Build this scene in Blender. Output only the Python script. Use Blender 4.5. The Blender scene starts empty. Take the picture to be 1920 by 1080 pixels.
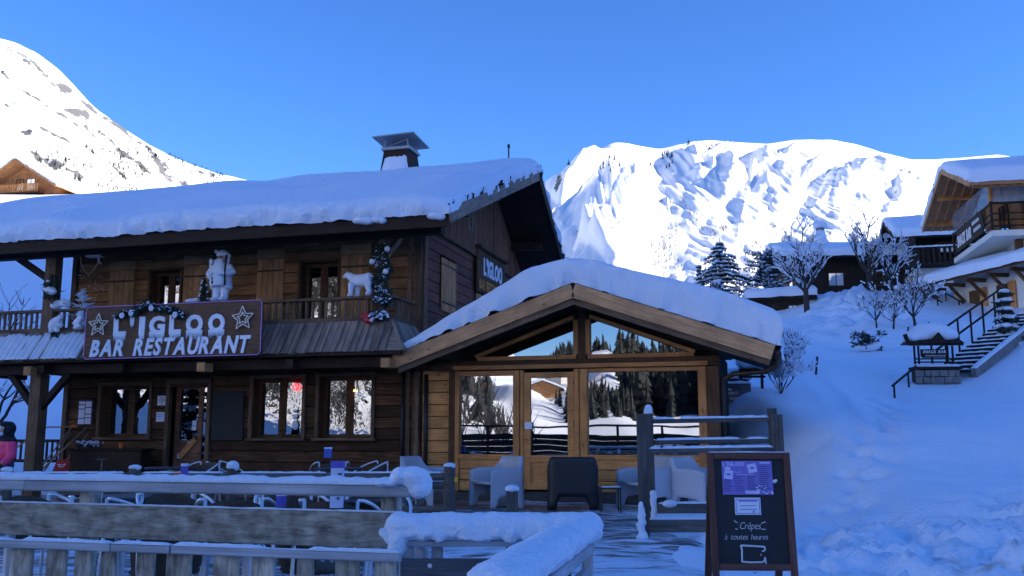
import bpy, bmesh, math, random
import numpy as np
from mathutils import Vector, Matrix, noise as mnoise

R = math.radians
rnd = random.Random(7)
scene = bpy.context.scene
C = scene.collection

# ------------------------------------------------------------------ camera
F_PX, HORIZON, CAM_Z = 1800.0, 825.0, 1.3
PITCH = math.atan((HORIZON - 540) / F_PX)
cam_data = bpy.data.cameras.new('camera')
cam_data.sensor_width = 36.0
cam_data.lens = 36.0 * F_PX / 1920.0
cam_data.clip_start = 0.05
cam_data.clip_end = 20000
cam = bpy.data.objects.new('camera', cam_data)
cam.location = (0, 0, CAM_Z)
cam.rotation_euler = (R(90) + PITCH, 0, 0)
C.objects.link(cam)
scene.camera = cam

# ------------------------------------------------------------------ sky, sun, exposure
SUN_AZ, SUN_EL = R(106), R(23)          # azimuth clockwise from +Y: low winter sun, from the right
world = bpy.data.worlds.new('World')
scene.world = world
world.use_nodes = True
wn = world.node_tree.nodes
wl = world.node_tree.links
wn.clear()
sky = wn.new('ShaderNodeTexSky')
sky.sky_type = 'NISHITA'
sky.sun_disc = False
sky.sun_elevation = SUN_EL
sky.sun_rotation = SUN_AZ
sky.altitude = 1200
sky.air_density = 1.0
sky.dust_density = 0.0
sky.ozone_density = 5.0
hs = wn.new('ShaderNodeHueSaturation')
hs.inputs['Saturation'].default_value = 1.17
hs.inputs['Hue'].default_value = 0.512
bg = wn.new('ShaderNodeBackground')
bg.inputs['Strength'].default_value = 0.08
wo = wn.new('ShaderNodeOutputWorld')
wl.new(sky.outputs[0], hs.inputs['Color'])
wl.new(hs.outputs[0], bg.inputs['Color'])
wl.new(bg.outputs[0], wo.inputs['Surface'])

sun_data = bpy.data.lights.new('sun', 'SUN')
sun_data.energy = 3.7
sun_data.angle = R(0.5)
sun_data.color = (1.0, 0.93, 0.82)
sun = bpy.data.objects.new('sun', sun_data)
SUN_DIR = Vector((math.sin(SUN_AZ) * math.cos(SUN_EL), math.cos(SUN_AZ) * math.cos(SUN_EL), math.sin(SUN_EL)))
sun.rotation_euler = SUN_DIR.to_track_quat('Z', 'Y').to_euler()
C.objects.link(sun)

scene.view_settings.view_transform = 'Standard'
scene.view_settings.look = 'None'
scene.view_settings.gamma = 1.0
scene.view_settings.use_curve_mapping = False
scene.view_settings.exposure = 1.88
scene.cycles.max_bounces = 6
scene.cycles.diffuse_bounces = 4

# ------------------------------------------------------------------ frames
FW = Vector((0, math.cos(PITCH), math.sin(PITCH)))
UP = Vector((0, -math.sin(PITCH), math.cos(PITCH)))


def at(px, py, Y):
    """World point at depth Y seen at pixel (px, py) of the 1920 x 1080 photograph."""
    r = Vector(((px - 960) / F_PX, 0, 0)) + UP * ((540 - py) / F_PX) + FW
    return Vector((0, 0, CAM_Z)) + r * (Y / r.y)


PHI = R(15.5)
BO = Vector((-1.83, 18.9, 0))
BX = Vector((math.cos(PHI), -math.sin(PHI), 0))
BY = Vector((math.sin(PHI), math.cos(PHI), 0))


def L(x, y, z=0.0):
    """restaurant frame -> world"""
    return BO + BX * x + BY * y + Vector((0, 0, z))


# ------------------------------------------------------------------ mesh helpers
class MB:
    def __init__(s):
        s.v = []
        s.f = []
        s.smooth = False

    def add(s, vs, fs):
        o = len(s.v)
        s.v += [tuple(p) for p in vs]
        s.f += [tuple(i + o for i in f) for f in fs]
        return s

    def box(s, x0, y0, z0, x1, y1, z1):
        return s.add([(x0, y0, z0), (x1, y0, z0), (x1, y1, z0), (x0, y1, z0), (x0, y0, z1), (x1, y0, z1), (x1, y1, z1), (x0, y1, z1)],
                     [(3, 2, 1, 0), (4, 5, 6, 7), (0, 1, 5, 4), (1, 2, 6, 5), (2, 3, 7, 6), (3, 0, 4, 7)])

    def bar(s, p0, p1, w, t, up=(0, 0, 1)):
        p0 = Vector(p0); p1 = Vector(p1)
        X = (p1 - p0).normalized()
        u = Vector(up)
        if abs(X.dot(u)) > 0.98:
            u = Vector((0, 1, 0))
        Z = (u - X * X.dot(u)).normalized()
        Y = Z.cross(X)
        vs = []
        for p in (p0, p1):
            for a, b in ((-1, -1), (1, -1), (1, 1), (-1, 1)):
                vs.append(p + Y * (a * t / 2) + Z * (b * w / 2))
        return s.add(vs, [(0, 1, 2, 3)[::-1], (4, 5, 6, 7), (0, 1, 5, 4), (1, 2, 6, 5), (2, 3, 7, 6), (3, 0, 4, 7)])

    def tube(s, pts, rad, n=8, caps=True):
        pts = [Vector(p) for p in pts]
        if not hasattr(rad, '__len__'):
            rad = [rad] * len(pts)
        o = len(s.v)
        prev = None
        for i, p in enumerate(pts):
            d = (pts[min(i + 1, len(pts) - 1)] - pts[max(i - 1, 0)])
            if d.length < 1e-9:
                d = Vector((0, 0, 1))
            d.normalize()
            if prev is None:
                a = Vector((0, 0, 1)) if abs(d.z) < 0.9 else Vector((1, 0, 0))
                u = d.cross(a).normalized()
            else:
                u = (prev - d * prev.dot(d))
                u = u.normalized() if u.length > 1e-6 else d.orthogonal().normalized()
            prev = u
            w = d.cross(u)
            for k in range(n):
                an = 2 * math.pi * k / n
                s.v.append(tuple(p + (u * math.cos(an) + w * math.sin(an)) * rad[i]))
        for i in range(len(pts) - 1):
            for k in range(n):
                a = o + i * n + k; b = o + i * n + (k + 1) % n
                s.f.append((a, b, b + n, a + n))
        if caps:
            s.f.append(tuple(o + k for k in range(n))[::-1])
            s.f.append(tuple(o + (len(pts) - 1) * n + k for k in range(n)))
        return s

    def lathe(s, prof, n=16, c=(0, 0, 0)):
        o = len(s.v)
        for r, z in prof:
            for k in range(n):
                a = 2 * math.pi * k / n
                s.v.append((c[0] + r * math.cos(a), c[1] + r * math.sin(a), c[2] + z))
        for i in range(len(prof) - 1):
            for k in range(n):
                a = o + i * n + k; b = o + i * n + (k + 1) % n
                s.f.append((a, b, b + n, a + n))
        s.f.append(tuple(o + k for k in range(n))[::-1])
        s.f.append(tuple(o + (len(prof) - 1) * n + k for k in range(n)))
        return s

    def blob(s, c, r, nu=12, nv=8, rot=None):
        c = Vector(c)
        o = len(s.v)
        for j in range(nv + 1):
            ph = math.pi * j / nv
            for k in range(nu):
                a = 2 * math.pi * k / nu
                p = Vector((r[0] * math.sin(ph) * math.cos(a), r[1] * math.sin(ph) * math.sin(a), r[2] * math.cos(ph)))
                if rot is not None:
                    p = rot @ p
                s.v.append(tuple(c + p))
        for j in range(nv):
            for k in range(nu):
                a = o + j * nu + k; b = o + j * nu + (k + 1) % nu
                s.f.append((a, a + nu, b + nu, b))
        return s

    def prism(s, poly, y0, y1):
        """polygon in XZ extruded from y0 to y1"""
        n = len(poly)
        vs = [(x, y0, z) for x, z in poly] + [(x, y1, z) for x, z in poly]
        fs = [tuple(range(n)), tuple(range(2 * n - 1, n - 1, -1))]
        for i in range(n):
            j = (i + 1) % n
            fs.append((i, i + n, j + n, j))
        return s.add(vs, fs)

    def grid(s, P):
        """P: array (nu, nv, 3)"""
        nu, nv = P.shape[:2]
        o = len(s.v)
        s.v += [tuple(p) for p in P.reshape(-1, 3).tolist()]
        for i in range(nu - 1):
            for j in range(nv - 1):
                a = o + i * nv + j
                s.f.append((a, a + nv, a + nv + 1, a + 1))
        return s

    def mesh(s, name, mat, smooth=False):
        me = bpy.data.meshes.new(name)
        me.from_pydata(s.v, [], s.f)
        if mat:
            me.materials.append(mat)
        if smooth or s.smooth:
            me.polygons.foreach_set('use_smooth', [True] * len(me.polygons))
        me.update()
        return me


def fix_normals(me):
    bm = bmesh.new(); bm.from_mesh(me)
    bmesh.ops.recalc_face_normals(bm, faces=bm.faces)
    bm.to_mesh(me); bm.free()


def link(name, me, parent=None):
    o = bpy.data.objects.new(name, me)
    C.objects.link(o)
    if parent is not None:
        o.parent = parent
    return o


def add(name, mb, mat, parent=None, smooth=False, loc=None, rotz=None, label=None, norm=True):
    me = mb.mesh(name, mat, smooth)
    if norm:
        fix_normals(me)
    o = link(name, me, parent)
    if loc is not None:
        o.location = loc
    if rotz is not None:
        o.rotation_euler = (0, 0, rotz)
    if label:
        o['label'] = label
    return o


def thing(name, label, cat, loc=(0, 0, 0), rotz=0, group=None):
    o = bpy.data.objects.new(name, None)
    o.empty_display_size = 0.1
    C.objects.link(o)
    o.location = loc
    o.rotation_euler = (0, 0, rotz)
    o['label'] = label; o['category'] = cat
    if group:
        o['group'] = group
    return o


def tag(o, label, cat, group=None):
    o['label'] = label; o['category'] = cat
    if group:
        o['group'] = group
    return o


def structure(o):
    o['kind'] = 'structure'
    return o


def dup(root, loc, rotz=None, label=None, group=None):
    r = root.copy(); C.objects.link(r); r.location = loc
    if rotz is not None:
        r.rotation_euler = (0, 0, rotz)
    if label:
        r['label'] = label
    if group:
        r['group'] = group
    for ch in list(root.children):
        c = ch.copy(); C.objects.link(c); c.parent = r
        for g in list(ch.children):
            d = g.copy(); C.objects.link(d); d.parent = c
    return r


_boxcache = {}


def box_mesh(Lx, w, t, mat):
    key = (round(Lx, 2), round(w, 3), round(t, 3), mat.name)
    if key in _boxcache:
        return _boxcache[key]
    c = min(0.008, 0.16 * min(w, t))
    a, b = t / 2, w / 2
    sec = [(-a + c, -b), (a - c, -b), (a, -b + c), (a, b - c), (a - c, b), (-a + c, b), (-a, b - c), (-a, -b + c)]
    vs = [(0, y, z) for y, z in sec] + [(Lx, y, z) for y, z in sec]
    fs = [tuple(range(8))[::-1], tuple(range(8, 16))]
    for i in range(8):
        j = (i + 1) % 8
        fs.append((i, j, j + 8, i + 8))
    me = bpy.data.meshes.new('piece')
    me.from_pydata(vs, [], fs)
    me.materials.append(mat)
    me.update()
    _boxcache[key] = me
    return me


def plank(name, p0, p1, w, t, mat, parent=None, up=(0, 0, 1), label=None):
    """board from p0 to p1, w across (along up), t thick; grain runs along it"""
    p0 = Vector(p0); p1 = Vector(p1)
    X = (p1 - p0); ln = X.length; X.normalize()
    u = Vector(up)
    if abs(X.dot(u)) > 0.98:
        u = Vector((1, 0, 0))
    Z = (u - X * X.dot(u)).normalized()
    Y = Z.cross(X)
    o = link(name, box_mesh(ln, w, t, mat), parent)
    M = Matrix(((X.x, Y.x, Z.x, p0.x), (X.y, Y.y, Z.y, p0.y), (X.z, Y.z, Z.z, p0.z), (0, 0, 0, 1)))
    o.matrix_local = M
    if label:
        o['label'] = label
    return o


def remeshed(name, mb, mat, parent=None, voxel=0.02, smooth_it=4, label=None, rough=0.0):
    """union of overlapping shapes as one continuous skin"""
    me = mb.mesh(name + '_tmp', mat)
    fix_normals(me)
    o = bpy.data.objects.new('tmp', me); C.objects.link(o)
    m = o.modifiers.new('r', 'REMESH'); m.mode = 'VOXEL'; m.voxel_size = voxel; m.use_smooth_shade = True
    if smooth_it:
        k = o.modifiers.new('s', 'SMOOTH'); k.iterations = smooth_it; k.factor = 0.5
    dg = bpy.context.evaluated_depsgraph_get()
    nm = bpy.data.meshes.new_from_object(o.evaluated_get(dg))
    bpy.data.objects.remove(o)
    nm.name = name
    if rough:
        nrm = [v.normal.copy() for v in nm.vertices]
        for v, n_ in zip(nm.vertices, nrm):
            c = v.co
            k = mnoise.noise(c * 14) + 0.7 * mnoise.noise(c * 37 + Vector((3, 1, 2))) + 0.5 * mnoise.noise(c * 90)
            v.co = c + n_ * (rough * k * (1.35 - 0.85 * max(0, n_.z)))
    if not nm.materials:
        nm.materials.append(mat)
    nm.polygons.foreach_set('use_smooth', [True] * len(nm.polygons))
    r = link(name, nm, parent)
    if label:
        r['label'] = label
    return r


_glyph = {}


def glyph(ch, size, mat, extrude=0.01, offset=0.0, shear=0.0):
    key = (ch, round(size, 3), mat.name, extrude, offset, shear)
    if key in _glyph:
        return _glyph[key]
    cu = bpy.data.curves.new('t', 'FONT')
    cu.body = ch; cu.size = size; cu.extrude = extrude; cu.offset = offset; cu.shear = shear
    cu.resolution_u = 3
    o = bpy.data.objects.new('t', cu); C.objects.link(o)
    dg = bpy.context.evaluated_depsgraph_get()
    me = bpy.data.meshes.new_from_object(o.evaluated_get(dg))
    bpy.data.objects.remove(o)
    me.transform(Matrix(((1, 0, 0, 0), (0, 0, -1, 0), (0, 1, 0, 0), (0, 0, 0, 1))))   # stands up, faces -Y
    me.materials.clear(); me.materials.append(mat)
    xs = [v.co.x for v in me.vertices] or [0, 0]
    _glyph[key] = (me, min(xs), max(xs))
    return _glyph[key]


def letters(txt, x0, x1, z, y, size, mat, parent, name='letter', extrude=0.01, offset=0.0, shear=0.0, hscale=1.0, space=0.35):
    """one object per character, spread from x0 to x1"""
    gl = [(None if c == ' ' else glyph(c, size, mat, extrude, offset, shear)) for c in txt]
    if shear:
        fl0 = [(None if c == ' ' else glyph(c, size, mat, extrude, offset, 0.0)) for c in txt]
        gl = [(None if g is None else (g[0], f[1], f[2])) for g, f in zip(gl, fl0)]
    gap = size * 0.09
    widths = [(size * space if g is None else (g[2] - g[1])) for g in gl]
    tot = sum(widths) + gap * (len(gl) - 1)
    k = (x1 - x0) / tot
    x = 0
    for g, w in zip(gl, widths):
        if g is not None:
            o = link(name, g[0], parent)
            o.location = (x0 + (x - g[1]) * k, y, z)
            o.scale = (k, 1, hscale)
        x += w + gap


# value noise on arrays
def _hash(ix, iy, seed):
    n = (ix.astype(np.int64) * 374761393 + iy.astype(np.int64) * 668265263 + seed * 1442695041) & 0xffffffff
    n = ((n ^ (n >> 13)) * 1274126177) & 0xffffffff
    n = n ^ (n >> 16)
    return (n & 0xffff) / 65535.0


def vnoise(x, y, seed=0):
    ix = np.floor(x); iy = np.floor(y)
    fx = x - ix; fy = y - iy
    fx = fx * fx * fx * (fx * (fx * 6 - 15) + 10); fy = fy * fy * fy * (fy * (fy * 6 - 15) + 10)
    a = _hash(ix, iy, seed); b = _hash(ix + 1, iy, seed); c = _hash(ix, iy + 1, seed); d = _hash(ix + 1, iy + 1, seed)
    return (a * (1 - fx) + b * fx) * (1 - fy) + (c * (1 - fx) + d * fx) * fy - 0.5


def fbm(x, y, oct=4, seed=0):
    s = 0; a = 1.0
    for i in range(oct):
        s = s + a * vnoise(x, y, seed + i * 17)
        x = x * 2.03 + 11.3; y = y * 2.03 + 5.7; a *= 0.5
    return s


def sstep(a, b, x):
    t = np.clip((x - a) / (b - a), 0, 1)
    return t * t * (3 - 2 * t)


# ------------------------------------------------------------------ materials
def new_mat(name):
    m = bpy.data.materials.new(name)
    m.use_nodes = True
    nt = m.node_tree
    b = nt.nodes['Principled BSDF']
    return m, nt, b


def plain(name, col, rough=0.6, metal=0.0, spec=0.5, var=0.0, bump=0.0, bscale=40):
    m, nt, b = new_mat(name)
    b.inputs['Base Color'].default_value = (*col, 1)
    b.inputs['Roughness'].default_value = rough
    b.inputs['Metallic'].default_value = metal
    b.inputs['Specular IOR Level'].default_value = spec
    if var or bump:
        tc = nt.nodes.new('ShaderNodeTexCoord')
        nz = nt.nodes.new('ShaderNodeTexNoise')
        nz.inputs['Scale'].default_value = bscale; nz.inputs['Detail'].default_value = 5
        nt.links.new(tc.outputs['Object'], nz.inputs['Vector'])
        if var:
            mx = nt.nodes.new('ShaderNodeMix'); mx.data_type = 'RGBA'
            mx.inputs['A'].default_value = tuple(c * (1 - var) for c in col) + (1,)
            mx.inputs['B'].default_value = tuple(min(1, c * (1 + var)) for c in col) + (1,)
            nt.links.new(nz.outputs['Fac'], mx.inputs['Factor'])
            nt.links.new(mx.outputs['Result'], b.inputs['Base Color'])
        if bump:
            bp = nt.nodes.new('ShaderNodeBump'); bp.inputs['Strength'].default_value = bump; bp.inputs['Distance'].default_value = 0.02
            nt.links.new(nz.outputs['Fac'], bp.inputs['Height'])
            nt.links.new(bp.outputs['Normal'], b.inputs['Normal'])
    return m


def wood(name, dark, mid, light, rough=0.75, vary=0.5, knots=True, axis=0, grey=0.0, along=1.3, cross=24.0, blotch=2.2, blo=(0.72, 1.2)):
    m, nt, b = new_mat(name)
    N = nt.nodes.new; K = nt.links.new
    tc = N('ShaderNodeTexCoord'); oi = N('ShaderNodeObjectInfo')
    ofs = N('ShaderNodeMath'); ofs.operation = 'MULTIPLY'; ofs.inputs[1].default_value = 61.0
    K(oi.outputs['Random'], ofs.inputs[0])
    va = N('ShaderNodeVectorMath'); va.operation = 'ADD'
    K(tc.outputs['Object'], va.inputs[0]); K(ofs.outputs[0], va.inputs[1])
    mp = N('ShaderNodeMapping')
    sc = [cross, cross, cross]; sc[axis] = along
    mp.inputs['Scale'].default_value = sc
    K(va.outputs[0], mp.inputs['Vector'])
    nz = N('ShaderNodeTexNoise'); nz.inputs['Scale'].default_value = 1.6; nz.inputs['Detail'].default_value = 7
    nz.inputs['Roughness'].default_value = 0.62; nz.inputs['Distortion'].default_value = 0.9
    K(mp.outputs[0], nz.inputs['Vector'])
    cr = N('ShaderNodeValToRGB')
    cr.color_ramp.elements[0].position = 0.22; cr.color_ramp.elements[0].color = (*dark, 1)
    cr.color_ramp.elements[1].position = 0.80; cr.color_ramp.elements[1].color = (*light, 1)
    e = cr.color_ramp.elements.new(0.5); e.color = (*mid, 1)
    K(nz.outputs['Fac'], cr.inputs['Fac'])
    col = cr.outputs['Color']
    # slow blotches of weathering
    n2 = N('ShaderNodeTexNoise'); n2.inputs['Scale'].default_value = blotch; n2.inputs['Detail'].default_value = 6
    K(va.outputs[0], n2.inputs['Vector'])
    r2 = N('ShaderNodeMapRange'); r2.inputs['From Min'].default_value = 0.3; r2.inputs['From Max'].default_value = 0.7
    r2.inputs['To Min'].default_value = blo[0]; r2.inputs['To Max'].default_value = blo[1]
    K(n2.outputs['Fac'], r2.inputs['Value'])
    rr = N('ShaderNodeMapRange'); rr.inputs['To Min'].default_value = 1 - vary * 0.6; rr.inputs['To Max'].default_value = 1 + vary * 0.5
    K(oi.outputs['Random'], rr.inputs['Value'])
    mu = N('ShaderNodeMath'); mu.operation = 'MULTIPLY'
    K(r2.outputs[0], mu.inputs[0]); K(rr.outputs[0], mu.inputs[1])
    val = mu.outputs[0]
    if knots:
        mk = N('ShaderNodeMapping'); ks = [5.0, 5.0, 5.0]; ks[axis] = 2.2
        mk.inputs['Scale'].default_value = ks
        K(va.outputs[0], mk.inputs['Vector'])
        vo = N('ShaderNodeTexVoronoi'); vo.inputs['Scale'].default_value = 1.3; vo.inputs['Randomness'].default_value = 1.0
        K(mk.outputs[0], vo.inputs['Vector'])
        kr = N('ShaderNodeMapRange'); kr.inputs['From Min'].default_value = 0.05; kr.inputs['From Max'].default_value = 0.13
        kr.inputs['To Min'].default_value = 0.35; kr.inputs['To Max'].default_value = 1.0
        K(vo.outputs['Distance'], kr.inputs['Value'])
        m3 = N('ShaderNodeMath'); m3.operation = 'MULTIPLY'
        K(val, m3.inputs[0]); K(kr.outputs[0], m3.inputs[1]); val = m3.outputs[0]
    h = N('ShaderNodeHueSaturation')
    K(col, h.inputs['Color']); K(val, h.inputs['Value'])
    K(h.outputs[0], b.inputs['Base Color'])
    b.inputs['Roughness'].default_value = rough
    b.inputs['Specular IOR Level'].default_value = 0.25
    bp = N('ShaderNodeBump'); bp.inputs['Strength'].default_value = 0.45; bp.inputs['Distance'].default_value = 0.008
    K(nz.outputs['Fac'], bp.inputs['Height']); K(bp.outputs['Normal'], b.inputs['Normal'])
    return m


def snow_mat(name, col=(0.80, 0.87, 0.97), bump=0.6, scale=9.0, fine=70.0, rough=0.65):
    m, nt, b = new_mat(name)
    N = nt.nodes.new; K = nt.links.new
    tc = N('ShaderNodeTexCoord')
    n1 = N('ShaderNodeTexNoise'); n1.inputs['Scale'].default_value = scale; n1.inputs['Detail'].default_value = 6; n1.inputs['Roughness'].default_value = 0.6
    n2 = N('ShaderNodeTexNoise'); n2.inputs['Scale'].default_value = fine; n2.inputs['Detail'].default_value = 3
    K(tc.outputs['Object'], n1.inputs['Vector']); K(tc.outputs['Object'], n2.inputs['Vector'])
    mx = N('ShaderNodeMix'); mx.data_type = 'RGBA'
    mx.inputs['A'].default_value = tuple(c * 0.93 for c in col) + (1,); mx.inputs['B'].default_value = (*col, 1)
    K(n1.outputs['Fac'], mx.inputs['Factor']); K(mx.outputs['Result'], b.inputs['Base Color'])
    ad = N('ShaderNodeMath'); ad.operation = 'MULTIPLY_ADD'; ad.inputs[1].default_value = 0.25
    K(n2.outputs['Fac'], ad.inputs[0]); K(n1.outputs['Fac'], ad.inputs[2])
    bp = N('ShaderNodeBump'); bp.inputs['Strength'].default_value = bump; bp.inputs['Distance'].default_value = 0.06
    K(ad.outputs[0], bp.inputs['Height']); K(bp.outputs['Normal'], b.inputs['Normal'])
    b.inputs['Roughness'].default_value = rough
    b.inputs['Specular IOR Level'].default_value = 0.2
    return m


def emit(name, col, strength):
    m, nt, b = new_mat(name)
    b.inputs['Base Color'].default_value = (*col, 1)
    b.inputs['Emission Color'].default_value = (*col, 1)
    b.inputs['Emission Strength'].default_value = strength
    return m


M = {}
M['snow'] = snow_mat('snow')
M['snow_small'] = snow_mat('snow_thin', bump=0.5, scale=25, fine=120)
M['log'] = wood('shade-darkened log wall', (0.02, 0.008, 0.004), (0.10, 0.042, 0.017), (0.27, 0.13, 0.06), vary=0.8)  # ground-floor logs: shade under the balcony is put into this darker colour
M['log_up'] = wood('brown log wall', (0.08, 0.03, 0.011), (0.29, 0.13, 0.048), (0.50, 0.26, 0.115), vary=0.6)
M['gable'] = wood('dark red stained boards', (0.085, 0.03, 0.018), (0.18, 0.068, 0.042), (0.25, 0.105, 0.068), vary=0.35, knots=False)
M['batten'] = wood('brown vertical boards', (0.07, 0.03, 0.015), (0.19, 0.085, 0.045), (0.32, 0.16, 0.09), vary=0.5)
M['larch'] = wood('honey larch boards', (0.34, 0.13, 0.035), (0.72, 0.32, 0.10), (0.86, 0.45, 0.17), vary=0.35)
M['frame'] = wood('orange brown joinery', (0.34, 0.12, 0.032), (0.66, 0.27, 0.08), (0.80, 0.37, 0.12), vary=0.25, rough=0.55)
M['frame_dark'] = wood('dark brown joinery', (0.05, 0.022, 0.010), (0.13, 0.06, 0.026), (0.22, 0.11, 0.05), vary=0.3)
M['barge'] = wood('brown larch barge boards', (0.28, 0.13, 0.055), (0.60, 0.31, 0.14), (0.76, 0.44, 0.22), vary=0.25)
M['shutter'] = wood('tan shutter boards', (0.26, 0.12, 0.045), (0.50, 0.25, 0.10), (0.64, 0.36, 0.16), vary=0.35)
M['beam'] = wood('dark roof timber', (0.012, 0.007, 0.005), (0.034, 0.019, 0.012), (0.066, 0.038, 0.024), vary=0.4)  # colour darkened to imitate the black shade under the eaves
M['post'] = wood('brown timber post', (0.06, 0.032, 0.018), (0.17, 0.10, 0.058), (0.3, 0.19, 0.12), vary=0.3)
M['grey'] = wood('silver grey skirt boards', (0.10, 0.07, 0.05), (0.26, 0.195, 0.15), (0.44, 0.36, 0.29), vary=0.5)
M['fence'] = wood('weathered fence boards', (0.13, 0.115, 0.085), (0.42, 0.38, 0.30), (0.66, 0.62, 0.53), vary=0.35, along=4.5, cross=26.0, blotch=11.0, blo=(0.5, 1.35))
M['rail'] = wood('frosty grey rail', (0.3, 0.31, 0.32), (0.42, 0.43, 0.45), (0.55, 0.57, 0.6), vary=0.15, knots=False)
M['fence_dark'] = wood('dark fence timber', (0.045, 0.04, 0.036), (0.11, 0.098, 0.085), (0.2, 0.18, 0.16), vary=0.4)
M['panel'] = wood('plywood panel', (0.06, 0.055, 0.06), (0.12, 0.11, 0.115), (0.18, 0.17, 0.18), vary=0.1, knots=False)
M['sign'] = wood('varnished brown sign board', (0.05, 0.022, 0.012), (0.13, 0.062, 0.033), (0.22, 0.12, 0.07), vary=0.1, rough=0.5)
M['roofing'] = plain('dark roof felt', (0.035, 0.03, 0.028), 0.9)
M['interior'] = plain('dark interior', (0.012, 0.010, 0.009), 0.9)
M['letter'] = plain('pale blue letter paint', (0.80, 0.87, 0.97), 0.5)
M['white'] = plain('white paint', (0.82, 0.83, 0.85), 0.5)
M['plaster'] = plain('cream render', (0.74, 0.70, 0.62), 0.85, var=0.06, bump=0.2, bscale=6)
M['plush'] = plain('white plush', (0.82, 0.86, 0.95), 0.9, bump=0.8, bscale=60)
M['plastic'] = plain('grey moulded plastic', (0.47, 0.48, 0.52), 0.5, var=0.05, bscale=3)
M['plastic_black'] = plain('black moulded plastic', (0.018, 0.018, 0.02), 0.5)
M['alu'] = plain('brushed aluminium', (0.78, 0.79, 0.8), 0.35, metal=0.6)
M['metal_dark'] = plain('dark metal', (0.035, 0.033, 0.032), 0.5, metal=0.4)
M['zinc'] = plain('zinc sheet', (0.30, 0.32, 0.34), 0.5, metal=0.5, var=0.15, bscale=5)
M['copper'] = plain('brown gutter metal', (0.06, 0.04, 0.03), 0.45, metal=0.5)
M['wicker'] = plain('brown wicker', (0.10, 0.065, 0.045), 0.8, var=0.5, bump=0.9, bscale=90)
M['tabletop'] = plain('dark table top', (0.045, 0.045, 0.05), 0.45, var=0.2)
M['black'] = plain('black', (0.012, 0.012, 0.012), 0.6)
M['slate'] = plain('chalkboard', (0.02, 0.02, 0.022), 0.75, var=0.35, bscale=4)
M['chalk'] = plain('chalk', (0.75, 0.77, 0.8), 0.9)
M['aframe'] = wood('reddish brown sign frame', (0.075, 0.03, 0.02), (0.14, 0.06, 0.042), (0.2, 0.09, 0.065), vary=0.1, knots=False)
M['paper'] = plain('paper', (0.8, 0.82, 0.86), 0.7)
M['print'] = plain('dark print', (0.06, 0.06, 0.09), 0.7)
M['menu'] = plain('purple menu sheet', (0.20, 0.155, 0.52), 0.4, var=0.25, bscale=9)
M['menu_light'] = plain('pale lilac print', (0.62, 0.58, 0.85), 0.5)
M['menu_dark'] = plain('dark violet print', (0.07, 0.05, 0.2), 0.5)
M['card'] = plain('blue white card', (0.66, 0.68, 0.85), 0.5)
M['card_blue'] = plain('violet blue card', (0.12, 0.1, 0.5), 0.5)
M['red'] = plain('red plastic', (0.42, 0.02, 0.03), 0.4)
M['orange'] = plain('orange pot', (0.75, 0.16, 0.03), 0.5)
M['yellow'] = plain('yellow plastic', (0.7, 0.45, 0.03), 0.5)
M['blue'] = plain('blue plastic', (0.06, 0.14, 0.6), 0.4)
M['ash'] = wood('pale broom handle', (0.2, 0.14, 0.09), (0.36, 0.26, 0.17), (0.5, 0.38, 0.26), vary=0.3, knots=False)
M['bark'] = plain('dark bark', (0.045, 0.035, 0.03), 0.9, var=0.4, bump=0.6, bscale=20)
M['needle'] = plain('dark fir needles', (0.018, 0.032, 0.022), 0.8, var=0.5, bscale=6)
M['garland'] = plain('garland green', (0.02, 0.04, 0.025), 0.7, var=0.4, bscale=20)
M['bauble'] = plain('pearl white bauble', (0.8, 0.8, 0.8), 0.25)
M['tinsel'] = plain('frosted white branches', (0.72, 0.78, 0.9), 0.7)
M['neon_red'] = emit('red light tube', (1.0, 0.03, 0.05), 0.9)
M['star_tube'] = plain('cream light tube', (0.9, 0.78, 0.66), 0.4)
M['led_blue'] = emit('blue violet string light', (0.22, 0.16, 0.6), 0.10)
M['lamp_warm'] = emit('warm lamp', (1.0, 0.6, 0.15), 3.0)
M['skin'] = plain('skin', (0.55, 0.36, 0.28), 0.55)
M['pink'] = plain('neon pink jacket', (0.95, 0.06, 0.20), 0.6, bump=0.3, bscale=14)
M['navy'] = plain('navy ski trousers', (0.05, 0.055, 0.13), 0.7, bump=0.3, bscale=14)
M['black_cloth'] = plain('black cloth', (0.014, 0.014, 0.016), 0.85, bump=0.3, bscale=20)
M['stone'] = plain('rubble stone', (0.2, 0.19, 0.18), 0.9, var=0.5, bump=0.8, bscale=5)
M['sun_larch'] = wood('orange larch cladding', (0.28, 0.12, 0.05), (0.5, 0.24, 0.1), (0.62, 0.33, 0.15), vary=0.1, knots=False)
M['leaf'] = plain('dark evergreen leaf', (0.02, 0.03, 0.02), 0.6)

# glass: dark room behind a pane that mirrors the valley
g, nt, b = new_mat('window glass')
b.inputs['Base Color'].default_value = (0.42, 0.43, 0.45, 1)
b.inputs['Metallic'].default_value = 1.0
b.inputs['Roughness'].default_value = 0.01
gn = nt.nodes.new('ShaderNodeTexNoise'); gn.inputs['Scale'].default_value = 1.2; gn.inputs['Detail'].default_value = 1
gt = nt.nodes.new('ShaderNodeTexCoord'); nt.links.new(gt.outputs['Object'], gn.inputs['Vector'])
gb = nt.nodes.new('ShaderNodeBump'); gb.inputs['Strength'].default_value = 0.07; gb.inputs['Distance'].default_value = 0.02
nt.links.new(gn.outputs['Fac'], gb.inputs['Height']); nt.links.new(gb.outputs['Normal'], b.inputs['Normal'])
M['glass'] = g
g, nt, b = new_mat('wavy old window glass')
b.inputs['Base Color'].default_value = (0.36, 0.36, 0.36, 1)
b.inputs['Metallic'].default_value = 1.0
b.inputs['Roughness'].default_value = 0.015
gn = nt.nodes.new('ShaderNodeTexNoise'); gn.inputs['Scale'].default_value = 4.0; gn.inputs['Detail'].default_value = 2
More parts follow.
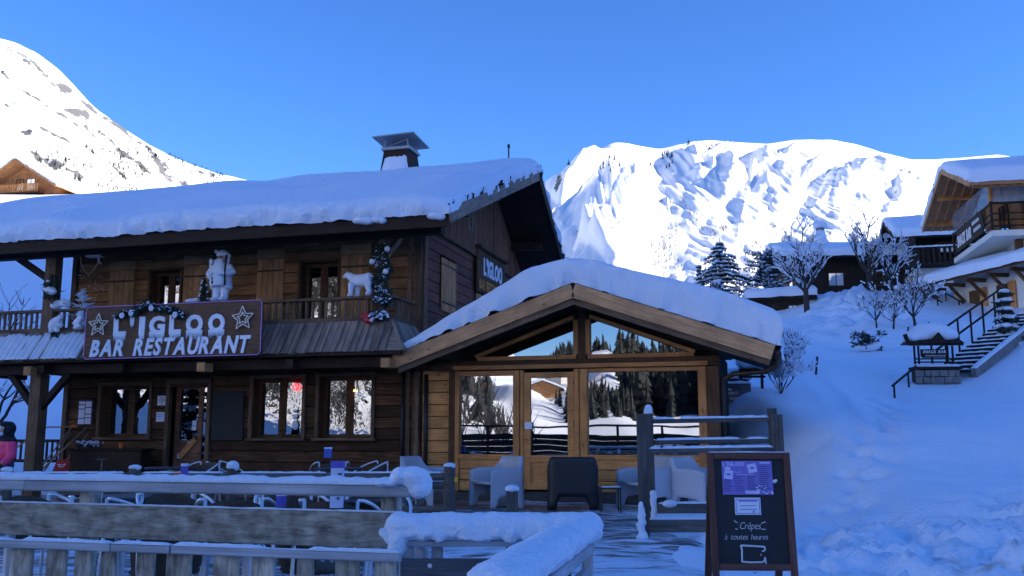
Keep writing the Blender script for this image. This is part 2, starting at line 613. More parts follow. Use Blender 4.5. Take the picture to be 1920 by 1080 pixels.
gt = nt.nodes.new('ShaderNodeTexCoord'); nt.links.new(gt.outputs['Object'], gn.inputs['Vector'])
gb = nt.nodes.new('ShaderNodeBump'); gb.inputs['Strength'].default_value = 0.10; gb.inputs['Distance'].default_value = 0.02
nt.links.new(gn.outputs['Fac'], gb.inputs['Height']); nt.links.new(gb.outputs['Normal'], b.inputs['Normal'])
M['glass_old'] = g


def mountain_mat(name, rock_amount=0.0, stretch=(1, 1, 1), scale=0.02):
    m, nt, b = new_mat(name)
    N = nt.nodes.new; K = nt.links.new
    tc = N('ShaderNodeTexCoord'); ge = N('ShaderNodeNewGeometry')
    mp = N('ShaderNodeMapping'); mp.inputs['Scale'].default_value = stretch
    K(tc.outputs['Object'], mp.inputs['Vector'])
    n1 = N('ShaderNodeTexNoise'); n1.inputs['Scale'].default_value = scale; n1.inputs['Detail'].default_value = 9; n1.inputs['Roughness'].default_value = 0.78
    K(mp.outputs[0], n1.inputs['Vector'])
    n3 = N('ShaderNodeTexNoise'); n3.inputs['Scale'].default_value = 0.0026; n3.inputs['Detail'].default_value = 3
    K(tc.outputs['Object'], n3.inputs['Vector'])
    sp = N('ShaderNodeSeparateXYZ'); K(ge.outputs['Normal'], sp.inputs[0])
    st = N('ShaderNodeMapRange'); st.inputs['From Min'].default_value = 0.92; st.inputs['From Max'].default_value = 0.55
    st.inputs['To Min'].default_value = -0.10; st.inputs['To Max'].default_value = 0.13
    K(sp.outputs['Z'], st.inputs['Value'])
    a1 = N('ShaderNodeMath'); a1.operation = 'ADD'; K(n1.outputs['Fac'], a1.inputs[0]); K(st.outputs[0], a1.inputs[1])
    a2 = N('ShaderNodeMath'); a2.operation = 'MULTIPLY_ADD'; a2.inputs[1].default_value = 0.42
    K(n3.outputs['Fac'], a2.inputs[0]); K(a1.outputs[0], a2.inputs[2])
    rp = N('ShaderNodeMapRange'); rp.inputs['From Min'].default_value = 0.90 - rock_amount; rp.inputs['From Max'].default_value = 0.95 - rock_amount
    K(a2.outputs[0], rp.inputs['Value'])
    at_ = N('ShaderNodeAttribute'); at_.attribute_name = 'rock'
    ra = N('ShaderNodeMath'); ra.operation = 'MULTIPLY_ADD'; ra.inputs[1].default_value = 0.30; K(at_.outputs['Fac'], ra.inputs[0]); K(a2.outputs[0], ra.inputs[2])
    K(ra.outputs[0], rp.inputs['Value'])
    mx = N('ShaderNodeMix'); mx.data_type = 'RGBA'
    mx.inputs['A'].default_value = (0.83, 0.835, 0.85, 1); mx.inputs['B'].default_value = (0.12, 0.118, 0.12, 1)
    K(rp.outputs[0], mx.inputs['Factor']); K(mx.outputs['Result'], b.inputs['Base Color'])
    b.inputs['Roughness'].default_value = 0.8; b.inputs['Specular IOR Level'].default_value = 0.1
    bp = N('ShaderNodeBump'); bp.inputs['Strength'].default_value = 0.25; bp.inputs['Distance'].default_value = 4.0
    K(n1.outputs['Fac'], bp.inputs['Height']); K(bp.outputs['Normal'], b.inputs['Normal'])
    return m


# ground: soft snow, with trodden, groomed and dirty places given by the ground's own position
def ground_mat():
    m, nt, b = new_mat('ground snow')
    N = nt.nodes.new; K = nt.links.new
    tc = N('ShaderNodeTexCoord')
    n1 = N('ShaderNodeTexNoise'); n1.inputs['Scale'].default_value = 1.4; n1.inputs['Detail'].default_value = 8; n1.inputs['Roughness'].default_value = 0.6
    n2 = N('ShaderNodeTexNoise'); n2.inputs['Scale'].default_value = 22; n2.inputs['Detail'].default_value = 4
    K(tc.outputs['Object'], n1.inputs['Vector']); K(tc.outputs['Object'], n2.inputs['Vector'])
    mx = N('ShaderNodeMix'); mx.data_type = 'RGBA'
    mx.inputs['A'].default_value = (0.74, 0.82, 0.94, 1); mx.inputs['B'].default_value = (0.81, 0.88, 0.975, 1)
    K(n1.outputs['Fac'], mx.inputs['Factor'])
    # brown, dirty patch where vehicles turn
    sx = N('ShaderNodeSeparateXYZ'); K(tc.outputs['Object'], sx.inputs[0])

    def gauss(cx, cy, rx, ry):
        vs = N('ShaderNodeVectorMath'); vs.operation = 'SUBTRACT'; vs.inputs[1].default_value = (cx, cy, 0)
        K(tc.outputs['Object'], vs.inputs[0])
        vm = N('ShaderNodeVectorMath'); vm.operation = 'MULTIPLY'; vm.inputs[1].default_value = (1 / rx, 1 / ry, 0)
        K(vs.outputs[0], vm.inputs[0])
        le = N('ShaderNodeVectorMath'); le.operation = 'LENGTH'; K(vm.outputs[0], le.inputs[0])
        mr = N('ShaderNodeMapRange'); mr.inputs['From Min'].default_value = 1.0; mr.inputs['From Max'].default_value = 0.2
        K(le.outputs['Value'], mr.inputs['Value'])
        return mr.outputs[0]
    gd = gauss(4.55, 8.6, 0.9, 0.9)
    n4 = N('ShaderNodeTexNoise'); n4.inputs['Scale'].default_value = 5; n4.inputs['Detail'].default_value = 5; K(tc.outputs['Object'], n4.inputs['Vector'])
    r4 = N('ShaderNodeMapRange'); r4.inputs['From Min'].default_value = 0.5; r4.inputs['From Max'].default_value = 0.7; K(n4.outputs['Fac'], r4.inputs['Value'])
    gm = N('ShaderNodeMath'); gm.operation = 'MULTIPLY'; K(gd, gm.inputs[0]); K(r4.outputs[0], gm.inputs[1])
    md = N('ShaderNodeMix'); md.data_type = 'RGBA'; md.inputs['B'].default_value = (0.30, 0.24, 0.18, 1)
    K(gm.outputs[0], md.inputs['Factor']); K(mx.outputs['Result'], md.inputs['A']); K(md.outputs['Result'], b.inputs['Base Color'])
    # corduroy left by the piste groomer
    wv = N('ShaderNodeTexWave'); wv.inputs['Scale'].default_value = 4.5; wv.inputs['Distortion'].default_value = 0.0; wv.bands_direction = 'X'
    mpw = N('ShaderNodeMapping'); mpw.inputs['Rotation'].default_value = (0, 0, R(-14)); K(tc.outputs['Object'], mpw.inputs['Vector']); K(mpw.outputs[0], wv.inputs['Vector'])
    gw = gauss(4.3, 12.6, 1.6, 1.7)
    wm = N('ShaderNodeMath'); wm.operation = 'MULTIPLY'; K(wv.outputs['Fac'], wm.inputs[0]); K(gw, wm.inputs[1])
    wm2 = N('ShaderNodeMath'); wm2.operation = 'MULTIPLY'; wm2.inputs[1].default_value = 0.06; K(wm.outputs[0], wm2.inputs[0])
    a1 = N('ShaderNodeMath'); a1.operation = 'MULTIPLY_ADD'; a1.inputs[1].default_value = 0.3; K(n2.outputs['Fac'], a1.inputs[0]); K(wm2.outputs[0], a1.inputs[2])
    a2 = N('ShaderNodeMath'); a2.operation = 'MULTIPLY_ADD'; a2.inputs[1].default_value = 0.8; K(n1.outputs['Fac'], a2.inputs[0]); K(a1.outputs[0], a2.inputs[2])
    bp = N('ShaderNodeBump'); bp.inputs['Strength'].default_value = 0.75; bp.inputs['Distance'].default_value = 0.08
    K(a2.outputs[0], bp.inputs['Height']); K(bp.outputs['Normal'], b.inputs['Normal'])
    b.inputs['Roughness'].default_value = 0.65; b.inputs['Specular IOR Level'].default_value = 0.2
    return m


def terrace_mat():
    m, nt, b = new_mat('icy terrace')
    N = nt.nodes.new; K = nt.links.new
    tc = N('ShaderNodeTexCoord')
    mp = N('ShaderNodeMapping'); mp.inputs['Scale'].default_value = (0.9, 3.2, 1); mp.inputs['Rotation'].default_value = (0, 0, R(15))
    K(tc.outputs['Object'], mp.inputs['Vector'])
    n1 = N('ShaderNodeTexNoise'); n1.inputs['Scale'].default_value = 2.2; n1.inputs['Detail'].default_value = 9; n1.inputs['Roughness'].default_value = 0.68
    K(mp.outputs[0], n1.inputs['Vector'])
    n0 = N('ShaderNodeTexNoise'); n0.inputs['Scale'].default_value = 0.35; n0.inputs['Detail'].default_value = 3; K(tc.outputs['Object'], n0.inputs['Vector'])
    # swept track towards the door
    sx = N('ShaderNodeSeparateXYZ'); K(tc.outputs['Object'], sx.inputs[0])
    yy = N('ShaderNodeMapRange'); yy.inputs['From Min'].default_value = 9.5; yy.inputs['From Max'].default_value = 13.5; yy.inputs['To Min'].default_value = 0.0; yy.inputs['To Max'].default_value = -0.11
    K(sx.outputs['Y'], yy.inputs['Value'])
    ad = N('ShaderNodeMath'); ad.operation = 'ADD'; K(n1.outputs['Fac'], ad.inputs[0]); K(yy.outputs[0], ad.inputs[1])
    xx = N('ShaderNodeMapRange'); xx.inputs['From Min'].default_value = -0.2; xx.inputs['From Max'].default_value = -1.6; xx.inputs['To Min'].default_value = 0.0; xx.inputs['To Max'].default_value = -0.12
    K(sx.outputs['X'], xx.inputs['Value'])
    ad2 = N('ShaderNodeMath'); ad2.operation = 'ADD'; K(ad.outputs[0], ad2.inputs[0]); K(xx.outputs[0], ad2.inputs[1])
    a2 = N('ShaderNodeMath'); a2.operation = 'MULTIPLY_ADD'; a2.inputs[1].default_value = 0.5; K(n0.outputs['Fac'], a2.inputs[0]); K(ad2.outputs[0], a2.inputs[2])
    mr = N('ShaderNodeMapRange'); mr.inputs['From Min'].default_value = 0.60; mr.inputs['From Max'].default_value = 0.74; K(a2.outputs[0], mr.inputs['Value'])
    mx = N('ShaderNodeMix'); mx.data_type = 'RGBA'; mx.inputs['A'].default_value = (0.075, 0.062, 0.055, 1); mx.inputs['B'].default_value = (0.72, 0.78, 0.88, 1)
    K(mr.outputs[0], mx.inputs['Factor']); K(mx.outputs['Result'], b.inputs['Base Color'])
    bp = N('ShaderNodeBump'); bp.inputs['Strength'].default_value = 0.6; bp.inputs['Distance'].default_value = 0.03
    K(a2.outputs[0], bp.inputs['Height']); K(bp.outputs['Normal'], b.inputs['Normal'])
    ro = N('ShaderNodeMapRange'); ro.inputs['To Min'].default_value = 0.35; ro.inputs['To Max'].default_value = 0.6; K(mr.outputs[0], ro.inputs['Value'])
    K(ro.outputs[0], b.inputs['Roughness'])
    return m


M['ground'] = ground_mat()
M['terrace'] = terrace_mat()
M['mountain'] = mountain_mat('mountain snow', rock_amount=-0.07, stretch=(1, 1, 2.0), scale=0.018)
M['mountain_rocky'] = mountain_mat('rocky mountain snow', rock_amount=0.10, stretch=(1.0, 0.6, 2.2), scale=0.09)

# ------------------------------------------------------------------ ground
def softplus(x, k=1.5):
    return np.log1p(np.exp(np.clip(x / k, -40, 40))) * k


def ground_z(x, y):
    x = np.asarray(x, float); y = np.asarray(y, float)
    near = 0.15 * sstep(4, 12, y)
    yr = np.where(y < 47, y, 47 - 0.06 * (np.minimum(y, 110) - 47))
    xr = np.minimum(x, 60)
    ra_ = 3.45 - 0.45 * sstep(16.5, 19.5, y) + 0.02 * np.maximum(0, y - 20)
    right = sstep(ra_, ra_ + 2.3, x)
    zr = 0.2 * softplus(yr - 10.5) + 0.155 * softplus(xr - 13, 2.5) + 1.0 * np.exp(-((x - 15.6) / 2.8) ** 2 - ((y - 25.6) / 3.2) ** 2) - 0.55 * np.exp(-((x - 19.8) / 2.2) ** 2 - ((y - 38.5) / 4.5) ** 2) - 0.35 * np.exp(-((x - 12.6) / 2.0) ** 2 - ((y - 44.5) / 3.5) ** 2)
    bank = 0.25 * np.exp(-((x - (13.8 + 0.18 * (y - 40))) / 2.2) ** 2) * sstep(36, 43, y) * (1 - sstep(50, 58, y))
    yl = np.where(y < 110, y, 110 + 0.1 * (y - 110)); yl = np.minimum(yl, 160)
    zl = 0.38 * softplus(yl - 31 - 3 * sstep(-8, 0, x), 2.0) * (1 - 0.75 * sstep(-2, 25, x))
    return near + right * (zr + bank) + (1 - right) * zl


def axis(segs):
    out = [segs[0][0]]
    for a, b, d in segs:
        n = max(1, int(round((b - a) / d)))
        out += list(a + (b - a) * (np.arange(1, n + 1) / n))
    return np.array(out)


gx = axis([(-6000, -600, 900), (-600, -100, 60), (-100, -20, 4), (-20, 0, 0.6), (0, 1.6, 0.2), (1.6, 8, 0.075), (8, 21, 0.2), (21, 30, 0.4), (30, 100, 3), (100, 600, 60), (600, 6000, 900)])
gy = axis([(-6000, -600, 900), (-600, -60, 40), (-60, 0, 4), (0, 5, 0.5), (5, 16, 0.085), (16, 32, 0.2), (32, 56, 0.22), (56, 62, 0.6), (62, 160, 4), (160, 600, 40), (600, 6000, 900)])
GX, GY = np.meshgrid(gx, gy, indexing='ij')
GZ = ground_z(GX, GY)
amp = np.exp(-np.maximum(0, np.abs(GX - 8) - 40) / 30) * np.exp(-np.maximum(0, np.abs(GY - 20) - 60) / 30)
GZ += amp * sstep(2.5, 7, GX) * (0.35 * fbm(GX * 0.18, GY * 0.18, 3, 3) + 0.05 * fbm(GX * 0.9, GY * 0.9, 3, 9))
# trodden lumps beside the sign board
tr = sstep(1.9, 2.6, GX) * (1 - sstep(6.0, 8.5, GX)) * (1 - sstep(11.2 + 0.9 * vnoise(GX * 1.3, GY * 0, 77), 13.0, GY)) * sstep(4.6, 5.6, GY)
lump = fbm(GX * 2.1, GY * 2.1, 5, 21)
pits = np.maximum(0, vnoise(GX * 3.1, GY * 3.1, 55) - 0.12)
GZ += tr * (0.30 * lump + 0.09 * fbm(GX * 6, GY * 6, 3, 31) - 0.55 * pits)
# ploughed rubble on the bank above
rub = np.exp(-((GX - (14.9 + 0.3 * (GY - 40))) / 2.6) ** 2) * sstep(30, 36, GY) * (1 - sstep(50, 56, GY))
GZ += rub * (0.75 * np.abs(fbm(GX * 1.1, GY * 1.1, 4, 41)) + 0.25 * fbm(GX * 2.7, GY * 2.7, 3, 43))
# old ski and sledge tracks wandering down the slope
for x_a, y_a, x_b, y_b, wv_, dep in ((3.9, 12.0, 9.5, 30, 0.5, 0.03), (4.5, 12.0, 10.1, 30, 0.5, 0.03), (6.2, 9.0, 13.0, 24, -0.4, 0.04), (6.5, 9.0, 13.3, 24, -0.4, 0.04), (5.0, 16.5, 16, 19.5, 0.6, 0.05), (7.6, 20.5, 8.6, 38, 0.7, 0.04)):
    tt = np.clip(((GX - x_a) * (x_b - x_a) + (GY - y_a) * (y_b - y_a)) / ((x_b - x_a) ** 2 + (y_b - y_a) ** 2), 0, 1)
    cx_t = x_a + (x_b - x_a) * tt + wv_ * np.sin(tt * 5.0); cy_t = y_a + (y_b - y_a) * tt
    dd_t = np.hypot(GX - cx_t, GY - cy_t)
    GZ -= dep * np.exp(-(dd_t / 0.16) ** 2) * (tt > 0.001) * (tt < 0.999) - 0.4 * dep * np.exp(-((dd_t - 0.34) / 0.12) ** 2) * (tt > 0.001) * (tt < 0.999)
# footprints between the trodden patch and the kiosk
fr_ = random.Random(31)
for k in range(90):
    f = k / 89; xx = 3.4 + 5.6 * f + fr_.uniform(-.35, .35); yy = 11.0 + 11.0 * f + fr_.uniform(-.3, .3)
    GZ -= 0.09 * np.exp(-((GX - xx) / 0.11) ** 2 - ((GY - yy) / 0.17) ** 2)
# melt hollow below the handrail
GZ -= 0.35 * np.exp(-((GX - 8.7) / 0.7) ** 2 - ((GY - 22.3) / 1.0) ** 2)
# room for the terrace sheet and the restaurant
GZ -= 0.10 * (1 - sstep(1.2, 1.9, GX)) * sstep(-14, -12, GX) * sstep(1, 2, GY) * (1 - sstep(30, 31, GY))
mb = MB(); mb.grid(np.stack([GX, GY, GZ], -1))
ground = structure(add('ground', mb, M['ground'], smooth=True, norm=False))


def gz(x, y):
    i = int(np.clip(np.searchsorted(gx, x) - 1, 0, len(gx) - 2)); j = int(np.clip(np.searchsorted(gy, y) - 1, 0, len(gy) - 2))
    fx = (x - gx[i]) / (gx[i + 1] - gx[i]); fy = (y - gy[j]) / (gy[j + 1] - gy[j])
    return float((GZ[i, j] * (1 - fx) + GZ[i + 1, j] * fx) * (1 - fy) + (GZ[i, j + 1] * (1 - fx) + GZ[i + 1, j + 1] * fx) * fy)


tx = axis([(-13, -4, 0.4), (-4, 3.2, 0.07)]); ty = axis([(1.2, 5, 0.4), (5, 20.5, 0.09)])
TX, TY = np.meshgrid(tx, ty, indexing='ij')
TZ = 0.15 * sstep(4, 12, TY) + 0.02 + 0.06 * fbm(TX * 0.9, TY * 1.6, 4, 61) * sstep(-4, -1, TX) - 0.22 * sstep(1.7 + 0.9 * fbm(TX * 0, TY * 0.7, 3, 5), 2.9, TX)
mb = MB(); mb.grid(np.stack([TX, TY, TZ], -1))
structure(add('terrace', mb, M['terrace'], smooth=True, norm=False))


def tz(x, y):
    return 0.15 * float(sstep(4, 12, np.float64(y))) + 0.02


# ------------------------------------------------------------------ mountains
def proj_arr(P):
    d = P - np.array([0, 0, CAM_Z])
    zc = d[..., 1] * FW.y + d[..., 2] * FW.z
    return 960 + F_PX * d[..., 0] / zc, 540 - F_PX * (d[..., 1] * UP.y + d[..., 2] * UP.z) / zc


def seg_dist(px, py, poly):
    """distance to a polyline and the side (positive to its right), with the parameter along it"""
    best = np.full(px.shape, 1e9); side = np.zeros(px.shape); par = np.zeros(px.shape)
    n = len(poly) - 1
    for k in range(n):
        ax, ay = poly[k]; bx, by = poly[k + 1]
        dx, dy = bx - ax, by - ay
        t = np.clip(((px - ax) * dx + (py - ay) * dy) / (dx * dx + dy * dy), 0, 1)
        qx, qy = px - ax - t * dx, py - ay - t * dy
        d = np.hypot(qx, qy)
        m = d < best
        best = np.where(m, d, best)
        side = np.where(m, np.sign(dx * qy - dy * qx), side)
        par = np.where(m, (k + t) / n, par)
    return best, side, par


FACE = {}


def mountain(name, sil, Yr, Yb, zb, nu, nv, gpow, mat, scarps, gully, seed, back=900, rocks=()):
    sx = np.array([p[0] for p in sil], float); sy = np.array([p[1] for p in sil], float)
    u = np.linspace(sx[0], sx[-1], nu)
    ry = np.interp(u, sx, sy)
    k = np.ones(7) / 7
    ry = np.convolve(np.pad(ry, 3, mode='edge'), k, 'valid')
    ry = ry + 0.7 * fbm(u * 0.06, u * 0, 4, seed)
    t = np.linspace(0, 1, nv)
    P = np.zeros((nu, nv + 6, 3))
    for i in range(nu):
        r = at(u[i], ry[i], Yr)
        xb = (u[i] - 960) / F_PX * Yb
        P[i, :nv, 0] = xb + (r.x - xb) * t
        P[i, :nv, 1] = Yb + (Yr - Yb) * t
        P[i, :nv, 2] = zb + (r.z - zb) * (0.25 * t + 0.75 * t ** gpow)
        for q in range(6):
            f = (q + 1) / 6
            P[i, nv + q] = (r.x * (1 + 0.3 * f), Yr + back * f, r.z - (r.z - 0) * f ** 1.3)
    F = P[:, :nv]
    px, py = proj_arr(F)
    edge = 1 - sstep(0.86, 0.97, np.broadcast_to(t, (nu, nv)))
    dz = np.zeros((nu, nv))
    for poly, A, w1, w2 in scarps:
        d, s, par = seg_dist(px, py, poly)
        sd = d * s
        tap = np.sin(np.pi * np.clip(par, 0.02, 0.98)) ** 0.6
        ragged = 1 + 0.35 * fbm(px * 0.03, py * 0.03, 2, seed + 5)
        sd = sd + 5.0 * fbm(px * 0.035, py * 0.035, 2, seed + 9)
        rise = np.clip(sd / (0.75 * w1) + 1, 0, 1) * np.exp(-np.maximum(0, sd) / (2.6 * w2))
        dz += 0.78 * A * tap * ragged * rise * edge * np.exp(-(np.minimum(0, sd + w1) / 3) ** 2)
    for A, kx, slant, sd_ in gully:
        q = (px + slant * (py - 300)) * kx
        w = fbm(px * 0.006, py * 0.006, 3, seed + sd_)
        saw = (q + 2.2 * w + 0.8 * vnoise(px * 0.02, py * 0.02, sd_)) % 1.0
        prof = np.where(saw < 0.22, saw / 0.22, 1 - (saw - 0.22) / 0.78)
        dz += A * (prof - 0.5) * sstep(-0.25, 0.45, fbm(px * 0.008, py * 0.012, 3, seed + 40 + sd_) + 0.1) * edge
    dz += (6.0 * fbm(px * 0.012, py * 0.012, 3, seed + 70) + 0.5 * fbm(px * 0.045, py * 0.045, 3, seed + 71)) * edge
    sl = np.interp(px, [0, 400, 1030, 1150, 1290, 1500, 1800], [0.9, 0.9, -0.5, 0.1, 0.9, 1.35, 1.6])
    sl0 = sl * (py - 300)
    qd = px - sl0
    dz += edge * (1.4 * np.abs(fbm(qd * 0.035, py * 0.006, 3, seed + 81)) * sstep(-0.1, 0.25, fbm(px * 0.01, py * 0.01, 2, seed + 83)) + 2.6 * fbm(qd * 0.085, py * 0.010, 4, seed + 82))
    F[..., 2] += dz
    P[:, :nv] = F
    mb = MB(); mb.grid(P)
    FACE[seed] = (F, px, py)
    ob = structure(add(name, mb, mat, smooth=True, norm=False))
    rk = np.zeros((nu, nv))
    for poly, w_ in rocks:
        d, s, par = seg_dist(px, py, poly)
        d = d + 0.9 * w_ * fbm(px * 0.06, py * 0.06, 3, seed + 61)
        rk = np.maximum(rk, np.clip(1 - d / w_, 0, 1) ** 0.7)
    full = np.zeros((nu, nv + 6)); full[:, :nv] = rk
    at_ = ob.data.attributes.new('rock', 'FLOAT', 'POINT'); at_.data.foreach_set('value', full.reshape(-1).astype(np.float32))
    return ob


left_sil = [(-420, 10), (-200, 30), (-80, 50), (0, 72), (30, 80), (70, 100), (110, 130), (150, 172), (165, 190), (185, 208), (215, 228), (245, 250), (280, 272), (330, 297), (370, 312), (405, 325), (440, 332), (520, 352), (640, 400), (800, 470)]
left_sc = [
    ([(185, 215), (215, 235), (245, 262), (290, 305), (330, 345)], 16, 13, 26),
    ([(30, 168), (60, 195), (100, 215), (140, 240)], 10, 6, 40),
    ([(0, 100), (40, 120), (80, 150), (120, 172)], 10, 6, 30),
    ([(75, 245), (130, 280), (190, 320), (230, 345)], 8, 5, 40),
]
mountain('mountain', left_sil, 1400, 300, 40, 420, 220, 1.25, M['mountain_rocky'], left_sc, [(3.0, 0.016, -0.55, 3), (1.5, 0.045, -0.5, 8)], 101, rocks=[
    ([(195, 222), (215, 236), (245, 262), (275, 292), (315, 335), (345, 345)], 15), ([(28, 172), (58, 194), (100, 214), (145, 240)], 4), ([(0, 82), (30, 95), (70, 122), (100, 158), (130, 172)], 11),
    ([(120, 205), (160, 225)], 8), ([(150, 190), (190, 218)], 6), ([(75, 246), (130, 282), (190, 318), (235, 350)], 4), ([(160, 240), (180, 265)], 5), ([(40, 255), (60, 262)], 4), ([(0, 130), (20, 160)], 4),
    ([(60, 290), (120, 330), (150, 355)], 7), ([(185, 255), (230, 300), (280, 335)], 5), ([(10, 200), (50, 240)], 3), ([(230, 300), (270, 330)], 6), ([(330, 318), (400, 328)], 5)])

right_sil = [(860, 470), (960, 395), (1028, 335), (1060, 316), (1110, 287), (1150, 267), (1175, 268), (1200, 274), (1235, 280), (1270, 272), (1300, 265), (1330, 263), (1400, 268), (1440, 270), (1490, 262), (1560, 262), (1610, 272), (1660, 288), (1710, 299), (1750, 299), (1800, 296), (1870, 290), (1950, 300), (2060, 330), (2200, 400)]
right_sc = [
    ([(1152, 272), (1120, 300), (1095, 330), (1065, 365), (1045, 395)], 42, 16, 30),
    ([(1190, 310), (1196, 335), (1194, 360)], 14, 6, 14),
    ([(1340, 268), (1362, 280), (1368, 300)], 22, 12, 16),
    ([(1322, 275), (1304, 300), (1312, 325)], 20, 10, 14),
    ([(1335, 318), (1342, 342)], 18, 10, 12),
    ([(1375, 300), (1368, 325), (1382, 345), (1400, 372)], 34, 16, 18),
    ([(1405, 335), (1415, 350), (1408, 375)], 18, 10, 12),
    ([(1440, 360), (1446, 385)], 10, 8, 12),
    ([(1418, 285), (1432, 310), (1450, 335), (1480, 355), (1520, 385)], 36, 15, 24),
    ([(1460, 300), (1470, 318)], 14, 7, 12),
    ([(1482, 275), (1500, 290)], 16, 8, 12),
    ([(1530, 305), (1550, 320)], 14, 7, 14),
    ([(1560, 330), (1585, 345), (1610, 385)], 18, 9, 20),
    ([(1595, 315), (1630, 335), (1680, 355), (1720, 385), (1750, 400)], 42, 20, 26),
    ([(1710, 345), (1735, 362)], 12, 8, 16),
    ([(1720, 330), (1755, 345)], 10, 6, 16),
    ([(1085, 475), (1110, 430)], 26, 14, 20),
    ([(1105, 480), (1130, 455)], 16, 10, 16),
    ([(1125, 345), (1132, 385)], 10, 6, 12),
    ([(1215, 330), (1222, 352)], 9, 6, 10),
    ([(1250, 370), (1255, 390)], 8, 5, 10),
]
mountain('mountain', right_sil, 1500, 170, 12, 620, 260, 1.35, M['mountain'], right_sc, [], 201, rocks=[
    ([(1028, 345), (1050, 350), (1045, 375)], 8), ([(1645, 318), (1690, 345), (1710, 355)], 5), ([(1275, 385), (1300, 388)], 3), ([(1320, 268), (1345, 268)], 3), ([(1365, 385), (1420, 412), (1470, 425)], 2), ([(1070, 320), (1100, 300)], 3), ([(1500, 345), (1540, 370)], 2), ([(1660, 320), (1680, 328)], 3)])

# the flank that keeps the village in shade: it rises beside the houses, towards the low sun
SA = Vector((math.sin(SUN_AZ), math.cos(SUN_AZ), 0)); SB = Vector((-SA.y, SA.x, 0))
aa = np.concatenate([np.linspace(42, 300, 60), np.linspace(312, 700, 20)]); bb = np.linspace(-260, 160, 90)
A2, B2 = np.meshgrid(aa, bb, indexing='ij')
w = sstep(-90, -38, B2) * (1 - sstep(72, 150, B2))
prof = np.where(A2 < 270, sstep(30, 275, A2) ** 0.9, 1 - 0.9 * sstep(280, 720, A2))
H2 = (152 + 16 * fbm(B2 * 0.02, A2 * 0.01, 3, 7)) * prof * (0.05 + 0.95 * w) + 4
PX = SA.x * A2 + SB.x * B2; PY = SA.y * A2 + SB.y * B2
mb = MB(); mb.grid(np.stack([PX, PY, H2 - 3], -1))
structure(add('hillside', mb, M['mountain'], smooth=True, norm=False))

# the far side of the valley, behind the camera; the windows mirror it
az = np.linspace(R(150), R(268), 150); rr_ = np.concatenate([np.linspace(45, 260, 60), np.linspace(270, 900, 70), np.linspace(950, 1500, 6)])
AZ, RR = np.meshgrid(az, rr_, indexing='ij')
azd = np.degrees(AZ)
el = np.interp(azd, [150, 188, 200, 207, 211, 214, 219, 226, 240, 268], [16.0, 12.0, 4.2, 5.6, 4.6, 5.9, 9.0, 16, 24, 22])  # unseen flanks raised beyond the mirrored part to bounce sunlight onto the facade
el = el + 0.5 * fbm(azd * 0.25, azd * 0, 3, 88)
prof = np.where(RR < 800, np.clip((RR - 55) / 745, 0, 1) ** 1.15, 1 - 0.8 * (RR - 800) / 700)
HZ = 800 * np.tan(np.radians(el)) * prof + 14 * fbm(RR * 0.012, AZ * 14, 4, 66) * sstep(80, 300, RR)
OX = np.sin(AZ) * RR; OY = np.cos(AZ) * RR
mb = MB(); mb.grid(np.stack([OX, OY, HZ - 0.3], -1))
structure(add('valley_slope', mb, M['mountain'], smooth=True, norm=False))


def slope_z(a_deg, r):
    i = int(np.clip((math.radians(a_deg) - az[0]) / (az[1] - az[0]), 0, len(az) - 2)); j = int(np.clip(np.searchsorted(rr_, r) - 1, 0, len(rr_) - 2))
    return float(HZ[i, j]) - 0.3

# ------------------------------------------------------------------ snow pillows
def snow_pillow(name, parent, x0, x1, y0, y1, base, H, rad=0.16, dx=0.12, dy=0.12, lump=0.05, seed=0, mat=None, K=6, soft=0.06, curl=0.5, label=None):
    """a thick lying layer of snow over base(x, y), H(x, y) deep, with rolled and lumpy rims"""
    def ax(a, b, d):
        n = max(3, int((b - a) / d))
        inner = a + (b - a) * np.arange(n + 1) / n
        return np.concatenate([[a] * K, inner, [b] * K]), np.concatenate([np.arange(K), [K] * (n + 1), np.arange(K - 1, -1, -1)]), np.concatenate([[-1] * K, [0] * (n + 1), [1] * K])
    xs, kx, sx = ax(x0 + rad, x1 - rad, dx)
    ys, ky, sy = ax(y0 + rad, y1 - rad, dy)
    P = np.zeros((len(xs), len(ys), 3))
    for i in range(len(xs)):
        tu = -curl + (math.pi / 2 + curl) * kx[i] / K
        for j in range(len(ys)):
            tv = -curl + (math.pi / 2 + curl) * ky[j] / K
            x = xs[i] + sx[i] * rad * math.cos(tu)
            y = ys[j] + sy[j] * rad * math.cos(tv)
            rim = min(kx[i], ky[j]) / K
            h = H(x, y)
            s = min(math.sin(tu), math.sin(tv))
            r = min(rad, h * 0.6)
            z = h - r + r * s if s > 0 else (h - r) * (1 + s / math.sin(curl) * 0.98) if curl > 0 else h - r
            n1 = mnoise.noise(Vector((x * 3.3, y * 3.3, z * 3.3 + seed)))
            n2 = mnoise.noise(Vector((x * 9.0, y * 9.0, z * 9.0 + seed + 7)))
            n0 = mnoise.noise(Vector((x * 0.6, y * 0.6, seed * 1.7)))
            a = lump * (1 - rim) * (0.8 * n1 + 0.7 * n2)
            x += sx[i] * a * 1.2; y += sy[j] * a * 1.2
            z += a * 0.6 + soft * n0 * (0.3 + rim)
            P[i, j] = (x, y, z + base(x, y))
    mb = MB(); mb.grid(P)
    return add(name, mb, mat or M['snow'], parent, smooth=True, label=label)


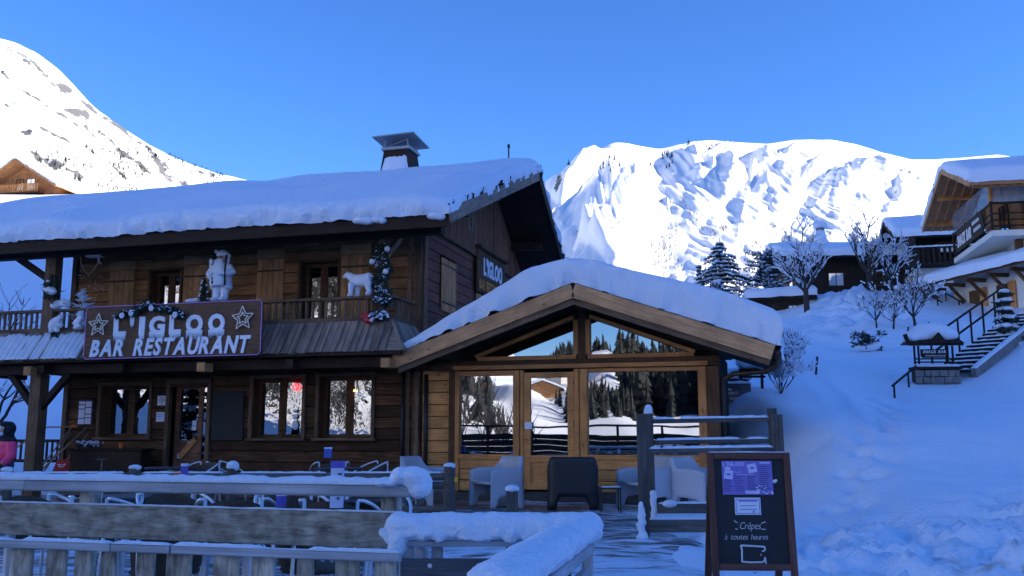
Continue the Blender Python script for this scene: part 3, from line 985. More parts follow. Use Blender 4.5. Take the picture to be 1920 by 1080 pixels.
# ------------------------------------------------------------------ joinery
def wall_planks(parent, pt, nrm, s0, s1, z0, z1, h, mat, holes=(), joint=True, t=0.06, name='plank'):
    """courses of boards on a wall; pt(s, z) gives the face, holes are (s0, s1, z0, z1)"""
    n = max(1, round((z1 - z0) / h)); hh = (z1 - z0) / n
    for i in range(n):
        za = z0 + i * hh; zc = za + hh / 2
        segs = [(s0, s1)]
        for a, b, c, d in holes:
            ov = min(d, za + hh) - max(c, za)
            if ov > 0.55 * hh:
                ns = []
                for p, q in segs:
                    if b <= p or a >= q:
                        ns.append((p, q)); continue
                    if a > p: ns.append((p, a))
                    if b < q: ns.append((b, q))
                segs = ns
        for p, q in segs:
            cuts = [p]
            if joint and q - p > 4.5:
                cuts.append(p + (q - p) * rnd.uniform(0.3, 0.7))
            cuts.append(q)
            for k in range(len(cuts) - 1):
                if cuts[k + 1] - cuts[k] < 0.05:
                    continue
                o = rnd.uniform(-0.006, 0.008)
                a = Vector(pt(cuts[k] + 0.002, zc)) + Vector(nrm) * (t / 2 + o)
                b = Vector(pt(cuts[k + 1] - 0.002, zc)) + Vector(nrm) * (t / 2 + o)
                plank(name, a, b, hh - 0.012, t, mat, parent)


def casement(parent, x0, x1, z0, z1, y=0.0, depth=0.24, sashes=2, casing=0.075, mat=None, fmat=None, glass=None, sill=True, label=None):
    """recessed window in a wall facing -y: casing boards (part) > jambs, sash frames, panes, sill"""
    mat = mat or M['frame_dark']; fmat = fmat or M['frame_dark']; glass = glass or M['glass_old']
    w = thing_part('window', parent, label)
    yo = y - 0.085
    plank('casing', (x0 - casing / 2, yo, z0), (x0 - casing / 2, yo, z1), casing, 0.05, mat, w, up=(1, 0, 0))
    plank('casing', (x1 + casing / 2, yo, z0), (x1 + casing / 2, yo, z1), casing, 0.05, mat, w, up=(1, 0, 0))
    plank('casing', (x0 - casing, yo, z1 + casing / 2 + 0.002), (x1 + casing, yo, z1 + casing / 2 + 0.002), casing, 0.052, mat, w)
    if sill:
        plank('sill', (x0 - casing - 0.03, yo - 0.02, z0 - 0.03), (x1 + casing + 0.03, yo - 0.02, z0 - 0.03), 0.055, 0.12, mat, w)
    m = MB()
    m.box(x0 - 0.03, y - 0.055, z0 - 0.02, x0, y + depth, z1 + 0.02); m.box(x1, y - 0.055, z0 - 0.02, x1 + 0.03, y + depth, z1 + 0.02)
    m.box(x0, y - 0.053, z0 - 0.03, x1, y + depth, z0); m.box(x0, y - 0.053, z1, x1, y + depth, z1 + 0.03)
    add('jamb', m, M['frame_dark'], w)
    wd = (x1 - x0) / sashes
    for k in range(sashes):
        a = x0 + k * wd + 0.004; b = x0 + (k + 1) * wd - 0.004; f = 0.075
        m = MB(); ya, yb = y + depth - 0.10, y + depth - 0.045
        m.box(a, ya, z0 + 0.002, a + f, yb, z1 - 0.002); m.box(b - f, ya, z0 + 0.002, b, yb, z1 - 0.002)
        m.box(a + f, ya + 0.002, z0 + 0.002, b - f, yb, z0 + f); m.box(a + f, ya + 0.002, z1 - f, b - f, yb, z1 - 0.002)
        add('sash', m, fmat, w)
        m = MB(); m.box(a + f - 0.01, y + depth - 0.075, z0 + f - 0.01, b - f + 0.01, y + depth - 0.067, z1 - f + 0.01)
        add('pane', m, glass, w)
    return w


def thing_part(name, parent, label=None):
    """a part that carries sub-parts: an Empty under its thing"""
    o = bpy.data.objects.new(name, None); o.empty_display_size = 0.05
    C.objects.link(o); o.parent = parent
    if label:
        o['label'] = label
    return o


def shutter(parent, x0, x1, z0, z1, y, mat=None, normal=-1, axis='x', x=0.0):
    """board shutter lying against a wall: boards and two ledges"""
    mat = mat or M['shutter']
    s = thing_part('shutter', parent)
    n = max(2, round((x1 - x0) / 0.12)); w = (x1 - x0) / n
    for k in range(n):
        c = x0 + (k + 0.5) * w
        if axis == 'x':
            plank('board', (c, y, z0), (c, y, z1), w - 0.006, 0.028, mat, s, up=(1, 0, 0))
        else:
            plank('board', (x, c, z0), (x, c, z1), w - 0.006, 0.028, mat, s, up=(0, 1, 0))
    for zz in (z0 + 0.16 * (z1 - z0), z1 - 0.12 * (z1 - z0)):
        if axis == 'x':
            plank('hinge', (x0 + 0.02, y - 0.022, zz), (x1 - 0.02, y - 0.022, zz), 0.035, 0.012, M['metal_dark'], s)
        else:
            plank('hinge', (x + 0.022, x0 + 0.02, zz), (x + 0.022, x1 - 0.02, zz), 0.035, 0.012, M['metal_dark'], s)
    return s


# ------------------------------------------------------------------ restaurant chalet
chalet = thing('chalet', 'large dark timber restaurant chalet with balcony and thick snow on its long roof', 'building', BO, -PHI)
RY, RZ = 4.55, 7.80                     # ridge
EY, EZ = -2.0, 5.28                     # front eave, top of the deck
SF = (RZ - EZ) / (RY - EY); SBk = 0.64
XL, XR = -12.2, 1.3


def roof_top(y):
    return EZ + SF * (y - EY) if y < RY else RZ - SBk * (y - RY)


fw_ = thing_part('front_wall', chalet)
low = [(-2.16, -0.91, 1.28, 2.62), (-3.65, -2.42, 1.28, 2.6), (-5.62, -4.55, 0.3, 2.5), (-7.3, -6.0, 1.3, 2.5)]
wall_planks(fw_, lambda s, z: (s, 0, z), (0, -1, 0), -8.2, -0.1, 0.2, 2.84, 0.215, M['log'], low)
upw = [(-2.66, -1.71, 2.98, 4.98), (-6.25, -5.4, 2.98, 4.95)]
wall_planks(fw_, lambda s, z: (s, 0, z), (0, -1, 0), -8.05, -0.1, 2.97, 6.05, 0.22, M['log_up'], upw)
m = MB(); m.box(-8.2, 0.32, 0.05, -0.3, 0.45, 6.0)
add('backing', m, M['interior'], fw_)
# gable end
gw = thing_part('gable_wall', chalet)
wall_planks(gw, lambda s, z: (0, s, z), (1, 0, 0), 0.14, 7.3, 0.2, 5.6, 0.215, M['gable'], [(0.98, 1.95, 4.0, 5.12), (3.35, 5.3, 3.6, 4.75)])
m = MB(); m.box(-0.45, 0.3, 0.05, -0.3, 7.2, 6.0); m.box(-8.2, 7.2, 0.05, 0, 7.3, 5.5); m.box(-8.2, 0.06, 0.05, -8.1, 7.2, 6.2)
add('backing', m, M['interior'], gw)
y = 0.02
while y < 7.35:
    zt = roof_top(y) - 0.16
    plank('batten', (0.09, y, 5.58), (0.09, y, zt), 0.105, 0.05 + 0.012 * rnd.random(), M['batten'], gw, up=(0, 1, 0))
    y += 0.118
plank('drip_board', (0.10, 0.0, 5.55), (0.10, 7.3, 5.55), 0.05, 0.14, M['frame_dark'], gw)
# ladder shaped lattice in the gable
la = thing_part('lattice', chalet)
for yy in (2.62, 2.92):
    plank('stile', (0.135, yy, 6.0), (0.135, yy, 6.78), 0.03, 0.025, M['grey'], la, up=(0, 1, 0))
for k in range(5):
    plank('rung', (0.14, 2.6, 6.08 + k * 0.155), (0.14, 2.94, 6.08 + k * 0.155), 0.025, 0.025, M['grey'], la)
for a, b in ((1.0, 1.46), (1.48, 1.94)):
    shutter(chalet, a, b, 3.98, 5.1, 0, axis='y', x=0.085)
shutter(chalet, 3.4, 3.85, 3.4, 4.7, 0, axis='y', x=0.085)
gwin = thing_part('window', chalet)
m = MB(); m.box(-0.12, 3.9, 3.5, -0.1, 5.2, 4.7); add('pane', m, M['glass'], gwin)
m = MB()
for a, b in ((3.88, 3.95), (5.15, 5.22), (4.5, 4.58)):
    m.box(-0.09, a, 3.5, -0.02, b, 4.72)
add('sash', m, M['frame_dark'], gwin)
# corner boards
for (x, y_, w_, t_) in ((-0.02, -0.06, 0.16, 0.05), (-0.20, -0.063, 0.10, 0.04), (0.085, 0.06, 0.05, 0.16)):
    plank('corner_board', (x, y_, 0.2), (x, y_, 5.9), w_, t_, M['post'], chalet, up=(1, 0, 0))
plank('corner_board', (-8.15, -0.08, 0.2), (-8.15, -0.08, 5.6), 0.12, 0.05, M['post'], chalet, up=(1, 0, 0))
# plinth
m = MB(); m.box(-8.25, -0.02, 0, 0.02, 0.3, 0.22); add('plinth', m, M['stone'], chalet)

# ground floor windows and door
casement(chalet, -2.16 + 0.06, -0.91 - 0.05, 1.34, 2.56, mat=M['post'])
w3 = casement(chalet, -3.65 + 0.06, -2.42 - 0.05, 1.34, 2.54, mat=M['post'])
casement(chalet, -7.3 + 0.06, -6.0 - 0.05, 1.36, 2.45, mat=M['post'])
d = thing_part('door', chalet)
for x in (-5.58, -4.60):
    plank('jamb', (x, -0.06, 0.2), (x, -0.06, 2.5), 0.09, 0.12, M['post'], d, up=(1, 0, 0))
plank('lintel', (-5.62, -0.063, 2.52), (-4.56, -0.063, 2.52), 0.09, 0.12, M['post'], d)
m = MB(); yy = 0.12
m.box(-5.53, yy, 0.25, -5.42, yy + 0.05, 2.47); m.box(-4.98, yy, 0.25, -4.87, yy + 0.05, 2.47); m.box(-4.70, yy, 0.25, -4.645, yy + 0.05, 2.47)
m.box(-5.42, yy + 0.002, 2.36, -4.98, yy + 0.05, 2.47); m.box(-5.42, yy + 0.002, 0.25, -4.98, yy + 0.05, 1.3)
m.box(-4.87, yy + 0.002, 0.25, -4.70, yy + 0.05, 0.9)
add('leaf', m, M['batten'], d)
m = MB(); m.box(-5.43, yy + 0.02, 1.29, -4.97, yy + 0.03, 2.37); add('pane', m, M['glass_old'], d)
m = MB(); m.box(-4.88, yy + 0.02, 0.89, -4.69, yy + 0.03, 2.45); add('pane', m, M['glass_old'], d)
m = MB(); m.tube([(-5.05, yy - 0.01, 1.25), (-5.05, yy - 0.06, 1.25), (-5.16, yy - 0.06, 1.25)], 0.012); add('handle', m, M['alu'], d)
m = MB(); m.bar((-5.36, yy - 0.02, 0.95), (-5.0, yy - 0.02, 1.32), 0.12, 0.03); add('brace_board', m, M['frame'], d)

# upper French windows with shutters
casement(chalet, -2.60, -1.76, 3.0, 4.92, sashes=2, casing=0.06, mat=M['frame_dark'], sill=False)
casement(chalet, -6.18, -5.45, 3.0, 4.9, sashes=2, casing=0.06, mat=M['frame_dark'], sill=False)
for a, b, c, e in ((-7.22, -6.58, 3.0, 4.95), (-5.36, -4.72, 3.0, 4.98), (-3.6, -2.98, 3.0, 5.02), (-1.69, -1.06, 3.0, 5.02)):
    shutter(chalet, a, b, c, e, -0.09)
    plank('shutter_head', (a - 0.01, -0.09, e + 0.12), (b + 0.01, -0.09, e + 0.12), 0.2, 0.05, M['shutter'], chalet)

# roof deck, timbers
rf = thing_part('roof', chalet)
m = MB()
th_ = 0.12
prof_ = [(EY, EZ), (RY, RZ), (8.6, roof_top(8.6))]
m.add([(XL, y_, z_) for y_, z_ in prof_] + [(XR, y_, z_) for y_, z_ in prof_] + [(XL, y_, z_ - th_) for y_, z_ in prof_] + [(XR, y_, z_ - th_) for y_, z_ in prof_],
      [(0, 3, 4, 1), (1, 4, 5, 2), (6, 7, 10, 9), (7, 8, 11, 10), (0, 6, 9, 3), (2, 5, 11, 8), (0, 1, 7, 6), (1, 2, 8, 7), (3, 9, 10, 4), (4, 10, 11, 5)])
add('deck', m, M['beam'], rf)
x = XL + 0.4
while x < XR - 0.1:
    plank('rafter', (x, EY + 0.1, EZ - th_ - 0.06 + SF * 0.1), (x, 0.05, roof_top(0.05) - th_ - 0.06), 0.12, 0.09, M['beam'], rf)
    x += 0.85
for y_ in (-1.35, 0.1, 2.3, 4.5, 6.4):
    z_ = roof_top(y_) - th_ - (0.25 if y_ < 0 else 0.13)
    plank('purlin', (XL + 0.2 if y_ < 0 else -0.2, y_, z_), (XR - 0.35, y_, z_), 0.22, 0.2, M['beam'], rf)
plank('fascia', (XL, EY - 0.02, EZ - 0.13), (XR, EY - 0.02, EZ - 0.13), 0.24, 0.04, M['beam'], rf)
for x_ in (XR + 0.025, XL - 0.025):
    plank('barge_board', (x_, EY - 0.04, EZ - 0.05), (x_, RY, RZ - 0.05), 0.26, 0.045, M['grey'], rf)
    plank('barge_board', (x_, RY + 0.01, RZ - 0.05), (x_, 8.62, roof_top(8.62) - 0.05), 0.26, 0.045, M['beam'], rf)
# ragged shingle ends along the verge
m = MB()
s = 0.0
ln = math.hypot(RY - EY, RZ - EZ)
while s < ln - 0.05:
    f = s / ln
    y_ = EY + (RY - EY) * f; z_ = EZ + (RZ - EZ) * f
    h = rnd.uniform(0.05, 0.15)
    m.bar((XR - 0.02 + rnd.uniform(-0.02, 0.03), y_, z_ + 0.04), (XR + 0.0 + rnd.uniform(0, 0.05), y_ + rnd.uniform(-0.05, 0.06), z_ + 0.08 + h), 0.02, 0.035)
    s += rnd.uniform(0.05, 0.11)
o = add('shingle_edge', m, M['beam'], rf)
snow_pillow('roof_snow', rf, XL - 0.05, XR + 0.06, EY - 0.12, 8.7,
            lambda x, y: roof_top(y),
            lambda x, y: 0.36 - (SF if y < RY else SBk) * (math.sqrt((y - RY) ** 2 + 0.3) - abs(y - RY)) + 0.02 + 0.16 * min(1, max(0, (y - EY) / 2.0)) - (0.12 if y > 6 else 0.0) - 0.10 * max(0.0, min(1.0, (x - 0.6) / 0.6)) * (1 if y < 4 else 0.6), rad=0.19, dx=0.08, dy=0.13, lump=0.12, seed=3, soft=0.09)
# small snow lumps left on the eave
for (x_, w_) in ((-0.35, 0.42), (-0.05, 0.25), (1.05, 0.34)):
    m = MB(); m.blob((x_, EY - 0.06, EZ - 0.05), (w_ / 2, 0.09, 0.07)); m.blob((x_ + 0.1, EY - 0.05, EZ - 0.07), (w_ / 3, 0.08, 0.07))
    remeshed('eave_snow', m, M['snow'], rf, 0.03, 3)

# chimney
ch = thing_part('chimney', chalet)
cx_, cy_ = -1.74, 3.1
zb_ = roof_top(cy_) - 0.14
m = MB()
a = 0.46; b_ = 0.31
m.add([(cx_ - a, cy_ - a, zb_ - 0.3), (cx_ + a, cy_ - a, zb_ - 0.3), (cx_ + a, cy_ + a, zb_ - 0.3), (cx_ - a, cy_ + a, zb_ - 0.3),
       (cx_ - b_, cy_ - b_, zb_ + 1.02), (cx_ + b_, cy_ - b_, zb_ + 1.02), (cx_ + b_, cy_ + b_, zb_ + 1.02), (cx_ - b_, cy_ + b_, zb_ + 1.02)],
      [(0, 1, 5, 4), (1, 2, 6, 5), (2, 3, 7, 6), (3, 0, 4, 7), (4, 5, 6, 7), (3, 2, 1, 0)])
add('stack', m, M['beam'], ch)
# snow plastered on the stack's weather side
P = np.zeros((14, 16, 3))
for i in range(14):
    for j in range(16):
        u = i / 13 * 2 - 1; v = j / 15
        hw = (a + (b_ - a) * (v * 0.9 + 0.22)) + 0.01
        edge_ = max(abs(u), (v - 0.75) * 4 if v > 0.75 else 0)
        P[i, j] = (cx_ + u * hw, cy_ - hw - 0.005 - (0.07 * (1 - min(1, edge_) ** 3)) + 0.012 * mnoise.noise(Vector((u * 3, v * 5, 4))), zb_ - 0.1 + v * (0.98 + 0.05 * mnoise.noise(Vector((u * 5, 1, 1)))))
m = MB(); m.grid(P); add('stack_snow', m, M['snow'], ch, smooth=True)
m = MB(); zt = zb_ + 1.02
m.box(cx_ - 0.36, cy_ - 0.36, zt + 0.002, cx_ + 0.36, cy_ + 0.36, zt + 0.07); add('crown', m, M['zinc'], ch)
m = MB()
for sx_ in (-1, 1):
    for sy_ in (-1, 1):
        plank('stay', (cx_ + sx_ * 0.3, cy_ + sy_ * 0.3, zt + 0.07), (cx_ + sx_ * 0.28, cy_ + sy_ * 0.28, zt + 0.25), 0.03, 0.03, M['zinc'], ch)
plank('stay', (cx_ - 0.28, cy_ - 0.28, zt + 0.08), (cx_ + 0.28, cy_ - 0.28, zt + 0.25), 0.02, 0.02, M['zinc'], ch)
m = MB()
m.add([(cx_ - 0.55, cy_ - 0.48, zt + 0.30), (cx_ + 0.5, cy_ - 0.48, zt + 0.33), (cx_ + 0.55, cy_ + 0.48, zt + 0.22), (cx_ - 0.5, cy_ + 0.48, zt + 0.20),
       (cx_ - 0.55, cy_ - 0.48, zt + 0.33), (cx_ + 0.5, cy_ - 0.48, zt + 0.36), (cx_ + 0.55, cy_ + 0.48, zt + 0.25), (cx_ - 0.5, cy_ + 0.48, zt + 0.23)],
      [(3, 2, 1, 0), (4, 5, 6, 7), (0, 1, 5, 4), (1, 2, 6, 5), (2, 3, 7, 6), (3, 0, 4, 7)])
add('cowl', m, M['zinc'], ch)
m = MB(); m.tube([(0.55, RY, RZ + 0.2), (0.55, RY, RZ + 0.72)], 0.02); m.blob((0.55, RY, RZ + 0.75), (0.04, 0.04, 0.06), 8, 6)
add('ridge_rod', m, M['metal_dark'], rf)

# balcony
bal = thing_part('balcony', chalet)
m = MB(); m.box(-11.4, -1.28, 2.82, 0.0, -0.07, 2.94); add('floor', m, M['beam'], bal)
for x_ in np.arange(-11.2, 0.1, 1.85):
    plank('joist', (x_, -1.62, 2.70), (x_, 0.0, 2.70), 0.17, 0.15, M['beam'], bal)
plank('edge_beam', (-11.4, -1.36, 2.72), (0.05, -1.36, 2.72), 0.2, 0.14, M['beam'], bal)
BXR = -0.08
plank('handrail', (-11.4, -1.2, 3.95), (BXR + 0.05, -1.2, 3.95), 0.055, 0.13, M['post'], bal)
plank('bottom_rail', (-11.4, -1.2, 3.55), (BXR + 0.03, -1.2, 3.55), 0.08, 0.07, M['post'], bal)
plank('handrail', (BXR, -1.13, 3.952), (BXR, -0.08, 3.952), 0.055, 0.11, M['post'], bal)
plank('bottom_rail', (BXR, -1.16, 3.55), (BXR, -0.08, 3.55), 0.08, 0.06, M['post'], bal)
x = -11.3
while x < BXR - 0.05:
    plank('baluster', (x, -1.2, 3.585), (x, -1.2, 3.925), 0.055, 0.035, M['post'], bal, up=(1, 0, 0))
    x += 0.135
for y_ in np.arange(-1.05, -0.1, 0.135):
    plank('baluster', (BXR, y_, 3.585), (BXR, y_, 3.925), 0.055, 0.035, M['post'], bal, up=(0, 1, 0))
sk = thing_part('balcony_skirt', chalet)
x = -11.4; k = 0
while x < BXR - 0.02:
    f = 1.0
    w_ = rnd.choice((0.11, 0.135, 0.15, 0.16)); c = x + w_ / 2
    t_ = rnd.uniform(0.0, 0.02)
    plank('skirt_board', (c, -1.25 - t_, 3.50), (c, -1.68 - t_, 2.90 - rnd.uniform(0, 0.03)), w_ - 0.006, 0.025, M['grey'], sk, up=(1, 0, 0))
    if k % 2 == 0:
        plank('cover_strip', (x, -1.27 - 0.03, 3.50), (x, -1.70 - 0.03, 2.9), 0.04, 0.025, M['grey'], sk, up=(1, 0, 0))
    x += w_; k += 1
for k in range(9):                                                    # hipped corner and the return side
    f = k / 8
    p0 = Vector((BXR + 0.02, -1.22 + f * 1.1, 3.5)); p1 = Vector((BXR + 0.42, -1.62 + f * 1.5, 2.9))
    plank('skirt_board', p0, p1, 0.125, 0.025, M['grey'], sk, up=(0, 1, 0))
plank('hip_strip', (BXR + 0.02, -1.27, 3.5), (BXR + 0.42, -1.70, 2.9), 0.06, 0.04, M['grey'], sk, up=(1, -1, 0))
m = MB(); m.add([(BXR, -1.25, 3.46), (BXR + 0.38, -1.66, 2.9), (BXR - 0.3, -1.66, 2.9), (BXR - 0.2, -1.25, 3.46)], [(0, 1, 2, 3)])
add('corner_web', m, M['grey'], sk)
plank('skirt_beam', (-11.4, -1.6, 2.86), (BXR + 0.36, -1.6, 2.86), 0.07, 0.12, M['beam'], sk)
# snow on the left half of the skirt, furrowed by the boards
nxs = 190; nys = 16
P = np.zeros((nxs, nys, 3))
for i in range(nxs):
    xx = -11.4 + (4.95) * i / (nxs - 1)
    for j in range(nys):
        v = j / (nys - 1)
        cover = 0.045 * (0.45 + 0.55 * math.sin(xx * 46.5) * (0.35 + 0.65 * max(0, min(1, (xx + 9) / 2.2)))) + 0.02 * mnoise.noise(Vector((xx * 4, v * 3, 2)))
        top = 0.07 + 0.06 * mnoise.noise(Vector((xx * 2.2, 0, 9)))
        if v < top or (xx + 6.5) > -0.1 * v:
            cover -= 0.12
        if v > 0.94:
            cover *= 0.4
        P[i, j] = (xx, -1.30 - 0.43 * v - cover * 0.8, 3.50 - 0.6 * v + cover * 0.6)
m = MB(); m.grid(P); add('skirt_snow', m, M['snow'], sk, smooth=True)
# posts, braces
for (x_, w_) in ((-7.78, 0.26), (-11.1, 0.26)):
    plank('post', (x_, -1.3, 0.15), (x_, -1.3, 2.62), w_, 0.26, M['post'], chalet, up=(1, 0, 0))
    plank('post', (x_ + 0.05, -1.2, 2.98), (x_ + 0.05, -1.2, 5.15), w_, 0.22, M['post'], chalet, up=(1, 0, 0))
    for s_ in (-1, 1):
        plank('brace', (x_ + s_ * 0.08, -1.3, 1.95), (x_ + s_ * 0.72, -1.3, 2.64), 0.13, 0.12, M['beam'], chalet)
    plank('brace', (x_ - 0.05, -1.2, 4.62), (x_ - 0.85, -1.2, 5.1), 0.13, 0.12, M['beam'], chalet)
plank('post', (-0.3, -1.2, 2.98), (-0.3, -1.2, 5.15), 0.15, 0.15, M['post'], chalet, up=(1, 0, 0))
plank('brace', (-0.28, -1.1, 4.75), (-0.28, -0.4, 5.25), 0.12, 0.1, M['post'], chalet)
for x_ in (-7.72, -3.75, 0.02):
    plank('beam_end', (x_, -1.74, 2.67), (x_, -1.45, 2.67), 0.17, 0.17, M['shutter'], chalet)
# porch railing at the far left
pr = thing_part('porch_railing', chalet)
plank('handrail', (-11.5, 1.2, 1.28), (-8.22, 1.2, 1.28), 0.07, 0.07, M['beam'], pr)
plank('bottom_rail', (-11.5, 1.2, 0.82), (-8.22, 1.2, 0.82), 0.07, 0.06, M['beam'], pr)
for x_ in np.arange(-11.4, -8.25, 0.145):
    plank('baluster', (x_, 1.2, 0.85), (x_, 1.2, 1.25), 0.05, 0.035, M['beam'], pr, up=(1, 0, 0))
m = MB(); m.tube([(-0.28, -0.12, 0.3), (-0.28, -0.12, 2.75)], 0.035); add('downpipe', m, M['metal_dark'], chalet, smooth=True)

# ------------------------------------------------------------------ glazed annex
annex = thing('dining_annex', 'low glazed honey wood dining annex with snow covered gable roof beside the chalet', 'building', L(0, -0.2), -PHI)
m = MB(); m.box(0.02, 0.0, 0.0, 5.8, 3.2, 0.36); add('plinth', m, M['fence_dark'], annex)
m = MB(); m.box(0.1, 0.28, 0.36, 5.72, 0.34, 2.7); m.box(5.66, 0.34, 0.36, 5.78, 3.2, 2.9); m.box(0.1, 3.1, 0.36, 5.66, 3.2, 3)
add('backing', m, M['interior'], annex)
aw = thing_part('side_wall', annex)
wall_planks(aw, lambda s, z: (s, 0.06, z), (0, -1, 0), 0.16, 0.72, 0.38, 2.66, 0.235, M['larch'], joint=False)
apw = thing_part('apron_wall', annex)
for a, b in ((0.93, 2.0), (3.4, 5.42)):
    wall_planks(apw, lambda s, z: (s, 0.03, z), (0, -1, 0), a, b, 0.36, 0.96, 0.2, M['larch'], joint=False)


def upright(x, w_, t_=0.14, z0=0.36, z1=2.6, mat='frame', y=0.0, name='mullion'):
    plank(name, (x, y, z0), (x, y, z1), w_, t_, M[mat], annex, up=(1, 0, 0))


upright(0.06, 0.09, mat='post', z1=2.7, name='corner_post')
upright(0.78, 0.12, mat='frame_dark')
upright(0.885, 0.085)
upright(2.05, 0.12); upright(2.155, 0.07, 0.10)
upright(3.20, 0.10); upright(3.335, 0.14)
upright(5.49, 0.15); upright(5.68, 0.22, 0.2, mat='frame_dark', name='corner_post')
for a, b, z_, h in ((0.93, 1.99, 0.99, 0.09), (3.41, 5.41, 0.99, 0.09), (0.93, 1.99, 2.55, 0.09), (3.41, 5.41, 2.57, 0.07)):
    plank('transom', (a, 0.0, z_), (b, 0.0, z_), h, 0.12, M['frame'], annex)
m = MB(); m.box(0.92, 0.02, 1.03, 2.0, 0.03, 2.51); add('pane', m, M['glass'], annex)
m = MB(); m.box(3.40, 0.02, 1.03, 5.42, 0.03, 2.54); add('pane', m, M['glass'], annex)
dr = thing_part('door', annex)
m = MB()
m.box(2.20, -0.05, 0.40, 2.32, 0.03, 2.55); m.box(3.03, -0.05, 0.40, 3.145, 0.03, 2.55); m.box(2.32, -0.048, 2.45, 3.03, 0.03, 2.55)
m.box(2.32, -0.048, 0.90, 3.03, 0.03, 1.02); m.box(2.32, -0.048, 0.40, 3.03, 0.03, 0.52); m.box(2.32, -0.02, 0.52, 3.03, 0.02, 0.90)
add('leaf', m, M['frame'], dr)
m = MB(); m.box(2.31, -0.005, 1.01, 3.04, 0.005, 2.46); add('pane', m, M['glass'], dr)
m = MB(); m.box(2.22, -0.075, 1.5, 2.36, -0.052, 1.63); add('lock_plate', m, M['white'], dr)
m = MB()
for z_ in (0.8, 1.55, 2.3):
    m.tube([(3.155, -0.06, z_), (3.155, -0.06, z_ + 0.1)], 0.012)
add('hinge', m, M['metal_dark'], dr)
# header and the glazed gable
plank('header_beam', (0.1, -0.01, 2.70), (5.8, -0.01, 2.70), 0.17, 0.2, M['frame_dark'], annex)
plank('header_board', (0.82, -0.125, 2.655), (5.6, -0.125, 2.655), 0.08, 0.03, M['frame'], annex)
AX, AZ_, AS = 3.41, 4.02, 0.35          # roof apex on the front edge


def aroof(x):
    return AZ_ - AS * abs(x - AX)


for s_, xa, xb in ((-1, 1.28, 3.2), (1, 3.42, 5.36)):
    zt = 3.48
    inner = 3.15 if s_ < 0 else 3.47; outer = 1.36 if s_ < 0 else 5.26
    m = MB(); m.prism([(outer, 2.86), (inner, 2.86), (inner, 3.53)], 0.02, 0.03); add('gable_pane', m, M['glass'], annex)
    plank('gable_rail', (min(xa, xb), 0.0, 2.825), (max(xa, xb), 0.0, 2.825), 0.08, 0.12, M['frame'], annex)
    plank('gable_stile', (inner - s_ * 0.045, 0.0, 2.87), (inner - s_ * 0.045, 0.0, 3.52), 0.09, 0.12, M['frame'], annex, up=(1, 0, 0))
    plank('gable_brace', (outer + s_ * 0.12, -0.005, 2.87), (inner - s_ * 0.01, -0.005, 3.58), 0.07, 0.11, M['frame'], annex)
plank('king_post', (3.31, 0.03, 2.79), (3.31, 0.03, 3.8), 0.16, 0.12, M['frame_dark'], annex, up=(1, 0, 0))
m = MB(); m.prism([(0.1, 2.75), (5.75, 2.75), (5.75, aroof(5.75) - 0.15), (AX, AZ_ - 0.15), (0.1, aroof(0.1) - 0.15)], 0.08, 0.14); add('gable_backing', m, M['beam'], annex)
# roof
ar = thing_part('roof', annex)
FY, BYk = -1.2, 3.5
XA, XB = 0.12, 6.72
m = MB()
pf = [(XA, aroof(XA) - 0.04), (AX, AZ_ - 0.04), (XB, aroof(XB) - 0.04)]
m.add([(x, FY, z) for x, z in pf] + [(x, BYk, z) for x, z in pf] + [(x, FY, z - 0.1) for x, z in pf] + [(x, BYk, z - 0.1) for x, z in pf],
      [(0, 1, 4, 3), (1, 2, 5, 4), (6, 9, 10, 7), (7, 10, 11, 8), (0, 3, 9, 6), (2, 8, 11, 5), (0, 6, 7, 1), (1, 7, 8, 2), (3, 4, 10, 9), (4, 5, 11, 10)])
add('deck', m, M['beam'], ar)
for s_, xe in ((-1, XA - 0.04), (1, XB + 0.02)):
    plank('barge_board', (AX + s_ * 0.004, FY - 0.05, AZ_ - 0.14), (xe, FY - 0.05, aroof(xe) - 0.14), 0.25, 0.05, M['barge'], ar)
    plank('barge_board', (AX + s_ * 0.004, FY + 0.01, AZ_ - 0.30), (xe - s_ * 0.05, FY + 0.01, aroof(xe) - 0.30 + 0.02), 0.15, 0.06, M['post'], ar)
    plank('verge_strip', (AX + s_ * 0.004, FY - 0.03, AZ_ - 0.01), (xe, FY - 0.03, aroof(xe) - 0.01), 0.03, 0.06, M['beam'], ar)
for x_ in (0.9, AX, 5.9):
    plank('purlin', (x_, FY + 0.08, aroof(x_) - 0.26), (x_, 1.0, aroof(x_) - 0.26), 0.2, 0.18, M['beam'], ar)
for k in range(7):
    for s_ in (-1, 1):
        y_ = FY + 0.25 + k * 0.2
        if k % 3 == 0:
            plank('rafter', (AX + s_ * 0.05, y_ + 0.2, AZ_ - 0.2), (AX + s_ * 3.1, y_ + 0.2, AZ_ - AS * 3.1 - 0.2), 0.12, 0.09, M['beam'], ar)
# gutter and its crooked pipe on the right
m = MB(); m.tube([(XB + 0.08, FY - 0.02, aroof(XB) - 0.16), (XB + 0.08, BYk, aroof(XB) - 0.2)], 0.075)
add('gutter', m, M['copper'], ar, smooth=True)
m = MB(); m.tube([(XB + 0.08, FY + 0.35, aroof(XB) - 0.2), (XB + 0.06, FY + 0.4, aroof(XB) - 0.34), (XB - 0.12, FY + 0.5, aroof(XB) - 0.42), (6.05, -0.06, 2.46), (5.86, -0.02, 2.36), (5.84, 0.0, 2.2), (5.84, 0.0, 0.35)], 0.045, 10)
add('downpipe', m, M['copper'], ar, smooth=True)
m = MB(); m.tube([(0.24, -0.02, 0.4), (0.24, -0.02, 2.55)], 0.045); add('downpipe', m, M['metal_dark'], annex, smooth=True)


def asnow(x, y):
    return AZ_ - AS * abs(x - AX)


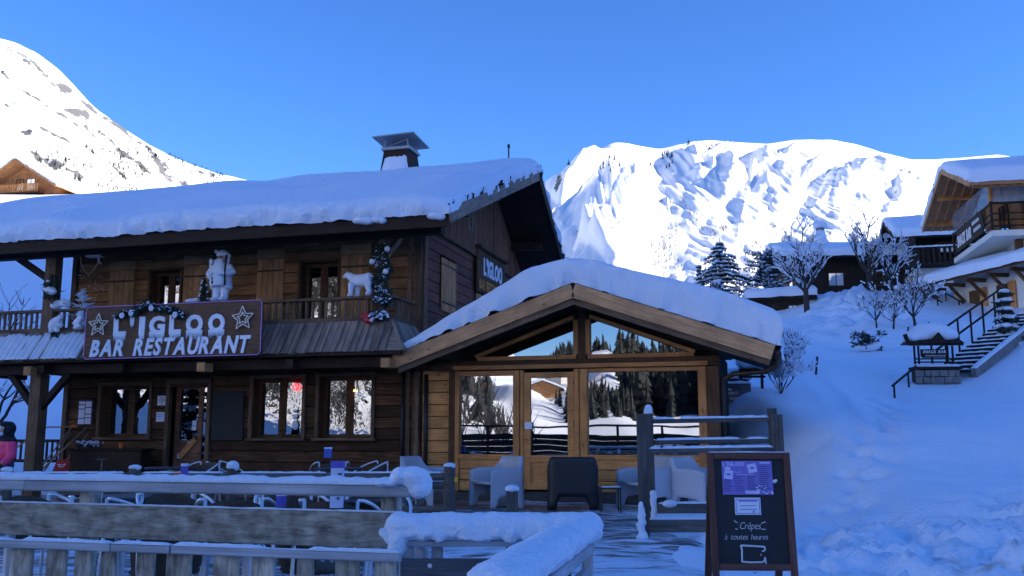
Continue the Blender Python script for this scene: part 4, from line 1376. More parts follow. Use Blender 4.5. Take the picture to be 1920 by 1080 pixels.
snow_pillow('roof_snow', ar, XA + 0.02, XB + 0.16, FY - 0.08, BYk, asnow,
            lambda x, y: 0.13 - AS * (math.sqrt((x - AX) ** 2 + 0.3) - abs(x - AX)) + 0.52 * min(1, max(0, (x - 0.1) / 2.4)) + 0.02 * math.sin(x * 2.3), rad=0.17, dx=0.07, dy=0.16, lump=0.10, seed=11, soft=0.05)

# ------------------------------------------------------------------ signs on the chalet
SX0, SX1, SZ0, SZ1 = -6.36, -2.47, 2.87, 3.90
sign = thing('restaurant_sign', 'big brown board reading L\'IGLOO BAR RESTAURANT on the balcony front', 'sign', L(SX0, -1.78, SZ0), -PHI)
SW, SH = SX1 - SX0, SZ1 - SZ0
m = MB(); c_ = 0.07
m.prism([(c_, 0), (SW - c_, 0), (SW - 0.02, 0.02), (SW, c_), (SW, SH - c_), (SW - c_, SH), (c_, SH), (0, SH - c_), (0, c_)], 0, 0.04)
add('board', m, M['sign'], sign)
m = MB()
m.tube([(0.05, -0.012, 0.0), (SW - 0.05, -0.012, 0.0), (SW, -0.012, 0.06), (SW, -0.012, SH - 0.05), (SW - 0.05, -0.012, SH), (0.05, -0.012, SH), (0, -0.012, SH - 0.06), (0, -0.012, 0.06), (0.05, -0.012, 0.0)], 0.006, 6)
add('light_string', m, M['led_blue'], sign)


def sgx(px):
    return (px - 166) / 329 * SW


ic = [("L", 222, 246, 0.0), ("'", 253, 261, 0.0), ("I", 271, 282, 0.0), ("G", 290, 320, 0), ("L", 328, 350, 0), ("O", 359, 390, 0), ("O", 400, 430, 0)]
CAP = 0.36
for chr_, a, b, _ in ic:
    me, g0, g1 = glyph(chr_, 0.5, M['letter'], 0.012, 0.024, 0.0)
    zs = [v.co.z for v in me.vertices]
    h = max(zs) - min(zs)
    k = (sgx(b) - sgx(a)) / (g1 - g0)
    zz = 0.44
    kz = CAP / h if chr_ != "'" else 0.17 / h
    z_at = zz if chr_ != "'" else zz + 0.2
    g = thing_part('letter', sign)
    o = link('face', me, g)
    o.location = (sgx(a) - g0 * k, -0.014, z_at - min(zs) * kz); o.scale = (k, 1, kz)
    # icicles hanging from the foot of the letter
    x = sgx(a) + 0.008
    while x < sgx(b) - 0.012:
        w_ = rnd.uniform(0.016, 0.03); h_ = rnd.uniform(0.05, 0.125) if chr_ != "'" else rnd.uniform(0.02, 0.05)
        top = 0.02 if chr_ in 'LI' else 0.06
        m = MB(); m.prism([(x, z_at + top), (x + w_ / 2, z_at - h_), (x + w_, z_at + top)], -0.024, -0.004)
        add('icicle', m, M['letter'], g)
        x += w_ * 0.92
letters('BAR', sgx(178), sgx(243), 0.055, -0.012, 0.44, M['letter'], sign, extrude=0.012, offset=0.016, shear=0.25)
letters('RESTAURANT', sgx(262), sgx(473), 0.055, -0.012, 0.44, M['letter'], sign, extrude=0.012, offset=0.016, shear=0.25)


def star_pts(cx, cz, r, ratio=0.45, rot=0.0, n=5):
    pts = []
    for k in range(2 * n):
        rr = r if k % 2 == 0 else r * ratio
        a = math.pi / 2 + math.pi * k / n + rot
        pts.append((cx + rr * math.cos(a), cz + rr * math.sin(a)))
    return pts


for px, zc, rot in ((193, 0.66, 0.0), (463, 0.69, 0.05)):
    st = thing_part('light_star', sign)
    for r in (0.235, 0.125):
        p = star_pts(sgx(px), zc, r, 0.46, rot)
        for k in range(10):
            a, b = p[k], p[(k + 1) % 10]
            m = MB(); m.tube([(a[0], -0.04, a[1]), (b[0], -0.04, b[1])], 0.011, 6); add('tube', m, M['star_tube'], st)

# fir garland lying over the sign's top edge
def leaf_cloud(mb, centre, r, n, size, seed, flat=0.3):
    q = random.Random(seed)
    for _ in range(n):
        while True:
            p = Vector((q.uniform(-1, 1), q.uniform(-1, 1), q.uniform(-1, 1)))
            if p.length < 1:
                break
        c = Vector(centre) + Vector((p.x * r[0], p.y * r[1], p.z * r[2]))
        d = Vector((q.uniform(-1, 1), q.uniform(-1, 1), q.uniform(-0.8, 0.6))).normalized()
        u = d.orthogonal().normalized()
        s = size * q.uniform(0.6, 1.3)
        mb.add([c - u * s * flat, c + d * s * 0.5 - u * s * flat * 0.7, c + d * s, c + u * s * flat], [(0, 1, 2, 3)])


gar = thing('garland', 'fir and flower garland hanging along the top of the big restaurant sign', 'garland', L(-4.6, -1.86, 3.75), -PHI)
m = MB(); fl = MB(); sn = MB()
for k in range(26):
    t = k / 25
    px = 236 + (352 - 236) * t
    x = SX0 + sgx(px) + 4.6
    z = -0.02 + 0.13 * math.sin(t * math.pi * 1.02) - 0.10 * abs(t - 0.5) * 1.2 + 0.03 * math.sin(t * 17)
    leaf_cloud(m, (x, -0.0, z), (0.12, 0.05, 0.055), 26, 0.09, k, 0.22)
    leaf_cloud(sn, (x, -0.04, z + 0.02), (0.1, 0.03, 0.04), 4, 0.05, k + 90, 0.4)
add('foliage', m, M['garland'], gar, norm=False)
add('frost', sn, M['tinsel'], gar, norm=False)
for px, dz in ((245, -0.06), (262, -0.02), (345, -0.09), (300, 0.06)):
    fl = MB(); x = SX0 + sgx(px) + 4.6
    for k in range(6):
        a = k * math.pi / 3
        fl.blob((x + 0.035 * math.cos(a), -0.07, dz + 0.035 * math.sin(a)), (0.03, 0.015, 0.03), 8, 5)
    add('blossom', fl, M['plush'], gar, smooth=True)

# sign on the gable end
gs = thing('gable_sign', 'small dark board lettered L\'IGLOO BAR RESTAURANT under the gable eave', 'sign', L(0.17, 3.25, 4.72), -PHI + R(90))
m = MB(); m.box(0, 0, 0, 2.3, 0.04, 1.02); add('board', m, M['frame_dark'], gs)
m = MB(); m.box(-0.05, -0.10, 1.03, 2.35, 0.05, 1.09); add('cap', m, M['frame_dark'], gs)
letters("L'IGLOO", 0.45, 2.0, 0.46, -0.012, 0.55, M['letter'], gs, extrude=0.008, offset=0.02)
letters('BAR RESTAURANT', 0.1, 2.22, 0.08, -0.012, 0.34, M['larch'], gs, extrude=0.008, offset=0.004)

# ------------------------------------------------------------------ decorations on the balcony
def at_rail(x):
    return L(x, -1.2, 3.985)


# bearded figurine
fg = thing('figurine', 'large white bearded winter figurine with fur hat standing on the balcony rail above the sign', 'figurine', L(-3.72, -1.24, 3.98), -PHI)
m = MB()
for s_ in (-1, 1):
    m.blob((s_ * 0.095, -0.05, 0.045), (0.08, 0.13, 0.05))
    m.tube([(s_ * 0.095, 0, 0.06), (s_ * 0.09, 0, 0.30), (s_ * 0.085, 0, 0.40)], [0.075, 0.085, 0.1], 12)
o = remeshed('legs', m, M['plush'], fg, 0.018, 4)
m = MB()
m.lathe([(0.215, 0.30), (0.225, 0.36), (0.20, 0.52), (0.19, 0.66), (0.16, 0.76), (0.08, 0.80)], 18)
m.blob((-0.13, 0, 0.32), (0.10, 0.12, 0.10)); m.blob((0.15, 0, 0.30), (0.10, 0.12, 0.08))
m.tube([(-0.15, 0, 0.72), (-0.245, -0.02, 0.56), (-0.15, -0.16, 0.50), (-0.08, -0.19, 0.50)], [0.075, 0.085, 0.07, 0.055], 12)
m.tube([(0.15, 0, 0.72), (0.25, -0.02, 0.58), (0.19, -0.15, 0.54), (0.13, -0.19, 0.55)], [0.075, 0.085, 0.07, 0.055], 12)
o = remeshed('coat', m, M['plush'], fg, 0.018, 4)
m = MB(); m.blob((0, 0, 0.86), (0.105, 0.11, 0.125)); m.blob((0, -0.105, 0.86), (0.022, 0.03, 0.025)); remeshed('head', m, M['skin'], fg, 0.014, 3)
m = MB(); m.blob((0, 0.02, 0.95), (0.13, 0.13, 0.085)); m.blob((0.0, 0.03, 0.98), (0.10, 0.10, 0.075)); m.blob((0.10, 0.05, 0.93), (0.06, 0.06, 0.06)); m.blob((0, 0.06, 0.85), (0.135, 0.10, 0.14))
remeshed('hat', m, M['plush'], fg, 0.016, 3)
m = MB(); m.blob((0, -0.10, 0.72), (0.115, 0.07, 0.14)); m.blob((0, -0.13, 0.58), (0.085, 0.06, 0.14)); m.blob((0, -0.13, 0.46), (0.05, 0.04, 0.08)); m.blob((-0.05, -0.12, 0.81), (0.05, 0.03, 0.03)); m.blob((0.05, -0.12, 0.81), (0.05, 0.03, 0.03))
remeshed('beard', m, M['plush'], fg, 0.014, 3)
for s_ in (-1, 1):
    m = MB(); m.blob((s_ * 0.04, -0.108, 0.885), (0.026, 0.014, 0.016), 8, 6); add('eye', m, M['black'], fg, smooth=True)
    m = MB(); m.blob((s_ * 0.105, -0.2, 0.53), (0.045, 0.045, 0.05), 10, 8)
    for q in range(4):
        m.tube([(s_ * 0.105 - 0.03 + q * 0.02, -0.21, 0.55), (s_ * 0.105 - 0.03 + q * 0.02, -0.245, 0.53), (s_ * 0.105 - 0.03 + q * 0.02, -0.235, 0.50)], 0.012, 6)
    m.tube([(s_ * 0.07, -0.2, 0.55), (s_ * 0.055, -0.235, 0.565)], 0.013, 6)
    remeshed('mitten', m, M['plush'], fg, 0.01, 2)
m = MB(); m.tube([(0.21, -0.19, 0.30), (0.20, -0.2, 0.62), (0.19, -0.14, 0.90)], [0.022, 0.018, 0.024], 8); add('staff', m, M['bark'], fg, smooth=True)
m = MB(); m.tube([(-0.07, -0.21, 0.47), (-0.06, -0.21, 0.38)], 0.012, 6); m.blob((-0.055, -0.21, 0.36), (0.03, 0.02, 0.03), 8, 6); add('lantern', m, M['metal_dark'], fg)
m = MB(); leaf_cloud(m, (-0.17, 0.02, 0.86), (0.08, 0.06, 0.13), 120, 0.06, 5); add('pack_foliage', m, M['garland'], fg, norm=False)
m = MB(); m.blob((-0.13, 0.0, 1.02), (0.045, 0.045, 0.045)); m.blob((-0.21, -0.04, 0.82), (0.05, 0.05, 0.06)); m.blob((-0.24, -0.02, 0.74), (0.03, 0.03, 0.05))
remeshed('pack', m, M['plush'], fg, 0.014, 3)

ft = thing('small_tree', 'knee high decorated fir standing at the bearded figurine\'s boots', 'decoration', L(-4.05, -1.3, 3.98), -PHI)
m = MB()
for k in range(7):
    leaf_cloud(m, (0, 0, 0.06 + k * 0.06), (0.12 - k * 0.013, 0.1 - k * 0.01, 0.05), 60, 0.05, k + 40)
add('foliage', m, M['garland'], ft, norm=False)
m = MB(); m.tube([(0, 0, 0), (0, 0, 0.42)], 0.012, 6); add('stem', m, M['bark'], ft)
for k in range(9):
    m = MB(); a = k * 2.1; z = 0.07 + k * 0.045; r_ = 0.10 - k * 0.007
    m.blob((r_ * math.cos(a), -abs(r_ * math.sin(a)) - 0.01, z), (0.022, 0.022, 0.022), 8, 6); add('bauble', m, M['bauble'], ft, smooth=True)
m = MB(); m.blob((-0.2, 0, 0.04), (0.17, 0.08, 0.05)); m.blob((-0.1, 0, 0.05), (0.1, 0.07, 0.05)); sb = remeshed('snow_patch', m, M['snow'], None, 0.02, 3)
sb.location = L(-4.12, -1.28, 3.98); sb.rotation_euler = (0, 0, -PHI); tag(sb, 'low heap of snow on the balcony rail left of the bearded figurine', 'snow')


def polar_bear(mb, k=1.0, stand=False):
    """bear walking towards -x"""
    if not stand:
        mb.blob((0.02, 0, 0.30), (0.24, 0.115, 0.125)); mb.blob((0.16, 0, 0.31), (0.13, 0.12, 0.13)); mb.blob((-0.13, 0, 0.31), (0.12, 0.105, 0.12))
        mb.tube([(-0.16, 0, 0.33), (-0.25, 0, 0.39), (-0.31, 0, 0.42)], [0.095, 0.075, 0.062], 12)
        mb.blob((-0.33, 0, 0.425), (0.075, 0.058, 0.055)); mb.blob((-0.40, 0, 0.405), (0.055, 0.034, 0.032))
        for s_ in (-1, 1):
            mb.blob((-0.295, s_ * 0.05, 0.475), (0.02, 0.015, 0.022), 8, 6)
            f = 0.03 * s_
            mb.tube([(-0.15 + f, s_ * 0.06, 0.26), (-0.165 + f, s_ * 0.065, 0.12), (-0.16 + f, s_ * 0.065, 0.03)], [0.07, 0.05, 0.045], 10)
            mb.blob((-0.185 + f, s_ * 0.065, 0.025), (0.065, 0.045, 0.028))
            mb.tube([(0.19 - f, s_ * 0.06, 0.26), (0.17 - f, s_ * 0.065, 0.15), (0.20 - f, s_ * 0.065, 0.10), (0.19 - f, s_ * 0.065, 0.03)], [0.085, 0.058, 0.048, 0.045], 10)
            mb.blob((0.165 - f, s_ * 0.065, 0.025), (0.065, 0.045, 0.028))
        mb.blob((0.27, 0, 0.36), (0.025, 0.02, 0.025), 8, 6)
    return mb


def bear_face(parent, z=0.41, x=-0.45):
    m = MB(); m.blob((x, 0, z), (0.015, 0.016, 0.012), 8, 6); add('nose', m, M['black'], parent, smooth=True)
    for s_ in (-1, 1):
        m = MB(); m.blob((x + 0.075, s_ * 0.042, z + 0.035), (0.008, 0.008, 0.008), 6, 5); add('eye', m, M['black'], parent, smooth=True)


pb = thing('polar_bear', 'white polar bear figure walking along the balcony rail near the decorated post', 'bear figure', L(-0.72, -1.22, 3.98), -PHI + R(-12))
remeshed('body', polar_bear(MB()), M['plush'], pb, 0.014, 3); bear_face(pb)

# decorated post on the right
dp = thing('post_garland', 'dark fir garland with white baubles wrapped around the right balcony post', 'garland', L(-0.3, -1.2, 3.9), -PHI)
m = MB(); sn = MB()
for k in range(14):
    z = 0.02 + k * 0.075
    a = k * 0.9
    leaf_cloud(m, (0.05 * math.cos(a), -0.03 + 0.04 * math.sin(a), z), (0.2 - 0.004 * k, 0.15, 0.07), 75, 0.09, k + 300, 0.22)
    leaf_cloud(sn, (0.05 * math.cos(a), -0.10, z), (0.15, 0.07, 0.06), 9, 0.055, k + 340, 0.45)
leaf_cloud(m, (0.0, 0, 1.2), (0.16, 0.12, 0.16), 120, 0.1, 399, 0.2)
leaf_cloud(m, (0.1, -0.1, -0.08), (0.22, 0.14, 0.10), 130, 0.09, 398, 0.22)
leaf_cloud(sn, (0.08, -0.18, -0.06), (0.2, 0.06, 0.07), 16, 0.06, 397, 0.45)
add('foliage', m, M['garland'], dp, norm=False); add('frost', sn, M['tinsel'], dp, norm=False)
for x, z in ((0.16, 0.93), (-0.14, 0.70), (0.14, 0.50)):
    m = MB(); m.blob((x, -0.18, z), (0.055, 0.055, 0.055), 14, 10); add('bauble', m, M['bauble'], dp, smooth=True)
gf = thing('ribbon_bunch', 'red ribbon bunch with snowy greenery hanging below the balcony rail by the garland post', 'decoration', L(-0.42, -1.36, 3.52), -PHI)
m = MB()
m.blob((-0.12, 0, 0.06), (0.13, 0.07, 0.08)); m.blob((-0.05, -0.02, -0.02), (0.11, 0.07, 0.08))
remeshed('ribbon', m, M['red'], gf, 0.02, 2)
m = MB(); leaf_cloud(m, (0.14, 0, 0.05), (0.2, 0.1, 0.1), 130, 0.09, 411, 0.22); add('foliage', m, M['garland'], gf, norm=False)
m = MB(); leaf_cloud(m, (0.16, -0.06, 0.07), (0.2, 0.07, 0.08), 40, 0.07, 412, 0.5); m.blob((0.03, -0.06, -0.02), (0.05, 0.05, 0.05), 10, 8); add('frost', m, M['tinsel'], gf, norm=False)
for k in range(3):
    m = MB(); m.tube([(-0.2 + 0.08 * k, -0.07, 0.09 - 0.05 * k), (-0.02 + 0.06 * k, -0.09, 0.0 - 0.02 * k)], 0.012, 6); add('band', m, M['neon_red'] if False else M['red'], gf)

# left end of the balcony: frosted tree, bears on the rail
wt = thing('frosted_tree', 'white frosted artificial tree with tiny lights at the left end of the balcony', 'decoration', L(-7.15, -0.95, 3.7), -PHI)
q = random.Random(12)
m = MB(); m.tube([(0, 0, -0.7), (0.02, 0, 0.2), (0.0, 0, 0.75)], [0.03, 0.03, 0.012], 8); add('trunk', m, M['tinsel'], wt, smooth=True)
m = MB()
for k in range(46):
    z = q.uniform(0.05, 0.7); a = q.uniform(0, 6.28); ln = (0.42 - 0.42 * (z - 0.05)) * q.uniform(0.6, 1.0)
    p = Vector((0, 0, z)); pts = [p]
    d = Vector((math.cos(a), math.sin(a), 0.15))
    for s_ in range(5):
        p = p + d * (ln / 5); d = (d + Vector((q.uniform(-.4, .4), q.uniform(-.4, .4), q.uniform(-.35, .45)))).normalized(); pts.append(p.copy())
    m.tube(pts, [0.026, 0.024, 0.022, 0.018, 0.014, 0.008], 6)
add('crown', m, M['tinsel'], wt, smooth=True)
m = MB()
for k in range(30):
    m.blob((q.uniform(0.0, 0.62), q.uniform(-0.3, 0.1), q.uniform(0.25, 1.0)), (0.009, 0.009, 0.009), 6, 4)
o = add('fairy_lights', m, M['bauble'], wt); o['kind'] = 'stuff'
pc = thing('snowy_fir_tuft', 'dark fir tuft under a white frosting beside the left balcony post', 'decoration', L(-7.62, -1.35, 4.25), -PHI)
m = MB(); leaf_cloud(m, (0, 0, 0.15), (0.2, 0.1, 0.3), 160, 0.11, 511, 0.2); add('foliage', m, M['garland'], pc, norm=False)
m = MB(); m.blob((0.0, -0.06, 0.12), (0.16, 0.08, 0.06)); m.blob((0.08, -0.07, 0.06), (0.12, 0.07, 0.06)); m.blob((-0.05, -0.05, 0.30), (0.06, 0.05, 0.03)); remeshed('frosting', m, M['plush'], pc, 0.02, 3)


def sitting_bear(name, label, loc, rz, k=1.0):
    t = thing(name, label, 'bear figure', loc, rz)
    m = MB()
    m.blob((0, 0, 0.14), (0.105, 0.10, 0.14)); m.blob((0, -0.02, 0.30), (0.08, 0.08, 0.075)); m.blob((0, -0.085, 0.285), (0.035, 0.045, 0.03))
    for s_ in (-1, 1):
        m.blob((s_ * 0.06, 0, 0.365), (0.022, 0.015, 0.022), 8, 6)
        m.tube([(s_ * 0.08, -0.02, 0.22), (s_ * 0.115, -0.07, 0.15), (s_ * 0.10, -0.11, 0.10)], [0.042, 0.036, 0.034], 8)
        m.tube([(s_ * 0.06, -0.02, 0.07), (s_ * 0.08, -0.07, 0.04), (s_ * 0.08, -0.09, 0.0)], [0.055, 0.05, 0.045], 8)
    remeshed('body', m, M['plush'], t, 0.014, 3)
    m = MB(); m.blob((0, -0.13, 0.29), (0.014, 0.012, 0.011), 8, 6); add('nose', m, M['black'], t, smooth=True)
    for s_ in (-1, 1):
        m = MB(); m.blob((s_ * 0.03, -0.095, 0.325), (0.008, 0.008, 0.008), 6, 5); add('eye', m, M['black'], t, smooth=True)
    t.scale = (k, k, k)
    return t


sitting_bear('bear_cub', 'small upright white bear figure in front of the balcony balusters beside the big sign', L(-6.78, -1.42, 3.52), -PHI - R(25), 1.0)
cl = thing('climbing_bear', 'white bear figure lying over the balcony rail left of the frosted tree', 'bear figure', L(-7.48, -1.24, 3.98), -PHI)
m = MB(); m.blob((-0.08, 0, 0.09), (0.17, 0.10, 0.095), rot=Matrix.Rotation(R(-20), 3, 'Y')); m.blob((0.2, -0.02, 0.10), (0.08, 0.075, 0.095)); m.blob((0.08, 0, 0.17), (0.06, 0.06, 0.05)); m.blob((0.08, 0, 0.10), (0.12, 0.08, 0.06)); m.blob((0.2, -0.09, 0.09), (0.03, 0.035, 0.025))
remeshed('body', m, M['plush'], cl, 0.016, 3)
m = MB(); m.blob((0.2, -0.13, 0.095), (0.014, 0.012, 0.011), 8, 6); add('nose', m, M['black'], cl, smooth=True)
cw = thing('hanging_bear', 'white bear figure clinging head down to the balusters below the rail with a round ball', 'bear figure', L(-7.42, -1.36, 3.45), -PHI)
m = MB(); m.blob((-0.06, 0, 0.2), (0.12, 0.09, 0.16), rot=Matrix.Rotation(R(35), 3, 'Y')); m.blob((0.10, -0.03, 0.33), (0.07, 0.06, 0.06)); m.blob((0.02, 0, 0.28), (0.09, 0.07, 0.08)); m.blob((0.12, -0.03, 0.17), (0.07, 0.05, 0.045)); m.blob((-0.1, -0.02, 0.06), (0.06, 0.06, 0.06))
remeshed('body', m, M['plush'], cw, 0.016, 3)
m = MB(); m.blob((0.10, -0.10, 0.07), (0.06, 0.06, 0.06)); add('ball', m, M['bauble'], cw, smooth=True)
m = MB(); leaf_cloud(m, (0.02, -0.02, -0.05), (0.16, 0.08, 0.1), 110, 0.08, 77, 0.25); add('foliage', m, M['garland'], cw, norm=False)

# camera box under the eave with its dangling cable
cm = thing('surveillance_camera', 'grey box camera with a looping cable under the chalet eave', 'camera', L(-6.62, -1.3, 5.02), -PHI)
m = MB(); m.box(-0.2, -0.08, 0, 0.14, 0.08, 0.13); add('housing', m, M['plastic'], cm)
m = MB(); m.box(-0.24, -0.1, 0.131, 0.15, 0.1, 0.15); add('hood', m, M['white'], cm)
m = MB(); m.tube([(0.15, 0, 0.06), (0.2, -0.02, 0.06)], 0.055, 12); add('lens', m, M['metal_dark'], cm)
m = MB(); m.tube([(0.05, 0, 0), (0.05, 0.02, -0.1), (0.05, 0.1, -0.12)], 0.02, 8); add('bracket', m, M['plastic'], cm)
m = MB(); pts = [(0.05, 0, -0.08)]
for k in range(13):
    a = k / 12; pts.append((0.05 - 0.42 * a, 0, -0.12 - 0.28 * math.sin(a * math.pi * 0.92) + 0.1 * a))
pts.append((-0.4, 0, 0.1)); m.tube(pts, 0.01, 6); add('cable', m, M['ash'], cm, smooth=True)

# ------------------------------------------------------------------ things on the ground floor wall
def sheet(name, label, cat, x, z, w_, h_, y=-0.10, mat='paper', lines=(), inset=0.12, group=None):
    t = thing(name, label, cat, L(x, y, z), -PHI, group)
    m = MB(); m.box(0, 0, 0, w_, 0.008, h_); add('page', m, M[mat], t)
    for i, (a, b, c, d) in enumerate(lines):
        m = MB(); m.box(a * w_, -0.003, b * h_, c * w_, 0.004, d * h_); add('line', m, M['print'], t)
    return t


mc = thing('menu_case', 'glazed menu display case with pages in a black grid on the chalet wall', 'menu board', L(-7.78, -0.12, 1.62), -PHI)
m = MB(); m.box(0, 0, 0, 0.36, 0.05, 0.54); add('case', m, M['print'], mc)
for (a, b, c, d) in ((0.02, 0.02, 0.17, 0.13), (0.02, 0.15, 0.17, 0.33), (0.02, 0.35, 0.17, 0.42), (0.02, 0.44, 0.17, 0.50), (0.19, 0.02, 0.34, 0.14), (0.19, 0.16, 0.34, 0.22), (0.19, 0.24, 0.34, 0.36), (0.19, 0.38, 0.34, 0.50)):
    m = MB(); m.box(a, -0.006, b, c, 0.0, d); add('page', m, M['card'], mc)
sheet('notice', 'upper white printed notice on the board left of the chalet door', 'notice', -5.83, 2.02, 0.22, 0.2, lines=((0.2, 0.75, 0.75, 0.82), (0.1, 0.58, 0.88, 0.63), (0.1, 0.45, 0.88, 0.5), (0.1, 0.32, 0.8, 0.37), (0.45, 0.1, 0.6, 0.2)))
sheet('notice', 'lower lilac notice on the board left of the chalet door', 'notice', -5.84, 1.68, 0.2, 0.2, mat='card', lines=((0.1, 0.7, 0.85, 0.74), (0.1, 0.5, 0.6, 0.54)))
sheet('notice', 'little white sticker low on the chalet door', 'notice', -5.42, 0.92, 0.09, 0.1, y=0.10, lines=((0.3, 0.2, 0.6, 0.45),))
sheet('notice', 'narrow white card stuck inside the chalet door glass', 'notice', -5.1, 1.5, 0.1, 0.2, y=0.10, lines=((0.1, 0.45, 0.9, 0.52),))
wc = thing('wall_chalkboard', 'black chalkboard with faded chalk scrawl between the door and the window', 'chalkboard', L(-4.5, -0.11, 1.3), -PHI)
m = MB(); m.box(0, 0, 0, 0.72, 0.03, 1.0); add('board', m, M['slate'], wc)
q = random.Random(5)
for row, (z, x0, x1) in enumerate(((0.84, 0.1, 0.5), (0.72, 0.06, 0.62), (0.6, 0.36, 0.6))):
    x = x0
    while x < x1:
        pts = [(x, -0.006, z), (x + 0.02, -0.006, z + 0.06), (x + 0.035, -0.006, z + q.uniform(0, 0.05)), (x + 0.05, -0.006, z + 0.03)]
        m = MB(); m.tube(pts, 0.0035, 4); add('chalk_mark', m, M['panel'], wc); x += 0.085
rs = thing('red_star', 'glowing red star in the top of the window right of the chalkboard', 'light star', L(-2.72, 0.10, 2.37), -PHI)
p = star_pts(0, 0, 0.085, 0.45)
m = MB(); m.tube([(a, 0, b) for a, b in p] + [(p[0][0], 0, p[0][1])], 0.012, 6); add('tube', m, M['neon_red'], rs)
sm = thing('snowman_decal', 'pale snowman decal on the window pane below the red star', 'decal', L(-2.72, 0.125, 1.5), -PHI)
m = MB(); m.blob((0, 0, 0.1), (0.075, 0.008, 0.1)); m.blob((0, 0, 0.27), (0.055, 0.008, 0.06)); m.blob((0, 0, 0.38), (0.04, 0.008, 0.045))
m.tube([(-0.04, 0, 0.27), (-0.1, 0, 0.34)], 0.01, 5); m.tube([(0.04, 0, 0.27), (0.1, 0, 0.34)], 0.01, 5)
remeshed('decal', m, M['letter'], sm, 0.009, 1)
wl_ = thing('wall_lamp', 'tiny warm lamp glowing behind the right ground floor window', 'lamp', L(-1.42, 0.11, 2.28), -PHI)
m = MB(); m.blob((0, 0, 0), (0.018, 0.018, 0.018), 8, 6); add('bulb', m, M['lamp_warm'], wl_)
m = MB(); m.tube([(0, 0, 0.015), (0, 0.02, 0.08)], 0.006, 6); add('stem', m, M['metal_dark'], wl_)

# ------------------------------------------------------------------ fences in the foreground
def snow_strip(name, p0, p1, w_, h_, parent, seed=0, mat=None, n=None, gaps=0.0):
    """thin uneven strip of snow lying along a rail"""
    p0 = Vector(p0); p1 = Vector(p1); d = p1 - p0; ln = d.length
    n = n or max(6, int(ln / 0.03))
    side = Vector((-d.y, d.x, 0)).normalized()
    prof = [(-0.5, 0.0), (-0.52, 0.35), (-0.38, 0.8), (0, 1.0), (0.38, 0.8), (0.52, 0.35), (0.5, 0.0)]
    P = np.zeros((n + 1, len(prof), 3))
    for i in range(n + 1):
        t = i / n
        c = p0 + d * t
        nz = mnoise.noise(Vector((t * ln * 6, seed, 1))); n2 = mnoise.noise(Vector((t * ln * 19, seed, 4)))
        k = 1 + 0.35 * nz + 0.25 * n2
        if gaps and mnoise.noise(Vector((t * ln * 3.1, seed + 9, 7))) < -0.35 * (2 - gaps):
            k *= 0.12
        k *= min(1, min(t, 1 - t) * ln / 0.03 + 0.15)
        for j, (a, b) in enumerate(prof):
            q = c + side * (a * w_ * (1 + 0.12 * n2)) + Vector((0, 0, b * h_ * k))
            P[i, j] = q
    m = MB(); m.grid(P)
    return add(name, m, mat or M['snow_small'], parent, smooth=True)


bf = thing('board_fence', 'weathered fence with one wide board and a snowy rail across the left foreground', 'fence', (-0.48, 4.75, 0))
A = Vector((0, 0, 0)); Dv = Vector((-4.6, 1.30, 0))
dn = Dv.normalized()
for k, f in enumerate((0.03, 0.40, 0.82)):
    c = A + Dv * f + Vector((0.02, 0.085, 0))
    plank('post', c + Vector((0, 0, 0.0)), c + Vector((0, 0, 1.045)), 0.085, 0.085, M['fence'], bf, up=dn)
br = 0.47
plank('rail', A + Vector((0, 0, 1.055)), A + Dv * br + Vector((0, 0, 1.055)), 0.056, 0.075, M['rail'], bf)
plank('rail', A + Dv * (br + 0.001) + Vector((0, 0, 1.057)), A + Dv + Vector((0, 0, 1.06)), 0.056, 0.075, M['rail'], bf)
snow_strip('rail_snow', A + Vector((0, 0, 1.084)), A + Dv + Vector((0, 0, 1.088)), 0.08, 0.036, bf, 3)
plank('wide_board', A + Vector((-0.03, 0.02, 0.865)), A + Dv + Vector((0, 0.02, 0.885)), 0.172, 0.03, M['fence'], bf)
snow_strip('board_snow', A + Vector((-0.03, 0.02, 0.951)), A + Dv + Vector((0, 0.02, 0.971)), 0.03, 0.008, bf, 5)
m = MB()
m.blob((0.0, 0.0, 1.125), (0.085, 0.08, 0.05)); m.blob((-0.06, 0, 1.13), (0.05, 0.07, 0.045)); m.blob((0.03, 0.0, 1.075), (0.065, 0.075, 0.06)); m.blob((0.06, 0, 1.10), (0.03, 0.06, 0.05))
m.blob((-0.13, 0, 1.095), (0.07, 0.06, 0.02))
remeshed('snow_lump', m, M['snow'], bf, 0.010, 3, rough=0.006)

pf = thing('picket_fence', 'low grey picket fence with a frosty top rail along the lower left edge', 'fence', (-0.43, 3.8, 0))
Dp = Vector((-3.3, 0.93, 0)); dn = Dp.normalized(); ln = Dp.length
cuts = [0.0, 1.02, 1.305, 3.43]
for a, b in ((0.0, 1.0), (1.012, 1.29), (1.30, 3.42)):
    plank('rail', dn * a + Vector((0, 0, 0.855)), dn * b + Vector((0, 0, 0.855)), 0.034, 0.035, M['rail'], pf)
    snow_strip('rail_snow', dn * a + Vector((0, 0, 0.872)), dn * b + Vector((0, 0, 0.872)), 0.037, 0.013, pf, int(a * 9), gaps=1.0)
s_ = 0.02
q = random.Random(3)
while s_ < ln - 0.1:
    w_ = q.choice((0.07, 0.085, 0.1, 0.115))
    c = dn * (s_ + w_ / 2) + Vector((0, 0.04, 0))
    lean = dn * q.uniform(-0.012, 0.012)
    plank('picket', c + Vector((0, 0, 0.02)), c + lean + Vector((0, 0, 0.835)), w_, 0.02, M['fence'], pf, up=dn)
    s_ += w_ + q.choice((0.045, 0.06, 0.08, 0.105))
plank('lower_rail', dn * 0 + Vector((0, 0.062, 0.2)), dn * ln + Vector((0, 0.062, 0.2)), 0.06, 0.02, M['fence_dark'], pf)

